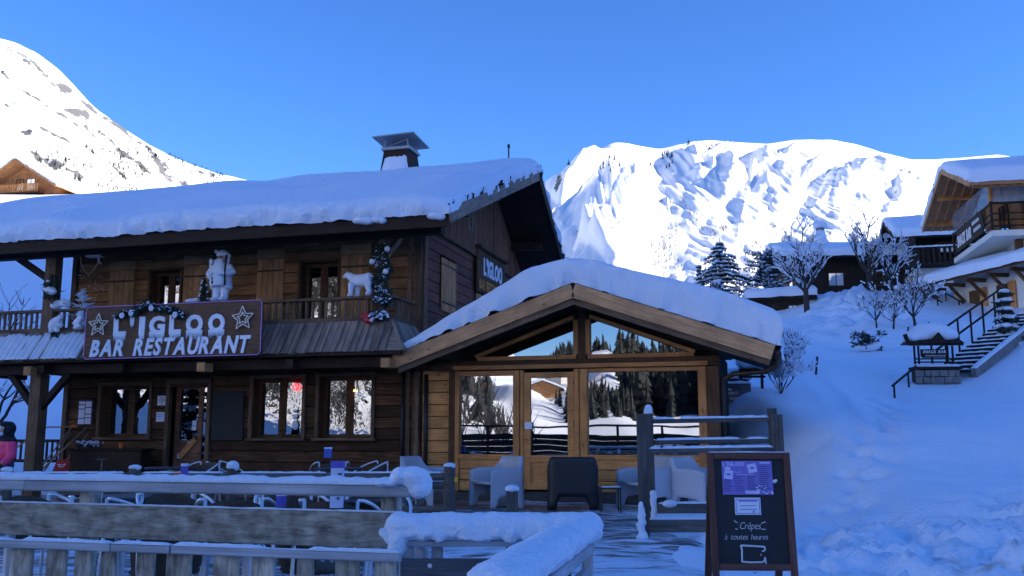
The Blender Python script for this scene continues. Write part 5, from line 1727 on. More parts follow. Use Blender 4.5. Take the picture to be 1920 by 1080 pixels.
# gate with the deep snow cushion
gt_ = thing('snow_gate', 'grey wooden gate frame under a thick cushion of snow that bends towards the camera', 'gate', (0, 0, 0))
zr = 0.86
plank('rail', (-0.5, 4.42, zr - 0.012), (0.33, 4.42, zr - 0.012), 0.025, 0.13, M['rail'], gt_)
plank('rail', (0.325, 4.48, zr - 0.04), (-0.04, 2.75, zr - 0.04), 0.045, 0.10, M['rail'], gt_)
plank('lower_bar', (0.325, 4.36, zr - 0.14), (-0.04, 2.7, zr - 0.14), 0.05, 0.035, M['rail'], gt_)
for x, y in ((-0.47, 4.42), (-0.335, 4.44), (0.335, 4.40), (0.02, 3.02)):
    plank('post', (x, y, 0), (x, y, zr - 0.03 if y > 3.5 else zr - 0.07), 0.05 if x > -0.4 else 0.06, 0.055, M['rail'], gt_, up=(1, 0, 0))
plank('infill_panel', (-0.49, 4.36, 0.66), (0.26, 4.36, 0.66), 0.25, 0.022, M['panel'], gt_)
plank('infill_panel', (-0.49, 4.36, 0.40), (0.26, 4.36, 0.40), 0.25, 0.022, M['panel'], gt_)
for x, z in ((-0.36, 0.755), (-0.36, 0.56), (0.2, 0.755), (0.2, 0.56)):
    m = MB(); m.blob((x, 4.345, z), (0.011, 0.008, 0.011), 8, 6); add('bolt', m, M['alu'], gt_, smooth=True)
m = MB()
q = random.Random(8)
n = 22
for k in range(n + 1):
    t = k / n
    x = -0.50 + 0.84 * t
    m.blob((x, 4.42 + q.uniform(-0.006, 0.006), zr + 0.055 + q.uniform(-0.004, 0.004)), (0.07, 0.10, 0.065), 14, 8)
for k in range(34):
    t = k / 33
    c = Vector((0.33, 4.46, zr + 0.052)).lerp(Vector((-0.045, 2.70, zr + 0.058)), t)
    m.blob(c + Vector((q.uniform(-0.006, 0.006), 0, q.uniform(-0.004, 0.004))), (0.088, 0.08, 0.06), 14, 8)
m.blob((-0.505, 4.38, zr + 0.0), (0.05, 0.07, 0.075)); m.blob((-0.52, 4.36, zr - 0.04), (0.03, 0.04, 0.05))
m.blob((0.31, 4.40, zr + 0.05), (0.10, 0.11, 0.068))
for k in range(40):
    t = q.random(); m.blob((-0.5 + 0.8 * t, 4.335, zr + 0.02 + q.uniform(-0.012, 0.02)), (0.03, 0.025, 0.02), 8, 6)
o = remeshed('snow_cushion', m, M['snow'], gt_, 0.010, 4, rough=0.0075)
m = MB(); m.blob((-0.575, 4.38, zr + 0.035), (0.02, 0.02, 0.022), 8, 6); m.blob((-0.555, 4.37, zr + 0.02), (0.02, 0.02, 0.02), 8, 6); m.blob((-0.54, 4.38, zr + 0.01), (0.03, 0.03, 0.03), 8, 6); remeshed('snow_crumb', m, M['snow'], gt_, 0.008, 1)
m = MB(); m.blob((-0.42, 4.5, 0.80), (0.045, 0.03, 0.03)); m.blob((-0.40, 4.5, 0.79), (0.03, 0.03, 0.035)); sc = remeshed('snow_clump', m, M['snow'], None, 0.012, 2)
tag(sc, 'small lump of snow caught below the snowy gate rail', 'snow')

# log fence round the terrace
lf = thing('log_fence', 'round log fence with snow capped posts running in front of the chalet windows', 'fence', (0, 12.3, 0))


def capped_post(parent, x, y, top, r=0.075, cap=0.05, z0=0.0, mat='fence_dark'):
    m = MB(); m.tube([(x, y, z0), (x, y, top)], [r * 1.03, r * 0.97], 12); add('post', m, M[mat], parent)
    if cap:
        m = MB(); m.blob((x, y, top + cap * 0.25), (r * 1.12, r * 1.12, cap * 0.75), 14, 8); m.blob((x + r * 0.5, y - r * 0.3, top), (r * 0.6, r * 0.6, cap * 0.6), 10, 6); remeshed('snow_cap', m, M['snow_small'], parent, 0.018, 2)


px_ = {30: 0.92, 265: 0.945, 445: 0.955, 845: 0.97}
xs_ = []
for px, top in px_.items():
    x = (px - 960) / F_PX * 12.3
    xs_.append(x); capped_post(lf, x, 0, top, cap=0.09 if px == 445 else 0.05)
xs_ = [-8.8] + xs_
for a, b in zip(xs_[:-1], xs_[1:]):
    m = MB(); m.tube([(a, 0, 0.85 + rnd.uniform(-.012, .012)), ((a + b) / 2, 0, 0.855), (b, 0, 0.85 + rnd.uniform(-.012, .012))], [0.045, 0.042, 0.046], 10); add('rail', m, M['fence_dark'], lf)
    m = MB(); m.tube([(a, 0.03, 0.74), (b, 0.03, 0.735)], [0.045, 0.045], 10); add('rail', m, M['fence_dark'], lf)
    m = MB(); m.tube([(a, 0.03, 0.45), (b, 0.03, 0.44)], [0.045, 0.045], 10); add('rail', m, M['fence_dark'], lf)
    snow_strip('rail_snow', (a + 0.1, 0, 0.888), (b - 0.1, 0, 0.888), 0.07, 0.022, lf, int(b * 10), gaps=0.9)
m = MB(); m.box(-0.72, -0.085, 0.78, -0.68, -0.075, 0.84); add('marker', m, M['yellow'], lf)
sp = thing('snow_capped_post', 'short square post with a round snow cap behind the snowy gate', 'post', (0.0, 8.2, 0))
plank('post', (0, 0, 0.05), (0, 0, 0.88), 0.1, 0.1, M['fence_dark'], sp, up=(1, 0, 0))
m = MB(); m.blob((0, 0, 0.895), (0.062, 0.062, 0.035), 14, 8); add('snow_cap', m, M['snow_small'], sp, smooth=True)

# ------------------------------------------------------------------ railing by the snow path
ba = thing('timber_railing', 'dark timber railing with snowy rails behind the chalkboard sign', 'railing', (0, 0, 0.1))
plank('post', (1.545, 11.5, 0.02), (1.535, 11.5, 1.50), 0.11, 0.11, M['fence_dark'], ba, up=(1, 0, 0))
plank('post', (1.74, 12.3, 0.05), (1.73, 12.3, 1.53), 0.11, 0.11, M['fence_dark'], ba, up=(1, 0, 0))
plank('post', (3.19, 11.6, 0.05), (3.17, 11.6, 1.50), 0.115, 0.11, M['fence_dark'], ba, up=(1, 0, 0))
plank('post', (3.36, 12.4, 0.3), (3.33, 12.4, 1.60), 0.1, 0.1, M['fence_dark'], ba, up=(1, 0, 0))
for a, b, h in (((1.6, 12.3, 1.43), (3.3, 12.4, 1.46), 0.055), ((1.6, 11.5, 1.07), (3.13, 11.6, 1.09), 0.055), ((1.8, 12.3, 1.17), (3.28, 12.4, 1.19), 0.055)):
    plank('rail', a, b, h, 0.05, M['fence_dark'], ba)
    snow_strip('rail_snow', Vector(a) + Vector((0.02, 0, h / 2 - 0.002)), Vector(b) + Vector((-0.02, 0, h / 2 - 0.002)), 0.055, 0.03, ba, int(a[2] * 20), gaps=0.7)
for a, b, h in (((1.6, 11.62, 0.20), (3.13, 11.7, 0.20), 0.15), ((1.8, 12.2, 0.36), (3.3, 12.3, 0.36), 0.12)):
    plank('kick_board', a, b, h, 0.05, M['fence_dark'], ba)
    snow_strip('rail_snow', Vector(a) + Vector((0.02, 0, h / 2 - 0.002)), Vector(b) + Vector((-0.02, 0, h / 2 - 0.002)), 0.05, 0.025, ba, int(a[2] * 33))
m = MB(); m.blob((1.73, 12.3, 1.55), (0.06, 0.06, 0.07)); m.blob((1.735, 12.3, 1.60), (0.05, 0.05, 0.05)); remeshed('snow_cap', m, M['snow_small'], ba, 0.016, 2)
m = MB(); q = random.Random(4)
for k in range(16):
    t = k / 15
    m.blob((1.50 + q.uniform(-.02, .02), 11.42, 0.02 + 0.44 * t), (0.03 + 0.02 * (1 - t) + q.uniform(0, 0.02), 0.03, 0.04), 8, 6)
m.blob((1.51, 11.42, 0.05), (0.09, 0.06, 0.05)); m.blob((1.53, 11.42, 0.10), (0.05, 0.04, 0.06))
remeshed('post_snow', m, M['snow_small'], ba, 0.016, 2)
m = MB()
for k in range(12):
    t = k / 11
    m.blob((1.76 + q.uniform(-.02, .02), 12.22, 0.10 + 0.44 * t), (0.05, 0.03, 0.05), 8, 6)
m.blob((1.95, 12.15, 0.42), (0.10, 0.05, 0.05))
remeshed('post_snow', m, M['snow_small'], ba, 0.016, 2)

# ------------------------------------------------------------------ chalkboard A-sign
ab = thing('chalkboard_sign', 'standing chalkboard A sign with reddish frame and purple menu beside the snow path', 'sign', (1.50, 6.2, 0.0), R(-2))
LEAN = R(7)
lean_ = thing_part('front_panel', ab)
lean_.location = (0, 0.0, 1.22); lean_.rotation_euler = (-LEAN, 0, 0)
W2 = 0.258
for s_ in (-1, 1):
    plank('stile', (s_ * (W2 - 0.018), 0, -1.24), (s_ * (W2 - 0.018), 0, 0.0), 0.042, 0.03, M['aframe'], lean_, up=(1, 0, 0))
plank('top_rail', (-W2 + 0.04, -0.001, -0.022), (W2 - 0.04, -0.001, -0.022), 0.042, 0.03, M['aframe'], lean_)
plank('bottom_rail', (-W2 + 0.04, -0.001, -0.70), (W2 - 0.04, -0.001, -0.70), 0.042, 0.03, M['aframe'], lean_)
m = MB(); m.box(-W2 + 0.03, 0.004, -0.69, W2 - 0.03, 0.012, -0.03); add('slate', m, M['slate'], lean_)
snow_strip('top_snow', (-W2, 0, 0.0), (W2, 0, 0.0), 0.03, 0.008, lean_, 4)
# purple menu and notices
m = MB(); m.box(-0.17, -0.004, -0.262, 0.145, 0.003, -0.052); add('menu_sheet', m, M['menu'], lean_)


def panel_marks(rects, mat, y=-0.006, name='print'):
    for a, b, c, d in rects:
        m = MB(); m.box(a, y, b, c, y + 0.003, d); add(name, m, M[mat], lean_)


letters("L'IGLOO", -0.163, -0.03, -0.082, -0.0055, 0.032, M['menu_light'], lean_, extrude=0.0006, offset=0.0012)
letters('PLATS', -0.09, -0.05, -0.128, -0.0055, 0.014, M['menu_light'], lean_, extrude=0.0005)
rows = []
q = random.Random(9)
for c0, c1, z0, n_ in ((-0.165, -0.105, -0.175, 6), (-0.095, -0.025, -0.15, 8), (-0.015, 0.05, -0.15, 8), (0.062, 0.138, -0.09, 12)):
    for k in range(n_):
        z = z0 - k * 0.0125
        if z < -0.25:
            break
        rows.append((c0, z, c0 + (c1 - c0) * q.uniform(0.6, 1.0), z + 0.0045))
panel_marks(rows, 'menu_dark')
panel_marks([(0.07, -0.068, 0.135, -0.06), (-0.03, -0.256, 0.06, -0.236), (-0.08, -0.14, 0.03, -0.137)], 'menu_light')
for (x, z, w_, r) in ((-0.13, -0.138, 0.055, 8), (0.02, -0.098, 0.055, -12)):
    m = MB(); m.box(-w_ / 2, -0.009, -w_ / 2, w_ / 2, -0.006, w_ / 2); o = add('pinned_note', m, M['menu_light'], lean_); o.location = (x, 0, z); o.rotation_euler = (0, R(r), 0)
    m = MB(); m.box(-0.012, -0.011, -0.003, 0.012, -0.008, 0.006); o = add('note_mark', m, M['menu_dark'], lean_); o.location = (x, 0, z)
m = MB(); m.blob((-0.135, -0.008, -0.1), (0.022, 0.006, 0.012), 10, 6); add('drawing', m, M['menu_light'], lean_)
m = MB()
for k in range(26):
    m.blob((0.04 + 0.1 * q.random(), -0.006, -0.255 + 0.06 * q.random() ** 2), (0.005 * q.uniform(.6, 1.6), 0.004, 0.004), 6, 4)
m.blob((0.155, -0.006, -0.18), (0.013, 0.01, 0.011), 8, 6); m.blob((0.165, -0.006, -0.175), (0.008, 0.008, 0.01), 8, 6)
o = add('stuck_snow', m, M['snow_small'], lean_, smooth=True); o['kind'] = 'stuff'
m = MB(); m.box(-0.10, -0.004, -0.385, 0.06, 0.003, -0.28); add('notice_sheet', m, M['paper'], lean_)
panel_marks([(-0.094, -0.291, 0.054, -0.288), (-0.094, -0.378, 0.054, -0.375), (-0.094, -0.378, -0.091, -0.288), (0.051, -0.378, 0.054, -0.288), (-0.078, -0.304, 0.04, -0.296), (-0.07, -0.332, 0.03, -0.328), (-0.07, -0.354, 0.035, -0.350), (0.008, -0.371, 0.02, -0.362)], 'card_blue')
letters('Crêpes', -0.08, 0.05, -0.472, 0.001, 0.062, M['chalk'], lean_, extrude=0.0008, shear=0.3, offset=-0.0009)
letters('à toutes heures', -0.175, 0.09, -0.535, 0.001, 0.05, M['chalk'], lean_, extrude=0.0008, shear=0.28, offset=-0.0007)


def chalk_line(pts, r=0.0016):
    m = MB(); m.tube([(x, 0.002, z) for x, z in pts], r, 5); add('chalk_line', m, M['chalk'], lean_)


chalk_line([(-0.11, -0.418), (-0.102, -0.428), (-0.09, -0.433)], 0.0025); chalk_line([(-0.105, -0.47), (-0.09, -0.474)], 0.0025)
chalk_line([(0.058, -0.436), (0.07, -0.432), (0.085, -0.428)], 0.0025); chalk_line([(0.055, -0.472), (0.082, -0.473)], 0.0025)
chalk_line([(-0.078, -0.57), (-0.072, -0.60), (-0.074, -0.63), (-0.076, -0.668)], 0.0055)
chalk_line([(-0.078, -0.57), (-0.01, -0.573), (0.068, -0.578)], 0.0055)
chalk_line([(0.068, -0.578), (0.07, -0.60)], 0.0055); chalk_line([(0.066, -0.64), (0.07, -0.68)], 0.0055); chalk_line([(0.05, -0.605), (0.066, -0.602)], 0.004)
chalk_line([(-0.076, -0.668), (-0.02, -0.672), (0.05, -0.67), (0.066, -0.655)], 0.0055); chalk_line([(0.045, -0.62), (0.042, -0.632)], 0.002)
m = MB(); m.tube([(-0.01, 0, -0.725), (-0.005, 0, -0.735), (0.005, 0, -0.735), (0.01, 0, -0.725)], 0.002, 5); add('hook', m, M['metal_dark'], lean_)
for s_ in (-1, 1):
    plank('rear_leg', (s_ * (W2 - 0.03), 0.02, 1.19), (s_ * (W2 - 0.03), 0.42, 0.0), 0.045, 0.025, M['aframe'], ab, up=(1, 0, 0))
plank('rear_bar', (-W2 + 0.05, 0.33, 0.26), (W2 - 0.05, 0.33, 0.26), 0.04, 0.02, M['aframe'], ab)

# ------------------------------------------------------------------ moulded armchairs
def tub_mesh(mat):
    """one piece garden armchair: a wall bent round the seat, cut away between four legs; faces -y"""
    n = 72; nz = 9; Wd, Dp_ = 0.40, 0.38
    pts = []
    for i in range(n + 1):
        t = i / n * 3.0                       # 0..1 left side, 1..2 back, 2..3 right side
        r_ = 0.16
        a = -1 + 2 * i / n                    # -1..1 along the U
        ang = a * R(115)
        ex = 0.42
        sx = math.copysign(abs(math.sin(ang)) ** ex, ang); cy = math.copysign(abs(math.cos(ang)) ** ex, math.cos(ang))
        pts.append((Wd * sx, Dp_ * cy, a))
    def zt(a):
        return 0.60 + 0.17 * float(1 - sstep(0.30, 0.72, np.float64(abs(a)))) - 0.05 * max(0, abs(a) - 0.8) / 0.2
    def zb(a):
        b = abs(a)
        arch = lambda c, w: max(0.0, 1 - abs((b - c) / w) ** 4)
        return 0.19 * max(arch(0.0, 0.25), arch(0.72, 0.15))
    m = MB()
    for inner in (0, 1):
        P = np.zeros((n + 1, nz, 3))
        for i, (x, y, a) in enumerate(pts):
            for j in range(nz):
                v = j / (nz - 1)
                z = zb(a) + (zt(a) - zb(a)) * v
                fl = 0.94 + 0.10 * (z / 0.78 - 0.5) * 0 + 0.06 * max(0, 0.35 - z) / 0.35
                k = (1 - 0.045 * inner / 0.4) * fl
                flare = 1 + 0.03 * v
                P[i, j] = (x * (k - 0.055 * inner) * flare, y * (k - 0.055 * inner) * flare, z)
        o = len(m.v); m.grid(P)
    N_ = (n + 1) * nz
    for i in range(n):
        for j in (0, nz - 1):
            a = i * nz + j; b = (i + 1) * nz + j
            m.f.append((a, b, b + N_, a + N_))
    for i in (0, n):
        for j in range(nz - 1):
            a = i * nz + j
            m.f.append((a, a + 1, a + 1 + N_, a + N_))
    s = [(x * 0.88, y * 0.88, 0.40 - 0.03 * (y > 0)) for x, y, a in pts]
    o = len(m.v); m.v += s + [(x, y, z - 0.05) for x, y, z in s]
    m.f.append(tuple(range(o, o + n + 1))); m.f.append(tuple(range(o + 2 * n + 1, o + n, -1)))
    for i in range(n):
        m.f.append((o + i, o + i + 1, o + n + 2 + i, o + n + 1 + i))
    m.f.append((o + n, o, o + n + 1, o + 2 * n + 1))
    me = m.mesh('shell', mat, True); fix_normals(me)
    return me


shell_g = tub_mesh(M['plastic']); shell_b = tub_mesh(M['plastic_black'])
TZf = 0.18


def armchair(px, Y, rz, label, mat='g', k=1.1):
    t = thing('armchair', label, 'armchair', ((px - 960) / F_PX * Y, Y, TZf), R(rz), 'moulded armchairs in front of the annex')
    o = link('shell', shell_g if mat == 'g' else shell_b, t)
    t.scale = (k, k, k)
    return t


armchair(806, 16.6, 70, 'grey moulded armchair furthest left, half hidden behind the log fence')
armchair(928, 16.5, -62, 'grey moulded armchair left of the annex door, turned to the left')
armchair(1072, 16.3, 176, 'black moulded armchair with its back to the viewer before the annex door', 'b')
armchair(1202, 16.2, -66, 'grey moulded armchair behind the left posts of the timber railing')
armchair(1308, 16.0, 52, 'grey moulded armchair furthest right, beside the chalkboard sign')
st = thing('side_table', 'small black side table between the black armchair and the railing', 'table', ((1140 - 960) / F_PX * 15.6, 15.6, 0.17))
m = MB(); m.box(-0.17, -0.17, 0.36, 0.17, 0.17, 0.39); add('top', m, M['metal_dark'], st)
for a, b in ((-1, -1), (1, -1), (1, 1), (-1, 1)):
    plank('leg', (a * 0.15, b * 0.15, 0), (a * 0.15, b * 0.15, 0.358), 0.025, 0.025, M['metal_dark'], st, up=(1, 0, 0))
snow_strip('top_snow', (-0.15, -0.1, 0.39), (0.15, -0.1, 0.39), 0.1, 0.02, st, 5)

# ------------------------------------------------------------------ bistro chairs and tables on the terrace
def bistro_chair(label, loc, rz, k=1.0):
    t = thing('terrace_chair', label, 'chair', loc, rz, 'wicker terrace chairs with white metal arms')
    m = MB(); m.lathe([(0.0, 0.43), (0.2, 0.43), (0.215, 0.445), (0.2, 0.46), (0.0, 0.462)], 16); add('seat', m, M['wicker'], t, smooth=True)
    P = np.zeros((14, 6, 3))
    for i in range(14):
        a = R(-75 + 150 * i / 13)
        for j in range(6):
            v = j / 5
            P[i, j] = ((0.215 + 0.03 * v) * math.sin(a), (0.215 + 0.05 * v) * math.cos(a), 0.47 + (0.33 - 0.10 * (abs(a) / R(75)) ** 2) * v)
    Q = P.copy(); Q[..., 0] *= 0.94; Q[..., 1] *= 0.94
    m = MB(); m.grid(P); m.grid(Q); add('backrest', m, M['wicker'], t, smooth=True)
    for s_ in (-1, 1):
        pts = [(s_ * 0.20, 0.18, 0.80)]
        for j in range(9):
            a = j / 8
            pts.append((s_ * (0.24 + 0.05 * math.sin(a * 3.14)), 0.18 - 0.44 * a, 0.80 - 0.12 * a - 0.10 * a * a))
        pts += [(s_ * 0.22, -0.26, 0.40), (s_ * 0.23, -0.27, 0.0)]
        m = MB(); m.tube(pts, 0.013, 8); add('arm', m, M['alu'], t, smooth=True)
        m = MB(); m.tube([(s_ * 0.20, 0.19, 0.80), (s_ * 0.19, 0.2, 0.42), (s_ * 0.22, 0.27, 0.0)], 0.013, 8); add('leg', m, M['alu'], t, smooth=True)
    t.scale = (k, k, k)
    return t


def round_table(label, loc, r=0.36, h=0.74):
    t = thing('terrace_table', label, 'table', loc, 0, 'round dark terrace tables')
    m = MB(); m.lathe([(0.0, h - 0.03), (r - 0.01, h - 0.03), (r, h - 0.015), (r - 0.01, h), (0.0, h)], 28); add('top', m, M['tabletop'], t)
    m = MB(); m.tube([(0, 0, 0.02), (0, 0, h - 0.03)], 0.03, 10); add('column', m, M['alu'], t)
    for k in range(4):
        a = k * math.pi / 2 + 0.5
        m = MB(); m.tube([(0, 0, 0.08), (0.27 * math.cos(a), 0.27 * math.sin(a), 0.0)], [0.022, 0.015], 8); add('foot', m, M['alu'], t)
    return t


def px_on(px, Y):
    return (px - 960) / F_PX * Y


def fl(Y):
    return tz(0, Y)


tables = [(480, 5.75, 'round dark table in the middle just behind the wide fence board'), (45, 6.2, 'round dark table at the left edge behind the wide fence board'),
          (250, 8.2, 'round dark table behind the fence post with the white cards'), (700, 8.0, 'round dark table near the snow lump at the fence end'),
          (500, 10.2, 'round dark table standing just before the log fence'), (330, 14.3, 'round dark table beyond the log fence near the chalet door'), (640, 14.0, 'round dark table below the right ground floor windows')]
for px, Y, lab in tables:
    round_table(lab, (px_on(px, Y), Y, fl(Y)))
chairs = [(225, 7.4, 150, 'left of the white card post'), (345, 7.6, 40, 'right of the middle fence post'), (455, 7.3, 190, 'second of the row right of the fence post'), (560, 7.5, 30, 'with the blue card beside it'),
          (645, 7.2, 170, 'left of the tall white card'), (705, 7.6, 10, 'right of the tall white card'), (95, 7.4, 60, 'furthest left behind the fence'), (385, 14.6, -30, 'beyond the log fence, left of its snow topped post'),
          (430, 15.2, 80, 'just behind the snow topped log post'), (625, 14.8, 200, 'beyond the log fence under the right window'), (700, 15.1, -60, 'beyond the log fence nearest the annex corner'), (600, 6.3, 120, 'close behind the wide board near the snowy gate'), (330, 6.2, 210, 'seen through the pickets in the middle')]
for px, Y, rz, lab in chairs:
    bistro_chair('wicker chair with white metal arms ' + lab, (px_on(px, Y), Y, fl(Y)), R(rz))
# folded chair frames leaning, bright snow patches seen between the pickets
for px, Y, lab in ((400, 5.1, 'middle'), (160, 5.3, 'left'), (560, 5.0, 'right')):
    m = MB(); q = random.Random(px)
    for k in range(9):
        m.blob((q.uniform(-.22, .22), q.uniform(-.15, .15), 0.0), (q.uniform(.07, .16), q.uniform(.06, .12), 0.035), 10, 6)
    o = remeshed('snow_patch', m, M['snow'], None, 0.03, 3); o.location = (px_on(px, Y), Y, fl(Y) + 0.03); tag(o, 'flat patch of snow on the terrace seen between the %s pickets' % lab, 'snow')

# table cards, cups
def table_card(px, py, Y, w_, h_, label, col='card', cap='card_blue', rz=0):
    p = at(px, py, Y)
    t = thing('table_card', label, 'menu card', (p.x, p.y, p.z), R(rz))
    m = MB(); m.box(-w_ / 2, -0.03, 0, w_ / 2, 0.03, h_); add('body', m, M[col], t)
    m = MB(); m.box(-w_ / 2 - 0.002, -0.032, h_ * 0.86, w_ / 2 + 0.002, 0.032, h_ + 0.003); add('top_band', m, M[cap], t)
    q = random.Random(px)
    for k in range(5):
        a = q.uniform(-0.4, 0.2) * w_; z = h_ * (0.18 + 0.13 * k)
        m = MB(); m.box(a, -0.035, z, a + q.uniform(0.15, 0.35) * w_, -0.029, z + h_ * 0.05); add('print', m, M['card_blue' if k % 2 else 'print'], t)
    return t


table_card(178, 945, 7.0, 0.075, 0.20, 'white card stand on the table behind the left rail')
table_card(631, 952, 6.9, 0.085, 0.32, 'tall white and violet card stand right of the snowy log rail')
table_card(345, 900, 11.6, 0.07, 0.19, 'violet striped card stand beside the orange pot', 'card_blue', 'card')
table_card(527, 950, 7.1, 0.07, 0.09, 'low violet card leaning at a terrace chair', 'card_blue', 'card', 15)
table_card(615, 858, 15.5, 0.12, 0.16, 'light blue card stand below the right ground floor window', 'blue', 'card')
p = at(334, 903, 11.4); t = thing('flower_pot', 'orange pot on the table by the log fence', 'pot', p)
m = MB(); m.lathe([(0.035, 0), (0.055, 0.10), (0.05, 0.10), (0.045, 0.09)], 14); add('pot', m, M['orange'], t)
p = at(313, 888, 13.0); t = thing('yellow_tray', 'yellow plastic tray behind the log fence rail', 'tray', p)
m = MB(); m.box(-0.08, -0.05, 0, 0.08, 0.05, 0.035); add('tray', m, M['yellow'], t)
m = MB(); m.box(-0.07, -0.04, 0.036, 0.07, 0.04, 0.04); add('insert', m, M['tabletop'], t)

# ------------------------------------------------------------------ tools, planter and clutter by the chalet wall
def pole(name, label, p0, p1, r, mat, cat, head=None):
    t = thing(name, label, cat, p0)
    d = Vector(p1) - Vector(p0)
    m = MB(); m.tube([(0, 0, 0), d], r, 8); add('handle', m, M[mat], t, smooth=True)
    if head:
        head(t)
    return t


def broom_head(t):
    m = MB(); m.bar((-0.13, 0, -0.05), (0.13, 0, -0.05), 0.07, 0.05); add('head', m, M['bark'], t)


def shovel_head(t):
    P = np.zeros((7, 7, 3))
    for i in range(7):
        for j in range(7):
            u = i / 6 * 2 - 1; v = j / 6
            P[i, j] = (0.16 * u * (0.8 + 0.2 * v), -0.05 * (1 - u * u), -0.32 + 0.34 * v)
    Q = P.copy(); Q[..., 1] += 0.008
    m = MB(); m.grid(P); m.grid(Q); add('blade', m, M['zinc'], t, smooth=True)


pole('broom', 'leftmost broom leaning against the chalet wall under the menu case', L(-8.25, -0.75, 0.52), L(-7.86, -0.14, 1.62), 0.018, 'ash', 'broom', broom_head)
pole('broom', 'broom leaning with its dark twin just right of the leftmost one', L(-8.12, -0.72, 0.52), L(-7.92, -0.14, 1.45), 0.016, 'ash', 'broom', broom_head)
pole('snow_shovel', 'long handled metal snow shovel leaning below the menu case', L(-8.05, -0.85, 0.62), L(-7.52, -0.14, 1.56), 0.019, 'ash', 'shovel', shovel_head)
t = pole('snow_shovel', 'red plastic snow shovel with a curved white mark beside the planter', L(-7.66, -0.62, 0.78), L(-7.48, -0.14, 1.42), 0.017, 'ash', 'shovel')
m = MB(); m.add([(-0.2, -0.05, -0.18), (0.2, -0.05, -0.18), (0.14, 0.02, 0.12), (-0.12, 0.02, 0.12), (-0.2, -0.02, -0.18), (0.2, -0.02, -0.18), (0.14, 0.05, 0.12), (-0.12, 0.05, 0.12)], [(0, 1, 2, 3), (7, 6, 5, 4), (0, 4, 5, 1), (1, 5, 6, 2), (2, 6, 7, 3), (3, 7, 4, 0)])
add('blade', m, M['red'], t)
m = MB(); m.tube([(-0.075, -0.03, 0.02), (-0.03, -0.05, -0.03), (0.03, -0.05, -0.03), (0.085, -0.03, 0.03)], 0.012, 6); m.tube([(-0.075, -0.03, 0.02), (0.0, -0.035, 0.01), (0.085, -0.03, 0.03)], 0.006, 6); add('curved_mark', m, M['white'], t)
t = thing('bent_pipe', 'bent copper coloured pipe leaning from the porch post to the wall', 'pipe', L(-8.85, -1.0, 0.85))
q0 = L(-8.85, -1.0, 0.85)
m = MB(); m.tube([L(-9.3, -1.0, 0.82) - q0, L(-8.95, -1.0, 0.85) - q0, L(-8.88, -0.95, 0.92) - q0, L(-8.42, -0.5, 1.48) - q0, L(-8.36, -0.45, 1.54) - q0, L(-8.28, -0.4, 1.57) - q0, L(-7.88, -0.2, 1.58) - q0], 0.016, 8); add('pipe', m, M['larch'], t, smooth=True)
m = MB(); m.tube([L(-7.88, -0.2, 1.585) - q0, L(-7.74, -0.17, 1.59) - q0], 0.026, 8); add('grip', m, M['orange'], t)
pl = thing('planter', 'dark wooden planter with pale blue flowers under the left window', 'planter', L(-7.1, -0.5, 0.3), -PHI)
m = MB(); m.box(-0.35, -0.16, 0.0, 1.35, 0.16, 0.78); add('box', m, M['beam'], pl)
m = MB(); m.box(-0.4, -0.2, 0.785, 1.4, 0.2, 0.83); add('lid', m, M['beam'], pl)
m = MB(); q = random.Random(6)
for k in range(46):
    m.blob((q.uniform(-0.28, 0.3), q.uniform(-0.15, 0.05), 0.88 + q.uniform(0, 0.10)), (0.022, 0.02, 0.02), 6, 5)
o = add('flowers', m, M['card'], pl); o['kind'] = 'stuff'
m = MB(); leaf_cloud(m, (0, -0.05, 0.88), (0.32, 0.1, 0.06), 120, 0.06, 8); add('foliage', m, M['garland'], pl, norm=False)
fp = thing('flower_pot', 'small brown pot standing on the dark planter lid', 'pot', L(-6.35, -0.5, 1.13), -PHI)
m = MB(); m.lathe([(0.035, 0), (0.055, 0.11), (0.048, 0.11), (0.03, 0.02)], 14); add('pot', m, M['orange'], fp)
pole('crutch', 'short T topped stake in front of the planter', L(-6.0, -1.5, 0.3), L(-6.0, -1.5, 0.93), 0.018, 'fence_dark', 'stake', lambda t: add('cross_bar', MB().bar((-0.1, 0, 0.63), (0.1, 0, 0.63), 0.03, 0.03), M['fence_dark'], t))

# ------------------------------------------------------------------ person on the porch
pe = thing('person', 'person in black hood, pink jacket and navy trousers at the left edge', 'person', (-8.22, 15.8, 0.17), R(-38))
m = MB()
# one continuous body: boots, legs, hips, torso, arms, neck, head
for s_ in (-1, 1):
    m.tube([(s_ * 0.085, 0.0, 0.06), (s_ * 0.085, 0.01, 0.36), (s_ * 0.08, 0, 0.70)], [0.062, 0.075, 0.098], 12)
    m.blob((s_ * 0.085, -0.05, 0.045), (0.058, 0.12, 0.05))
m.blob((0, 0, 0.72), (0.165, 0.12, 0.12)); m.blob((0, 0, 0.92), (0.17, 0.125, 0.18)); m.blob((0, 0, 1.06), (0.175, 0.11, 0.10))
m.tube([(0.16, 0, 1.08), (0.225, 0.0, 0.88), (0.20, -0.12, 0.74)], [0.068, 0.058, 0.045], 10)
m.tube([(-0.16, 0, 1.08), (-0.22, -0.02, 0.93), (-0.12, -0.16, 1.06), (-0.06, -0.17, 1.15)], [0.068, 0.056, 0.046, 0.04], 10)
m.tube([(0, 0, 1.08), (0, -0.01, 1.20)], [0.07, 0.06], 10); m.blob((0, -0.01, 1.29), (0.085, 0.10, 0.115))
m.blob((0, -0.108, 1.28), (0.014, 0.022, 0.02), 8, 6)
body = remeshed('body', m, M['skin'], pe, 0.016, 3)


def sub_skin(name, mat, mb, vox=0.016):
    return remeshed(name, mb, M[mat], pe, vox, 3)


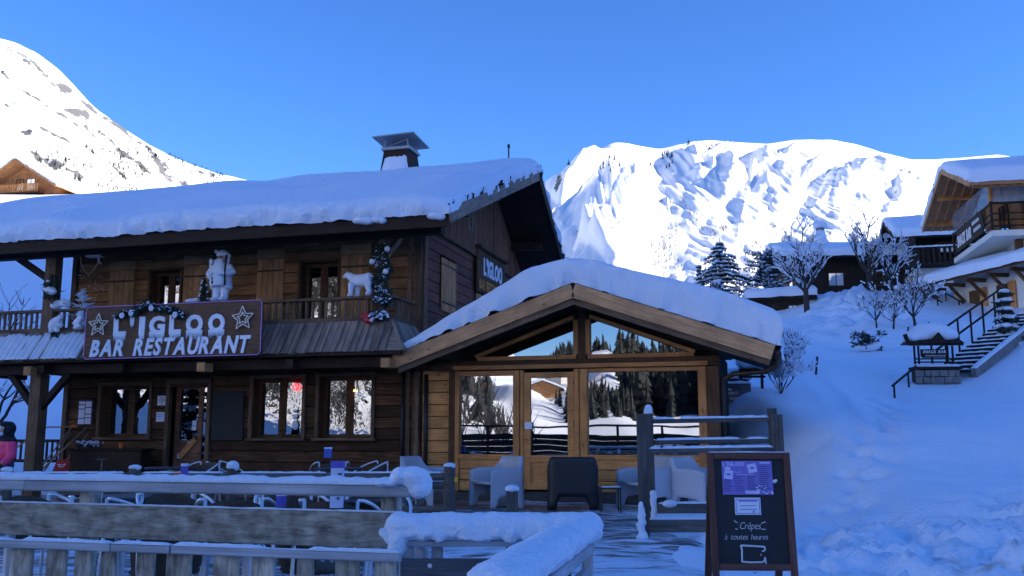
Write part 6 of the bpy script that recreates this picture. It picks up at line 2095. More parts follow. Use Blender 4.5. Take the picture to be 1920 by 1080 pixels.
m = MB(); m.blob((0, 0, 0.93), (0.195, 0.145, 0.16)); m.blob((0, 0, 1.06), (0.195, 0.13, 0.10))
m.tube([(0.165, 0, 1.09), (0.235, 0.0, 0.88), (0.205, -0.12, 0.75)], [0.085, 0.075, 0.06], 10)
m.tube([(-0.165, 0, 1.09), (-0.23, -0.02, 0.93), (-0.13, -0.155, 1.04)], [0.085, 0.072, 0.058], 10)
sub_skin('jacket', 'pink', m)
m = MB(); m.blob((0, 0, 0.73), (0.19, 0.14, 0.13))
for s_ in (-1, 1):
    m.tube([(s_ * 0.085, 0.0, 0.12), (s_ * 0.087, 0.01, 0.38), (s_ * 0.082, 0, 0.72)], [0.085, 0.092, 0.11], 12)
sub_skin('trousers', 'navy', m)
m = MB(); m.blob((0, 0.02, 1.12), (0.20, 0.135, 0.07)); m.tube([(0, 0.02, 1.12), (0, 0.0, 1.22)], [0.13, 0.10], 12); m.blob((0, 0.03, 1.31), (0.112, 0.11, 0.125)); m.blob((0, -0.03, 1.385), (0.09, 0.09, 0.05)); m.blob((0.07, -0.02, 1.27), (0.045, 0.08, 0.09)); m.blob((-0.07, -0.02, 1.27), (0.045, 0.08, 0.09))
sub_skin('hood', 'black_cloth', m)
m = MB(); m.blob((0, -0.085, 1.225), (0.06, 0.045, 0.035)); sub_skin('face_mask', 'card', m, 0.012)
for s_ in (-1, 1):
    m = MB(); m.blob((s_ * 0.034, -0.1, 1.305), (0.012, 0.008, 0.008), 8, 6); add('eye', m, M['black'], pe)
    m = MB(); m.blob((s_ * 0.085, -0.05, 0.05), (0.068, 0.14, 0.06)); m.blob((s_ * 0.085, 0.01, 0.11), (0.075, 0.085, 0.08)); sub_skin('boot', 'black_cloth', m)


def glove(c, d):
    c = Vector(c); d = Vector(d).normalized(); u = d.orthogonal().normalized()
    m = MB(); m.blob(c, (0.04, 0.035, 0.045), 10, 8)
    for k in range(4):
        b = c + u * ((k - 1.5) * 0.018) + d * 0.03
        m.tube([b, b + d * 0.035, b + d * 0.05 + Vector((0, -0.012, -0.018))], [0.011, 0.010, 0.009], 6)
    m.tube([c + u * 0.035, c + u * 0.06 + d * 0.025], [0.013, 0.011], 6)
    return sub_skin('glove', 'black_cloth', m, 0.008)


glove((0.20, -0.15, 0.70), (0, -0.4, -1)); glove((-0.05, -0.19, 1.17), (0.2, -0.1, 1))

# ------------------------------------------------------------------ houses on the slope
def gable_house(t, x0, x1, y0, y1, zb, ze, slope, over, wall, roofm, snow=0.4, base=None, base_h=0.0, fr=(), le=(), over_x=None, ridge=None, seed=0, shut=None):
    """house with its ridge along local x; fr: windows (x, z, w, h) on the -y side, le: (y, z, w, h) on the -x gable"""
    ox = over if over_x is None else over_x
    ym = (y0 + y1) / 2; zr = ze + slope * (ym - y0)
    m = MB()
    zb2 = zb + base_h
    m.add([(x0, y0, zb2), (x1, y0, zb2), (x1, y1, zb2), (x0, y1, zb2), (x0, y0, ze), (x1, y0, ze), (x1, y1, ze), (x0, y1, ze), (x0, ym, zr), (x1, ym, zr)],
          [(3, 2, 1, 0), (0, 1, 5, 4), (1, 2, 6, 9, 5), (2, 3, 7, 6), (3, 0, 4, 8, 7), (4, 5, 9, 8), (6, 7, 8, 9)])
    add('wall', m, wall, t)
    if base_h:
        m = MB(); m.box(x0 - 0.05, y0 - 0.05, zb - 1.0, x1 + 0.05, y1 + 0.05, zb2); add('base_wall', m, base, t)
    rt = thing_part('roof', t)
    th = 0.14
    pf = [(y0 - over, ze - slope * over), (ym, zr), (y1 + over, ze - slope * over)]
    X0, X1 = x0 - ox, x1 + ox
    m = MB()
    m.add([(X0, y, z + th) for y, z in pf] + [(X1, y, z + th) for y, z in pf] + [(X0, y, z + 0.004) for y, z in pf] + [(X1, y, z + 0.004) for y, z in pf],
          [(0, 3, 4, 1), (1, 4, 5, 2), (6, 7, 10, 9), (7, 8, 11, 10), (0, 6, 9, 3), (2, 5, 11, 8), (0, 1, 7, 6), (1, 2, 8, 7), (3, 9, 10, 4), (4, 10, 11, 5)])
    add('deck', m, roofm, rt)
    for xe in (X0 - 0.03, X1 + 0.03):
        for s_ in (0, 2):
            plank('barge_board', (xe, ym, zr + th * 0.4), (xe, pf[s_][0], pf[s_][1] + th * 0.4), 0.24, 0.05, roofm, rt)
    if snow:
        snow_pillow('roof_snow', rt, X0 - 0.08, X1 + 0.08, pf[0][0] - 0.1, pf[2][0] + 0.1,
                    lambda x, y: zr + th - slope * abs(y - ym), lambda x, y: snow + 0.05 - slope * (math.sqrt((y - ym) ** 2 + 0.3) - abs(y - ym)), rad=min(0.3, snow * 0.6), dx=0.45, dy=0.4, lump=0.10, seed=seed, K=5, soft=0.08)

    def win(a, z, w_, h_, side):
        g = thing_part('window', t)
        if side == 'f':
            m = MB(); m.box(a - w_ / 2, y0 - 0.03, z, a + w_ / 2, y0 - 0.015, z + h_); add('pane', m, M['glass'], g)
            m = MB()
            for q in (a - w_ / 2 - 0.05, a - 0.02, a + w_ / 2 + 0.01):
                m.box(q, y0 - 0.06, z - 0.04, q + 0.04, y0 - 0.01, z + h_ + 0.04)
            m.box(a - w_ / 2, y0 - 0.055, z - 0.05, a + w_ / 2, y0 - 0.01, z); m.box(a - w_ / 2, y0 - 0.055, z + h_, a + w_ / 2, y0 - 0.01, z + h_ + 0.05)
            add('frame', m, M['frame_dark'], g)
            if shut:
                for s_ in (-1, 1):
                    c = a + s_ * (w_ * 0.75 + 0.06)
                    m = MB(); m.box(c - w_ / 4, y0 - 0.07, z - 0.03, c + w_ / 4, y0 - 0.03, z + h_ + 0.03); add('shutter', m, shut, g)
        else:
            m = MB(); m.box(x0 - 0.03, a - w_ / 2, z, x0 - 0.015, a + w_ / 2, z + h_); add('pane', m, M['glass'], g)
            m = MB()
            for q in (a - w_ / 2 - 0.05, a - 0.02, a + w_ / 2 + 0.01):
                m.box(x0 - 0.06, q, z - 0.04, x0 - 0.01, q + 0.04, z + h_ + 0.04)
            m.box(x0 - 0.055, a - w_ / 2, z - 0.05, x0 - 0.01, a + w_ / 2, z); m.box(x0 - 0.055, a - w_ / 2, z + h_, x0 - 0.01, a + w_ / 2, z + h_ + 0.05)
            add('frame', m, M['frame_dark'], g)
            if shut:
                for s_ in (-1, 1):
                    c = a + s_ * (w_ * 0.75 + 0.06)
                    m = MB(); m.box(x0 - 0.07, c - w_ / 4, z - 0.03, x0 - 0.03, c + w_ / 4, z + h_ + 0.03); add('shutter', m, shut, g)
    for a in fr: win(*a, 'f')
    for a in le: win(*a, 'l')
    return zr


M['dark_board'] = wood('blackened boards', (0.008, 0.006, 0.005), (0.026, 0.017, 0.012), (0.055, 0.036, 0.026), vary=0.1, knots=False)
M['clear_glass'] = plain('wind screen glass', (0.35, 0.4, 0.45), 0.05, metal=0.0, spec=0.8)
nt = M['clear_glass'].node_tree; nt.nodes['Principled BSDF'].inputs['Alpha'].default_value = 0.35

# chalet with the balcony at the right edge
SN_ROT = R(-11.5)
sc_ = thing('snack_bar_chalet', 'tall chalet with white lower storey and a glass screened balcony at the right edge', 'building', (18.7, 38.0, 6.0), SN_ROT)
gable_house(sc_, 2.4, 12.0, 2.0, 7.0, 0.0, 6.35, 0.40, 2.0, M['sun_larch'], M['sun_larch'], snow=0.55, base=M['plaster'], base_h=3.7, over_x=2.4, le=[(4.2, 4.0, 1.2, 1.6)], fr=[(4.5, 4.0, 2.2, 1.7), (8.0, 4.0, 2.2, 1.7)], seed=21)
for k in range(5):
    y_ = 0.35 + k * 2.0
    zz = 6.35 - 0.4 * 2.0 + 0.4 * (min(y_, 9 - y_)) - 0.06
    plank('purlin', (0.15, y_, zz), (2.4, y_, zz), 0.2, 0.16, M['frame'], sc_)
for k in range(6):
    x_ = 0.4 + k * 0.4
    for a, b in ((0.1, 4.45), (8.9, 4.55)):
        plank('rafter', (x_, a, 6.35 - 0.4 * 2.0 + 0.04 - 0.05), (x_, b, 6.35 - 0.8 + 0.4 * 4.45 - 0.05), 0.09, 0.07, M['frame'], sc_)
sb_ = thing_part('balcony', sc_)
m = MB(); m.box(0.95, 1.05, 3.62, 2.38, 7.4, 3.86); m.box(2.382, 1.05, 3.62, 12.0, 1.96, 3.86); add('slab', m, M['plaster'], sb_)
for z in (4.05, 4.3, 4.58, 5.02):
    plank('rail', (1.0, 1.12, z), (1.0, 7.35, z), 0.06 if z < 5 else 0.09, 0.05, M['dark_board'], sb_)
    plank('rail', (1.06, 1.1, z), (11.9, 1.1, z), 0.06 if z < 5 else 0.09, 0.05, M['dark_board'], sb_)
for p in ((1.0, 1.1), (1.0, 3.1), (1.0, 5.2), (1.0, 7.35), (3.2, 1.1), (5.6, 1.1)):
    plank('post', (p[0], p[1], 3.87), (p[0], p[1], 5.1), 0.1, 0.1, M['dark_board'], sb_, up=(1, 0, 0))
for a, b in ((1.2, 3.05), (3.15, 5.15), (5.25, 7.3)):
    m = MB(); m.box(0.985, a, 5.07, 1.0, b, 5.95); add('screen', m, M['clear_glass'], sb_)
for a, b in ((1.1, 3.1), (3.3, 5.5)):
    m = MB(); m.box(a, 1.09, 5.07, b, 1.105, 6.0); add('screen', m, M['clear_glass'], sb_)
for x_ in (0.98, 1.7):
    plank('corner_post', (x_, 1.1 if x_ < 1 else 2.0, 5.1), (x_, 1.1 if x_ < 1 else 2.0, 6.2), 0.1, 0.1, M['frame'], sb_, up=(1, 0, 0))
plank('strut', (2.2, 1.9, 2.0), (2.2, 1.9, 3.6), 0.3, 0.2, M['frame_dark'], sc_, up=(1, 0, 0))
for y_ in (3.0, 5.6):
    g_ = thing_part('window', sc_)
    m = MB(); m.box(2.33, y_ - 0.5, 1.9, 2.345, y_ + 0.5, 3.1); add('pane', m, M['glass'], g_)
    m = MB(); m.box(2.28, y_ - 1.0, 1.85, 2.33, y_ - 0.52, 3.15); add('shutter', m, M['shutter'], g_)
    m = MB(); m.box(2.28, y_ + 0.52, 1.85, 2.33, y_ + 1.0, 3.15); add('shutter', m, M['shutter'], g_)


def sxy(x, y, z):
    return sc_.matrix_basis @ Vector((x, y, z)) if False else Vector((18.7, 38.0, 6.0)) + Matrix.Rotation(SN_ROT, 3, 'Z') @ Vector((x, y, z))


s1 = thing('snack_sign', 'dark snack bar sign on the side rail of the right hand balcony', 'sign', sxy(0.95, 6.7, 4.02), SN_ROT - R(90))
m = MB(); m.prism([(0.0, 0), (4.4, 0), (4.7, 0.28), (4.4, 0.95), (0.2, 0.95)], -0.03, 0.02); add('board', m, M['dark_board'], s1)
letters('SNACK BAR', 0.35, 2.75, 0.16, -0.05, 0.72, M['white'], s1, extrude=0.01, offset=0.012, shear=0.1)
for k, (z, x0_, x1_) in enumerate(((0.62, 3.0, 4.1), (0.28, 3.2, 4.3))):
    x = x0_
    while x < x1_:
        m = MB(); m.tube([(x, -0.05, z), (x + 0.06, -0.05, z + 0.16), (x + 0.12, -0.05, z + 0.02), (x + 0.2, -0.05, z + 0.1)], 0.02, 5); add('script_mark', m, M['white'], s1); x += 0.22
s2 = thing('snack_sign', 'dark sign cut by the right edge of the photo on the front balcony rail', 'sign', sxy(2.2, 1.0, 4.05), SN_ROT)
m = MB(); m.box(0, -0.03, 0, 4.0, 0.02, 0.9); add('board', m, M['dark_board'], s2)
letters('SNACK BAR', 0.35, 3.5, 0.16, -0.05, 0.8, M['white'], s2, extrude=0.01, offset=0.012, shear=0.1)

# lower lean-to with brackets
LA = Vector((20.1, 37.4, 0)); LB = Vector((18.75, 43.4, 0)); ldir = (LB - LA).normalized(); lrot = math.atan2(-ldir.y, -ldir.x) + math.pi / 2
lt = thing('lean_to', 'white walled lean-to with snowy roof on dark brackets below the snack bar chalet', 'building', (LA.x, LA.y, 6.3), math.atan2(ldir.y, ldir.x) - R(90))
LEN = (LB - LA).length
m = MB(); m.box(1.0, -1.5, -0.6, 4.0, LEN - 0.9, 2.35); add('wall', m, M['plaster'], lt)
ro = thing_part('roof', lt)
m = MB(); m.add([(-0.1, -2.6, 1.86), (4.2, -2.6, 3.25), (4.2, LEN, 3.25), (-0.1, LEN, 1.86), (-0.1, -2.6, 1.98), (4.2, -2.6, 3.37), (4.2, LEN, 3.37), (-0.1, LEN, 1.98)],
                [(3, 2, 1, 0), (4, 5, 6, 7), (0, 1, 5, 4), (1, 2, 6, 5), (2, 3, 7, 6), (3, 0, 4, 7)]); add('deck', m, M['frame_dark'], ro)
snow_pillow('roof_snow', ro, -0.25, 4.2, -2.7, LEN + 0.15, lambda x, y: 1.98 + 0.323 * (x + 0.1), lambda x, y: 0.42, rad=0.22, dx=0.3, dy=0.3, lump=0.1, seed=31, K=5)
for k in range(6):
    y_ = LEN - 0.25 - k * 1.35
    plank('bracket', (0.0, y_, 1.78), (1.05, y_, 1.78), 0.15, 0.14, M['frame_dark'], lt)
    plank('bracket', (0.25, y_, 1.72), (1.05, y_, 0.95), 0.12, 0.12, M['frame_dark'], lt)
for y_ in (0.6, 2.2, 3.9):
    g_ = thing_part('window', lt)
    m = MB(); m.box(0.96, y_ - 0.35, 0.25, 0.985, y_ + 0.35, 1.45); add('leaf', m, M['frame_dark'], g_)
    m = MB(); m.box(0.92, y_ - 0.78, 0.22, 0.96, y_ - 0.36, 1.5); add('shutter', m, M['frame'], g_)
plank('corner_post', (0.93, -0.55, -0.4), (0.93, -0.55, 2.2), 0.2, 0.16, M['frame_dark'], lt, up=(0, 1, 0))
ps = thing('porch_steps', 'small dark steps with railings below the lean-to roof end', 'steps', (18.55, 43.0, 6.2), R(15))
for k in range(6):
    plank('tread', (-0.5, -0.35 * k, 1.2 - 0.2 * k), (0.5, -0.35 * k, 1.2 - 0.2 * k), 0.05, 0.28, M['frame_dark'], ps)
for x_ in (-0.55, 0.55):
    plank('handrail', (x_, 0.1, 2.1), (x_, -2.0, 0.95), 0.06, 0.05, M['dark_board'], ps)
    for k in range(3):
        plank('baluster', (x_, -0.1 - k * 0.8, 1.1 - 0.45 * k), (x_, -0.1 - k * 0.8, 2.0 - 0.45 * k), 0.05, 0.05, M['dark_board'], ps, up=(1, 0, 0))

# dark chalet behind
c2 = thing('dark_chalet', 'blackish timber chalet with snowy roof and pale base left of the snack bar chalet', 'building', (23.6, 57, 9.5), R(-14))
gable_house(c2, 0.9, 9.5, 0.8, 7.6, 0.6, 4.3, 0.42, 1.3, M['dark_board'], M['dark_board'], snow=0.5, base=M['plaster'], base_h=1.6, fr=[(2.6, 2.7, 0.8, 0.9), (5.2, 2.7, 0.8, 0.9)], le=[(3.4, 2.6, 0.9, 0.9)], seed=41)
cb = thing_part('balcony', c2)
m = MB(); m.box(0.1, -0.4, 2.1, 4.8, 0.78, 2.25); add('floor', m, M['dark_board'], cb)
plank('handrail', (0.1, -0.38, 3.15), (4.8, -0.38, 3.15), 0.1, 0.08, M['dark_board'], cb)
for x_ in np.arange(0.2, 4.8, 0.3):
    plank('baluster', (x_, -0.38, 2.25), (x_, -0.38, 3.1), 0.16, 0.04, M['dark_board'], cb, up=(1, 0, 0))
snow_strip('rail_snow', (0.1, -0.38, 3.2), (4.8, -0.38, 3.2), 0.12, 0.09, cb, 3, n=40)
m = MB(); m.box(-0.6, -0.9, 0.4, 5.4, 0.7, 0.62); add('terrace_slab', m, M['plaster'], c2)
snow_pillow('terrace_snow', c2, -0.7, 5.5, -1.0, 0.75, lambda x, y: 0.6, lambda x, y: 0.3, rad=0.15, dx=0.4, dy=0.3, seed=44, K=4)

# long low house with stone chimney
h3 = thing('long_chalet', 'long low timber house with broad snowy roof and capped chimney behind the bare trees', 'building', (18.2, 61.5, 8.7), R(-4))
gable_house(h3, 0.6, 9.6, 0.8, 8.4, 0.3, 4.6, 0.30, 1.2, M['dark_board'], M['dark_board'], snow=0.5, base=M['stone'], base_h=1.5, fr=[(3.0, 2.6, 0.9, 0.8), (6.0, 2.6, 0.9, 0.8)], le=[(3.0, 2.4, 0.9, 0.8)], seed=51)
hc = thing_part('chimney', h3)
m = MB(); m.lathe([(0.7, 5.2), (0.6, 5.9), (0.36, 6.7), (0.3, 7.0)], 12, (3.0, 4.2, 0)); add('stack', m, M['snow'], hc, smooth=True)
m = MB(); m.lathe([(0.3, 7.0), (0.3, 7.25)], 10, (3.0, 4.2, 0)); add('flue', m, M['stone'], hc)
m = MB(); m.blob((3.0, 4.2, 7.42), (0.5, 0.5, 0.3)); add('snow_cap', m, M['snow'], hc, smooth=True)

# small hut
ht = thing('small_hut', 'small blackened hut on a stone footing with a slab of snow for a roof', 'hut', (11.95, 47.2, 6.55), R(-16))
gable_house(ht, 0.0, 2.7, 0.0, 2.6, 0.1, 1.62, 0.22, 0.3, M['dark_board'], M['dark_board'], snow=0.42, base=M['stone'], base_h=0.55, fr=[(1.9, 0.9, 0.35, 0.35)], seed=61)

# ------------------------------------------------------------------ snack bar kiosk, stairs
kx, ky = 10.42, 23.6
kz = gz(kx, ky) + 0.1
ks = thing('snack_kiosk', 'little roofed notice stand lettered SNACK BAR under a big snow hat beside the stairs', 'sign', (kx, ky, kz), R(-3))
sbp = thing_part('stone_base', ks)
m = MB(); m.box(-0.56, -0.17, -0.5, 0.48, 0.12, 0.22); add('core', m, M['dark_board'], sbp)
q = random.Random(2)
for r_ in range(4):
    x = -0.58
    while x < 0.46:
        w_ = min(q.uniform(0.12, 0.24), 0.5 - x); z_ = -0.42 + r_ * 0.16
        m = MB(); j = lambda: q.uniform(-0.012, 0.012)
        m.add([(x + 0.01 + j(), -0.20 + j(), z_ + j()), (x + w_ - 0.01 + j(), -0.2 + j(), z_ + j()), (x + w_ - 0.01, -0.165, z_), (x + 0.01, -0.165, z_), (x + 0.01 + j(), -0.2 + j(), z_ + 0.145 + j()), (x + w_ - 0.01 + j(), -0.2 + j(), z_ + 0.145 + j()), (x + w_ - 0.01, -0.165, z_ + 0.145), (x + 0.01, -0.165, z_ + 0.145)],
              [(3, 2, 1, 0), (4, 5, 6, 7), (0, 1, 5, 4), (1, 2, 6, 5), (2, 3, 7, 6), (3, 0, 4, 7)]); add('stone', m, M['stone'], sbp); x += w_
plank('coping', (-0.62, -0.05, 0.26), (0.54, -0.05, 0.26), 0.06, 0.4, M['dark_board'], ks)
snow_strip('base_snow', (-0.55, -0.05, 0.29), (0.5, -0.05, 0.29), 0.34, 0.08, ks, 2)
for x_ in (-0.5, -0.4, 0.3, 0.42):
    plank('post', (x_, 0.0, 0.29), (x_, 0.0, 0.82), 0.045, 0.045, M['dark_board'], ks, up=(1, 0, 0))
for z_ in (0.42, 0.50):
    plank('cross_rail', (-0.5, 0.03, z_), (0.42, 0.03, z_), 0.035, 0.03, M['dark_board'], ks)
m = MB(); m.prism([(-0.33, 0.52), (0.25, 0.52), (0.29, 0.57), (0.29, 0.73), (-0.37, 0.73), (-0.37, 0.57)], -0.06, -0.03); add('name_board', m, M['dark_board'], ks)
letters('SNACK BAR', -0.32, 0.24, 0.635, -0.065, 0.10, M['white'], ks, extrude=0.004, offset=0.002, shear=0.15)
x = -0.26
while x < 0.2:
    m = MB(); m.tube([(x, -0.066, 0.55), (x + 0.015, -0.066, 0.59), (x + 0.03, -0.066, 0.555)], 0.006, 5); add('script_mark', m, M['white'], ks); x += 0.045
plank('eave_board', (-0.72, -0.22, 0.84), (0.6, -0.22, 0.84), 0.07, 0.05, M['dark_board'], ks)
m = MB(); m.add([(-0.75, -0.28, 0.86), (0.62, -0.28, 0.86), (0.62, 0.28, 0.86), (-0.75, 0.28, 0.86), (-0.6, 0, 1.06), (0.5, 0, 1.06)], [(0, 1, 5, 4), (2, 3, 4, 5), (1, 2, 5), (3, 0, 4), (3, 2, 1, 0)]); add('roof', m, M['dark_board'], ks)
m = MB(); m.add([(-0.2, -0.32, 0.86), (0.2, -0.32, 0.86), (0.0, -0.32, 1.12), (0.0, 0.1, 1.12), (-0.2, 0, 0.95), (0.2, 0, 0.95)], [(0, 1, 2), (0, 2, 3, 4), (1, 5, 3, 2)]); add('dormer', m, M['dark_board'], ks)
m = MB()
for (x_, z_, rx, rz_) in ((-0.35, 1.07, 0.38, 0.17), (0.02, 1.16, 0.46, 0.24), (0.28, 1.08, 0.34, 0.18), (-0.14, 1.18, 0.4, 0.22), (-0.55, 0.98, 0.2, 0.11)):
    m.blob((x_, 0.05, z_), (rx, 0.30, rz_))
remeshed('snow_hat', m, M['snow'], ks, 0.05, 5)
plank('finial', (-0.72, -0.25, 0.86), (-0.80, -0.27, 1.08), 0.10, 0.05, M['dark_board'], ks)

sw = thing('outdoor_stairs', 'snowy outdoor stairs with dark handrails climbing right from the kiosk', 'stairs', (11.0, 24.0, 0))
P0 = Vector((0, 0, 2.98)); P1 = Vector((3.5, 2.9, 4.78)); sd = (P1 - P0); hd = Vector((sd.x, sd.y, 0)).normalized(); pd = Vector((-hd.y, hd.x, 0))
for k in range(15):
    c = P0 + sd * (k / 14)
    plank('tread', c - pd * 0.45, c + pd * 0.45, 0.06, 0.28, M['dark_board'], sw)
    snow_strip('tread_snow', c - pd * 0.42 + Vector((0, 0, 0.03)), c + pd * 0.42 + Vector((0, 0, 0.03)), 0.24, 0.05, sw, k, n=14)
m = MB(); m.bar(P0 - pd * 0.52 - Vector((0, 0, 0.08)), P1 - pd * 0.52 - Vector((0, 0, 0.08)), 0.24, 0.12); add('stringer', m, M['stone'], sw)
snow_strip('stringer_snow', P0 - pd * 0.52 + Vector((0, 0, 0.05)), P1 - pd * 0.52 + Vector((0, 0, 0.05)), 0.16, 0.06, sw, 9, n=40)
for h in (0.5, 0.9):
    plank('handrail', P0 + pd * 0.5 + Vector((0, 0, h)), P1 + pd * 0.5 + Vector((0, 0, h)), 0.05, 0.05, M['dark_board'], sw)
for k in range(7):
    c = P0 + sd * (k / 6) + pd * 0.5
    plank('baluster', c, c + Vector((0, 0, 0.9)), 0.045, 0.045, M['dark_board'], sw, up=(1, 0, 0))
hr = thing('handrail', 'lone dark handrail rising from the snow to the kiosk', 'railing', (8.92, 22.6, 0))
za = gz(8.92, 22.6) - 0.12
plank('rail', (0, 0, za + 0.42), (1.0, 0.9, za + 0.98), 0.045, 0.045, M['dark_board'], hr)
for f in (0.06, 0.62):
    c = Vector((f * 1.0, f * 0.9, za + 0.42 + 0.56 * f)); plank('post', c - Vector((0, 0, 0.5)), c, 0.04, 0.04, M['dark_board'], hr, up=(1, 0, 0))

# ------------------------------------------------------------------ clutter beside the annex
rsn = thing('rental_sign', 'dark board with white lettering APPARTEMENTS A LOUER behind the annex corner', 'sign', (4.75, 21.3, 1.36), R(-6))
m = MB(); m.box(-0.3, 0, 0.0, 0.52, 0.05, 1.17); add('board', m, M['panel'], rsn)
for txt, z, a, b in (('APPARTEMENTS', 0.93, -0.22, 0.24), ('A LOUER', 0.81, -0.02, 0.24), ('06.22.04.54', 0.58, -0.15, 0.22)):
    letters(txt, a, b, z, -0.006, 0.09, M['white'], rsn, extrude=0.003)
x = -0.16
while x < 0.2:
    m = MB(); m.tube([(x, -0.008, 0.71), (x + 0.012, -0.008, 0.75), (x + 0.025, -0.008, 0.71)], 0.005, 5); add('script_mark', m, M['white'], rsn); x += 0.038
m = MB(); m.prism([(-0.02, 1.03), (0.05, 1.07), (0.12, 1.03)], -0.008, -0.002); add('emblem', m, M['white'], rsn)
snow_strip('top_snow', (-0.3, 0.02, 1.17), (0.52, 0.02, 1.17), 0.08, 0.06, rsn, 4)
for x_ in (-0.2, 0.42):
    plank('leg', (x_, 0.07, -0.8), (x_, 0.07, 1.0), 0.06, 0.05, M['fence_dark'], rsn, up=(1, 0, 0))
sh = thing('low_shed', 'low dark shed roof with snow tucked behind the annex gutter', 'shed', (4.75, 22.6, 1.2), R(-6))
m = MB(); m.box(-0.9, 0, -0.6, 0.5, 1.2, 1.35); add('wall', m, M['dark_board'], sh)
plank('eave', (-1.1, -0.15, 1.40), (0.75, -0.15, 1.47), 0.08, 0.4, M['dark_board'], sh)
snow_pillow('roof_snow', sh, -1.1, 0.8, -0.35, 1.2, lambda x, y: 1.44 + 0.03 * x, lambda x, y: 0.3, rad=0.14, dx=0.2, dy=0.2, seed=71, K=4)
bn = thing('snowed_bench', 'snow buried bench with dark slats right of the rental sign', 'bench', (5.45, 21.8, gz(5.45, 21.8) + 0.15), R(-4))
for z_, h_ in ((0.12, 0.05), (0.26, 0.08)):
    plank('slat', (-0.3, 0, z_), (0.28, 0, z_), h_, 0.12, M['dark_board'], bn)
for x_ in (-0.25, 0.22):
    plank('leg', (x_, 0.06, -0.4), (x_, 0.06, 0.3), 0.06, 0.06, M['dark_board'], bn, up=(1, 0, 0))
m = MB(); m.blob((0, 0.15, 0.52), (0.36, 0.26, 0.26)); m.blob((-0.12, 0.1, 0.45), (0.24, 0.22, 0.18)); m.blob((0.15, 0.1, 0.42), (0.2, 0.22, 0.16)); remeshed('snow_heap', m, M['snow'], bn, 0.05, 4)

# ------------------------------------------------------------------ sunlit chalet high on the left
lz = 24.5
lc = thing('hillside_chalet', 'sunlit orange wooden chalet with two balconies high on the left behind the big roof', 'building', (-57.3, 110, lz), R(90 - 12))
gable_house(lc, 0.0, 12, -4.4, 4.4, 0, 6.3, 0.62, 1.3, M['sun_larch'], M['sun_larch'], snow=0.5, base=M['plaster'], base_h=2.2, le=[(-3.0, 2.9, 0.9, 1.7), (0.6, 2.9, 0.9, 1.7), (-0.6, 5.6, 1.0, 1.6), (0.9, 5.6, 0.9, 1.6)], over_x=2.2, seed=81)
for (z_, a, b) in ((5.2, -2.6, 3.4), (2.45, -4.6, 4.4)):
    bc = thing_part('balcony', lc)
    m = MB(); m.box(-1.3, a, z_, -0.02, b, z_ + 0.14); add('floor', m, M['frame_dark'], bc)
    plank('handrail', (-1.28, a, z_ + 1.05), (-1.28, b, z_ + 1.05), 0.1, 0.08, M['frame'], bc)
    y_ = a + 0.1
    while y_ < b:
        plank('baluster', (-1.28, y_, z_ + 0.15), (-1.28, y_, z_ + 1.0), 0.2, 0.04, M['frame'], bc, up=(0, 1, 0)); y_ += 0.27

# ------------------------------------------------------------------ what the windows mirror
rfn = thing('roadside_fence', 'dark board fence across the road, mirrored along the bottom of the annex panes', 'fence', (-6.0, -9.0, 0), R(-31))
for k in range(15):
    x_ = -14 + k * 2.0
    plank('post', (x_, 0, -0.2), (x_, 0, 1.95), 0.12, 0.1, M['dark_board'], rfn, up=(1, 0, 0))
for z_, h_ in ((1.92, 0.1), (1.42, 0.24), (1.17, 0.24), (0.92, 0.24), (0.67, 0.24), (0.42, 0.24), (0.17, 0.24), (-0.08, 0.24)):
    plank('board', (-14.2, -0.08, z_), (14.2, -0.08, z_), h_, 0.04, M['dark_board'], rfn)
for k, (a_, r_) in enumerate(((209.6, 230), (211.2, 215), (212.6, 240), (214.0, 225))):
    hx, hy = math.sin(R(a_)) * r_, math.cos(R(a_)) * r_
    z_ = slope_z(a_, r_)
    hv = thing('valley_house', '%s wooden house on the far slope, mirrored in the left annex pane' % ('rightmost', 'second from right', 'second from left', 'leftmost')[k], 'building', (hx, hy, z_ - 0.5), R(40 + 25 * k))
    gable_house(hv, -5, 5, -4, 4, 0, 4.0, 0.5, 1.0, M['sun_larch'], M['dark_board'], snow=0.6, base=M['plaster'], base_h=1.2, fr=[(-2, 2, 1, 1), (2, 2, 1, 1)], le=[(0, 2, 1.2, 1.2)], seed=90 + k)

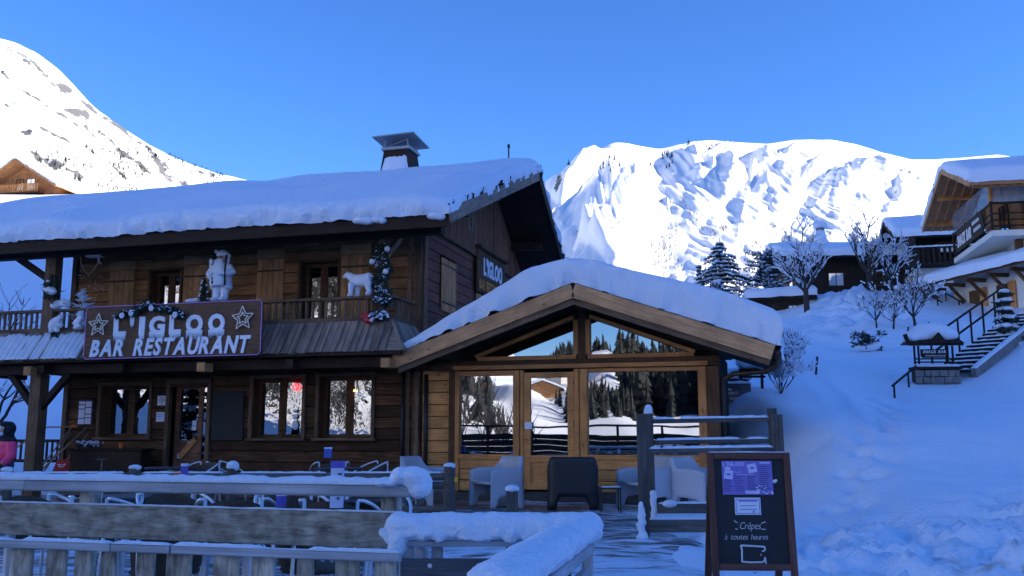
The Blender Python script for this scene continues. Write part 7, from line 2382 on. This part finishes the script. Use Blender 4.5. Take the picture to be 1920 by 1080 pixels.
# ------------------------------------------------------------------ trees
def bare_tree(name, label, base, height, spread, seed, trunk_r=0.12, fork=0.3, levels=4, snow=1.0, cat='tree', group='bare snowy trees', up=0.45, kids=3):
    q = random.Random(seed)
    t = thing(name, label, cat, base, 0, group)
    tr = MB(); br = MB(); sn = MB()
    top = Vector((q.uniform(-.1, .1) * height * 0.3, q.uniform(-.1, .1) * height * 0.3, height * fork))
    tr.tube([(0, 0, -0.3), top * 0.5, top], [trunk_r * 1.15, trunk_r, trunk_r * 0.85], 8)

    def limb(p, d, ln, r, lev):
        pts = [p.copy()]; n = 4
        dd = d.copy()
        for k in range(n):
            dd = (dd + Vector((q.uniform(-.22, .22), q.uniform(-.22, .22), q.uniform(-.1, .2) + up * 0.12))).normalized()
            p = p + dd * (ln / n); pts.append(p.copy())
        rs = [r * (1 - 0.45 * k / n) for k in range(n + 1)]
        br.tube(pts, rs, 5 if lev < 2 else 4, caps=False)
        for k in range(n):
            seg = pts[k + 1] - pts[k]
            fl_ = 1 - abs(seg.normalized().z)
            if snow and q.random() < snow * (0.35 + fl_):
                rr = (rs[k] * 0.75 + 0.018) * (0.75 + 0.9 * fl_)
                o = Vector((0, 0, rs[k] * 0.75 + 0.008))
                sn.tube([pts[k] + o, (pts[k] + pts[k + 1]) / 2 + o * 1.15, pts[k + 1] + o], [rr * 0.7, rr, rr * 0.6], 5, caps=True)
        if lev < levels:
            for c in range(kids + (1 if q.random() < 0.5 else 0)):
                f = q.uniform(0.35, 1.0)
                i = min(n - 1, int(f * n)); pp = pts[i].lerp(pts[i + 1], f * n - i if f * n - i <= 1 else 1)
                side = dd.orthogonal().normalized(); side = Matrix.Rotation(q.uniform(0, 6.283), 3, dd) @ side
                nd = (dd * 0.75 + side * q.uniform(0.5, 0.95) + Vector((0, 0, up * 0.3))).normalized()
                limb(pp, nd, ln * q.uniform(0.5, 0.72), max(0.008, r * 0.5), lev + 1)
    nl = 6
    for k in range(nl):
        a = k * 6.283 / nl + q.uniform(-.4, .4)
        d = Vector((math.cos(a) * spread, math.sin(a) * spread, q.uniform(0.5, 1.1))).normalized()
        limb(top * q.uniform(0.75, 1.0), d, height * 0.42 * q.uniform(0.8, 1.1), trunk_r * 0.5, 1)
    limb(top, Vector((0, 0, 1)), height * 0.5, trunk_r * 0.6, 1)
    add('trunk', tr, M['bark'], t, smooth=True)
    add('crown', br, M['bark'], t, norm=False)
    if snow:
        add('crown_snow', sn, M['snow_small'], t, norm=False)['kind'] = 'stuff'
    return t


def conifer(name, label, base, height, rad, seed, snow=0.6, droop=0.35, group=None, pine=False, needles=26):
    q = random.Random(seed)
    t = thing(name, label, 'tree', base, 0, group)
    m = MB(); m.tube([(0, 0, -0.4), (0.02, 0, height * 0.5), (0, 0, height)], [height * 0.028, height * 0.02, 0.015], 8); add('trunk', m, M['bark'], t, smooth=True)
    nd = MB(); sn = MB()
    wh = int(height * 4.2)
    for w_ in range(wh):
        f = w_ / wh
        if pine and f < 0.35 and q.random() < 0.7:
            continue
        z = height * (0.06 + 0.92 * f)
        r_ = rad * ((1 - f) ** 0.85 if not pine else (0.45 + 0.75 * math.sin(min(1, f * 1.05) * 2.6)) * 0.85) + 0.05
        for b in range(q.randint(5, 8)):
            a = q.uniform(0, 6.283); ln = r_ * q.uniform(0.65, 1.12)
            d = Vector((math.cos(a), math.sin(a), 0))
            n = max(3, int(ln / 0.16))
            for k in range(n):
                s_ = (k + 0.6) / n
                c = d * (ln * s_) + Vector((0, 0, z + (0.12 * ln * s_ - droop * ln * s_ * s_ if not pine else 0.25 * ln * s_)))
                for e in range(max(2, int(needles / 6))):
                    u = Vector((q.uniform(-1, 1), q.uniform(-1, 1), q.uniform(-1.0, 0.15))).normalized()
                    v = u.orthogonal().normalized(); L_ = 0.17 * q.uniform(0.7, 1.3); wd = 0.05
                    nd.add([c - v * wd, c + u * L_ - v * wd * 0.5, c + u * L_ + v * wd * 0.5, c + v * wd], [(0, 1, 2, 3)])
                if q.random() < snow:
                    w2 = 0.11 * (1.25 - s_ * 0.4) * q.uniform(0.7, 1.3)
                    sn.blob(c + Vector((0, 0, 0.05)), (w2, w2, w2 * 0.45), 6, 4)
    add('crown', nd, M['needle'], t, norm=False)
    add('crown_snow', sn, M['snow_small'], t, norm=False, smooth=True)['kind'] = 'stuff'
    return t


def gp(px, Y, dz=0.0):
    x = (px - 960) / F_PX * Y
    return (x, Y, gz(x, Y) + dz)


conifer('spruce', 'pointed snow laden spruce above the right end of the annex roof', gp(1357, 54, -0.2), at(1355, 446, 54).z - gz(12, 54) + 0.2, 3.5, 5, snow=0.9, needles=32)
conifer('pine', 'dark round topped pine right of the pointed spruce', gp(1440, 57, -0.2), at(1440, 470, 57).z - gz(15, 57) + 0.2, 1.5, 6, snow=0.4, pine=True, needles=14)
conifer('young_fir', 'sparse thin fir just left of the pointed spruce', gp(1316, 55, -0.3), at(1316, 490, 55).z - gz(11, 55) + 0.3, 0.8, 7, snow=0.3, needles=14)
conifer('young_fir', 'small snowy fir growing beside the outdoor stairs', gp(1893, 25.6, -0.1), 1.75, 0.38, 8, snow=0.5)

bare_tree('bare_tree', 'broad snow covered bare tree in front of the long low house', gp(1518, 44, -0.1), at(1518, 428, 44).z - gz(13.7, 44), 1.05, 11, trunk_r=0.13, fork=0.30, levels=4, up=0.6)
bare_tree('bare_tree', 'tall forked bare tree with bright snowy limbs between the two dark houses', gp(1640, 45, -0.1), at(1640, 425, 45).z - gz(17, 45), 0.8, 12, trunk_r=0.15, fork=0.36, levels=4, up=0.9)
bare_tree('bare_tree', 'smaller snow crusted tree right of the forked tree by the dark chalet', gp(1682, 46, -0.1), 3.4, 0.9, 13, trunk_r=0.1, fork=0.25, levels=3, snow=1.4)
bare_tree('bare_tree', 'thin bare tree on the open slope below the lean-to steps', gp(1722, 33, -0.1), 2.5, 1.0, 14, trunk_r=0.05, fork=0.22, levels=4, snow=0.25)
bare_tree('bare_tree', 'slender leaning sapling left of the thin slope tree', gp(1678, 33, -0.1), 1.9, 0.7, 15, trunk_r=0.035, fork=0.25, levels=3, snow=0.3)
bare_tree('bare_tree', 'leftmost sapling of the slope above the dark evergreen bush', gp(1648, 33, -0.1), 1.7, 0.6, 16, trunk_r=0.03, fork=0.25, levels=3, snow=0.3)
bare_tree('snowy_shrub', 'many stemmed snowy shrub right of the annex gutter', gp(1462, 21, -0.1), 1.55, 0.65, 17, trunk_r=0.035, fork=0.08, levels=4, snow=0.9, cat='shrub', group='snowy shrubs', kids=4)
bare_tree('snowy_shrub', 'row of thin snowy stems behind the shrub by the gutter', gp(1492, 25, -0.1), 1.35, 0.35, 18, trunk_r=0.03, fork=0.1, levels=3, snow=0.8, cat='shrub', group='snowy shrubs')
bare_tree('bare_tree', 'bare tree whose branches show through the porch at the left edge', (-15.2, 27.5, gz(-15.2, 27.5)), 5.2, 1.1, 19, trunk_r=0.12, fork=0.2, levels=4, snow=0.4)
# evergreen bush half buried on the slope
eb = thing('evergreen_bush', 'dark evergreen bush half buried in the slope snow', 'shrub', gp(1632, 29, 0.0))
m = MB()
for k in range(16):
    q = random.Random(k); leaf_cloud(m, (q.uniform(-0.45, 0.35), q.uniform(-.2, .2), 0.12 + 0.35 * (k / 16) + q.uniform(-.1, .15)), (0.16, 0.14, 0.12), 30, 0.11, k + 600, 0.3)
add('foliage', m, M['leaf'], eb, norm=False)
m = MB(); m.blob((-0.1, 0.0, 0.1), (0.4, 0.25, 0.12)); m.blob((0.2, 0, 0.2), (0.2, 0.2, 0.1)); remeshed('snow_heap', m, M['snow'], eb, 0.06, 3)
m = MB(); m.tube([(0.42, 0, -0.2), (0.3, 0, 0.3)], 0.025, 6); add('stem', m, M['bark'], eb)
# stakes in the snow
for px, Y, h, lab in ((1742, 31, 0.4, 'short dark stake right of the thin slope tree'), (1703, 31, 0.35, 'short dark stake left of the thin slope tree'), (1527, 24, 0.45, 'small leaning dark stake on the snow bank')):
    o = thing('stake', lab, 'stake', gp(px, Y)); plank('stick', (0, 0, -0.2), (0.08, 0, h), 0.05, 0.04, M['bark'], o, up=(1, 0, 0))
# fir at the very left of the balcony
conifer('dark_fir', 'dark decorated fir cut by the left edge beyond the balcony', (-10.05, 17.6, 0.2), 5.1, 0.7, 33, snow=0.25)

# ------------------------------------------------------------------ far woods
def sprig(mb, p, h, q, n=7):
    p = Vector(p)
    for k in range(n):
        a = q.uniform(0, 6.283); b = q.uniform(0.15, 0.75)
        d = Vector((math.cos(a) * b, math.sin(a) * b, 1)).normalized()
        u = Vector((-math.sin(a), math.cos(a), 0)); s = h * q.uniform(0.6, 1.0); w_ = h * 0.035
        c = p + Vector((0, 0, h * q.uniform(0, 0.35)))
        mb.add([c - u * w_, c + u * w_, c + d * s], [(0, 1, 2)])
        mb.add([c - Vector((w_, 0, 0)), c + Vector((w_, 0, 0)), c + d * s], [(0, 1, 2)])


def tiny_fir(mb, p, h, q, white=None):
    p = Vector(p); n = 7; L_ = 6
    for k in range(L_):
        z0 = h * (0.06 + 0.15 * k); r_ = h * (0.21 - 0.032 * k) * q.uniform(0.8, 1.15); z1 = z0 + h * 0.24
        ring = []
        for i in range(n):
            a = 6.283 * i / n + q.uniform(-.3, .3); rr = r_ * q.uniform(0.55, 1.25)
            ring.append(p + Vector((rr * math.cos(a), rr * math.sin(a), z0 - rr * 0.2)))
        tip = p + Vector((0, 0, z1))
        mb.add(ring + [tip], [(i, (i + 1) % n, n) for i in range(n)])


def scatter(face, n, box, fn, hr, seed, clump=None):
    F, px, py = FACE[face]
    q = random.Random(seed); mb = MB()
    ok = np.argwhere((px > box[0]) & (px < box[2]) & (py > box[1]) & (py < box[3]))
    if clump is not None:
        w = fbm(px * clump, py * clump * 1.6, 3, seed)
        ok = np.array([ij for ij in ok if w[ij[0], ij[1]] > 0.12])
    if len(ok) == 0:
        return mb
    for _ in range(n):
        i, j = ok[q.randrange(len(ok))]
        i2 = min(i + 1, F.shape[0] - 1); j2 = min(j + 1, F.shape[1] - 1); a, b = q.random(), q.random()
        p = F[i, j] * (1 - a) * (1 - b) + F[i2, j] * a * (1 - b) + F[i, j2] * (1 - a) * b + F[i2, j2] * a * b
        fn(mb, p, q.uniform(*hr), q)
    return mb


def stuff(name, mb, mat, label, cat):
    o = add(name, mb, mat, norm=False); o['kind'] = 'stuff'; o['label'] = label; o['category'] = cat
    return o


M['far_wood'] = plain('far bare wood', (0.11, 0.10, 0.095), 0.9)
M['far_fir'] = plain('far fir wood', (0.014, 0.018, 0.016), 0.9)
mb = scatter(201, 260, (1030, 425, 1340, 545), sprig, (1.2, 3.0), 3, 0.02)
mb2 = scatter(201, 500, (1330, 440, 1560, 560), sprig, (1.5, 3.6), 4, 0.02); o_ = len(mb.v); mb.add(mb2.v, mb2.f)
mb2 = scatter(201, 70, (1180, 370, 1330, 440), sprig, (1.5, 4), 14, 0.03); mb.add(mb2.v, mb2.f)
stuff('slope_scrub', mb, M['far_wood'], 'thin bare scrub scattered over the foot of the sunlit mountain', 'scrub')
mb = scatter(201, 30, (1040, 262, 1260, 340), tiny_fir, (5, 9), 5, 0.02)
mb2 = scatter(201, 16, (1270, 262, 1520, 300), tiny_fir, (4, 8), 6, 0.02); mb.add(mb2.v, mb2.f)
stuff('ridge_firs', mb, M['far_fir'], 'tiny dark firs dotted along the ridges of the right mountain', 'firs')
mb = scatter(101, 900, (60, 290, 420, 400), sprig, (2, 6), 7, 0.015)
mb2 = scatter(101, 40, (100, 335, 150, 372), tiny_fir, (3, 6), 8, 0.02); mb.add(mb2.v, mb2.f)
stuff('slope_scrub', mb, M['far_fir'], 'dark scrub and firs on the lower flank of the left mountain', 'scrub')
# forest behind the camera
mb = MB(); q = random.Random(77)
for _ in range(1900):
    a = q.uniform(186, 206); r_ = q.uniform(150, 420) if q.random() < 0.8 else q.uniform(420, 700)
    if math.sin(a * 1.9) * math.sin(r_ * 0.02) > 0.72:
        continue
    tiny_fir(mb, (math.sin(R(a)) * r_, math.cos(R(a)) * r_, slope_z(a, r_) - 0.5), q.uniform(7, 15), q)
for _ in range(120):
    a = q.uniform(206, 211); r_ = q.uniform(120, 190)
    tiny_fir(mb, (math.sin(R(a)) * r_, math.cos(R(a)) * r_, slope_z(a, r_) - 0.5), q.uniform(3, 6), q)
for _ in range(160):
    a = q.uniform(206, 209.5); r_ = q.uniform(420, 560)
    tiny_fir(mb, (math.sin(R(a)) * r_, math.cos(R(a)) * r_, slope_z(a, r_) - 0.5), q.uniform(7, 12), q)
for _ in range(70):
    a = q.uniform(218, 240); r_ = q.uniform(75, 160)
    tiny_fir(mb, (math.sin(R(a)) * r_, math.cos(R(a)) * r_, slope_z(a, r_) - 0.5), q.uniform(3, 8), q)
for _ in range(700):
    a = q.uniform(216, 246); r_ = q.uniform(150, 640)
    tiny_fir(mb, (math.sin(R(a)) * r_, math.cos(R(a)) * r_, slope_z(a, r_) - 0.5), q.uniform(5, 14), q)
stuff('valley_forest', mb, M['far_fir'], 'dark conifer forest on the far valley slope, mirrored in the window panes', 'forest')
mb = MB()
for _ in range(1300):
    a = q.uniform(216, 248); r_ = q.uniform(140, 520)
    sprig(mb, (math.sin(R(a)) * r_, math.cos(R(a)) * r_, slope_z(a, r_) - 0.3), q.uniform(4, 11), q, 6)
for _ in range(420):
    a = q.uniform(217, 240); r_ = q.uniform(65, 150)
    sprig(mb, (math.sin(R(a)) * r_, math.cos(R(a)) * r_, slope_z(a, r_) - 0.3), q.uniform(2, 5), q, 6)
stuff('valley_scrub', mb, M['far_wood'], 'bare leafless wood on the far valley slope, mirrored in the window panes', 'forest')
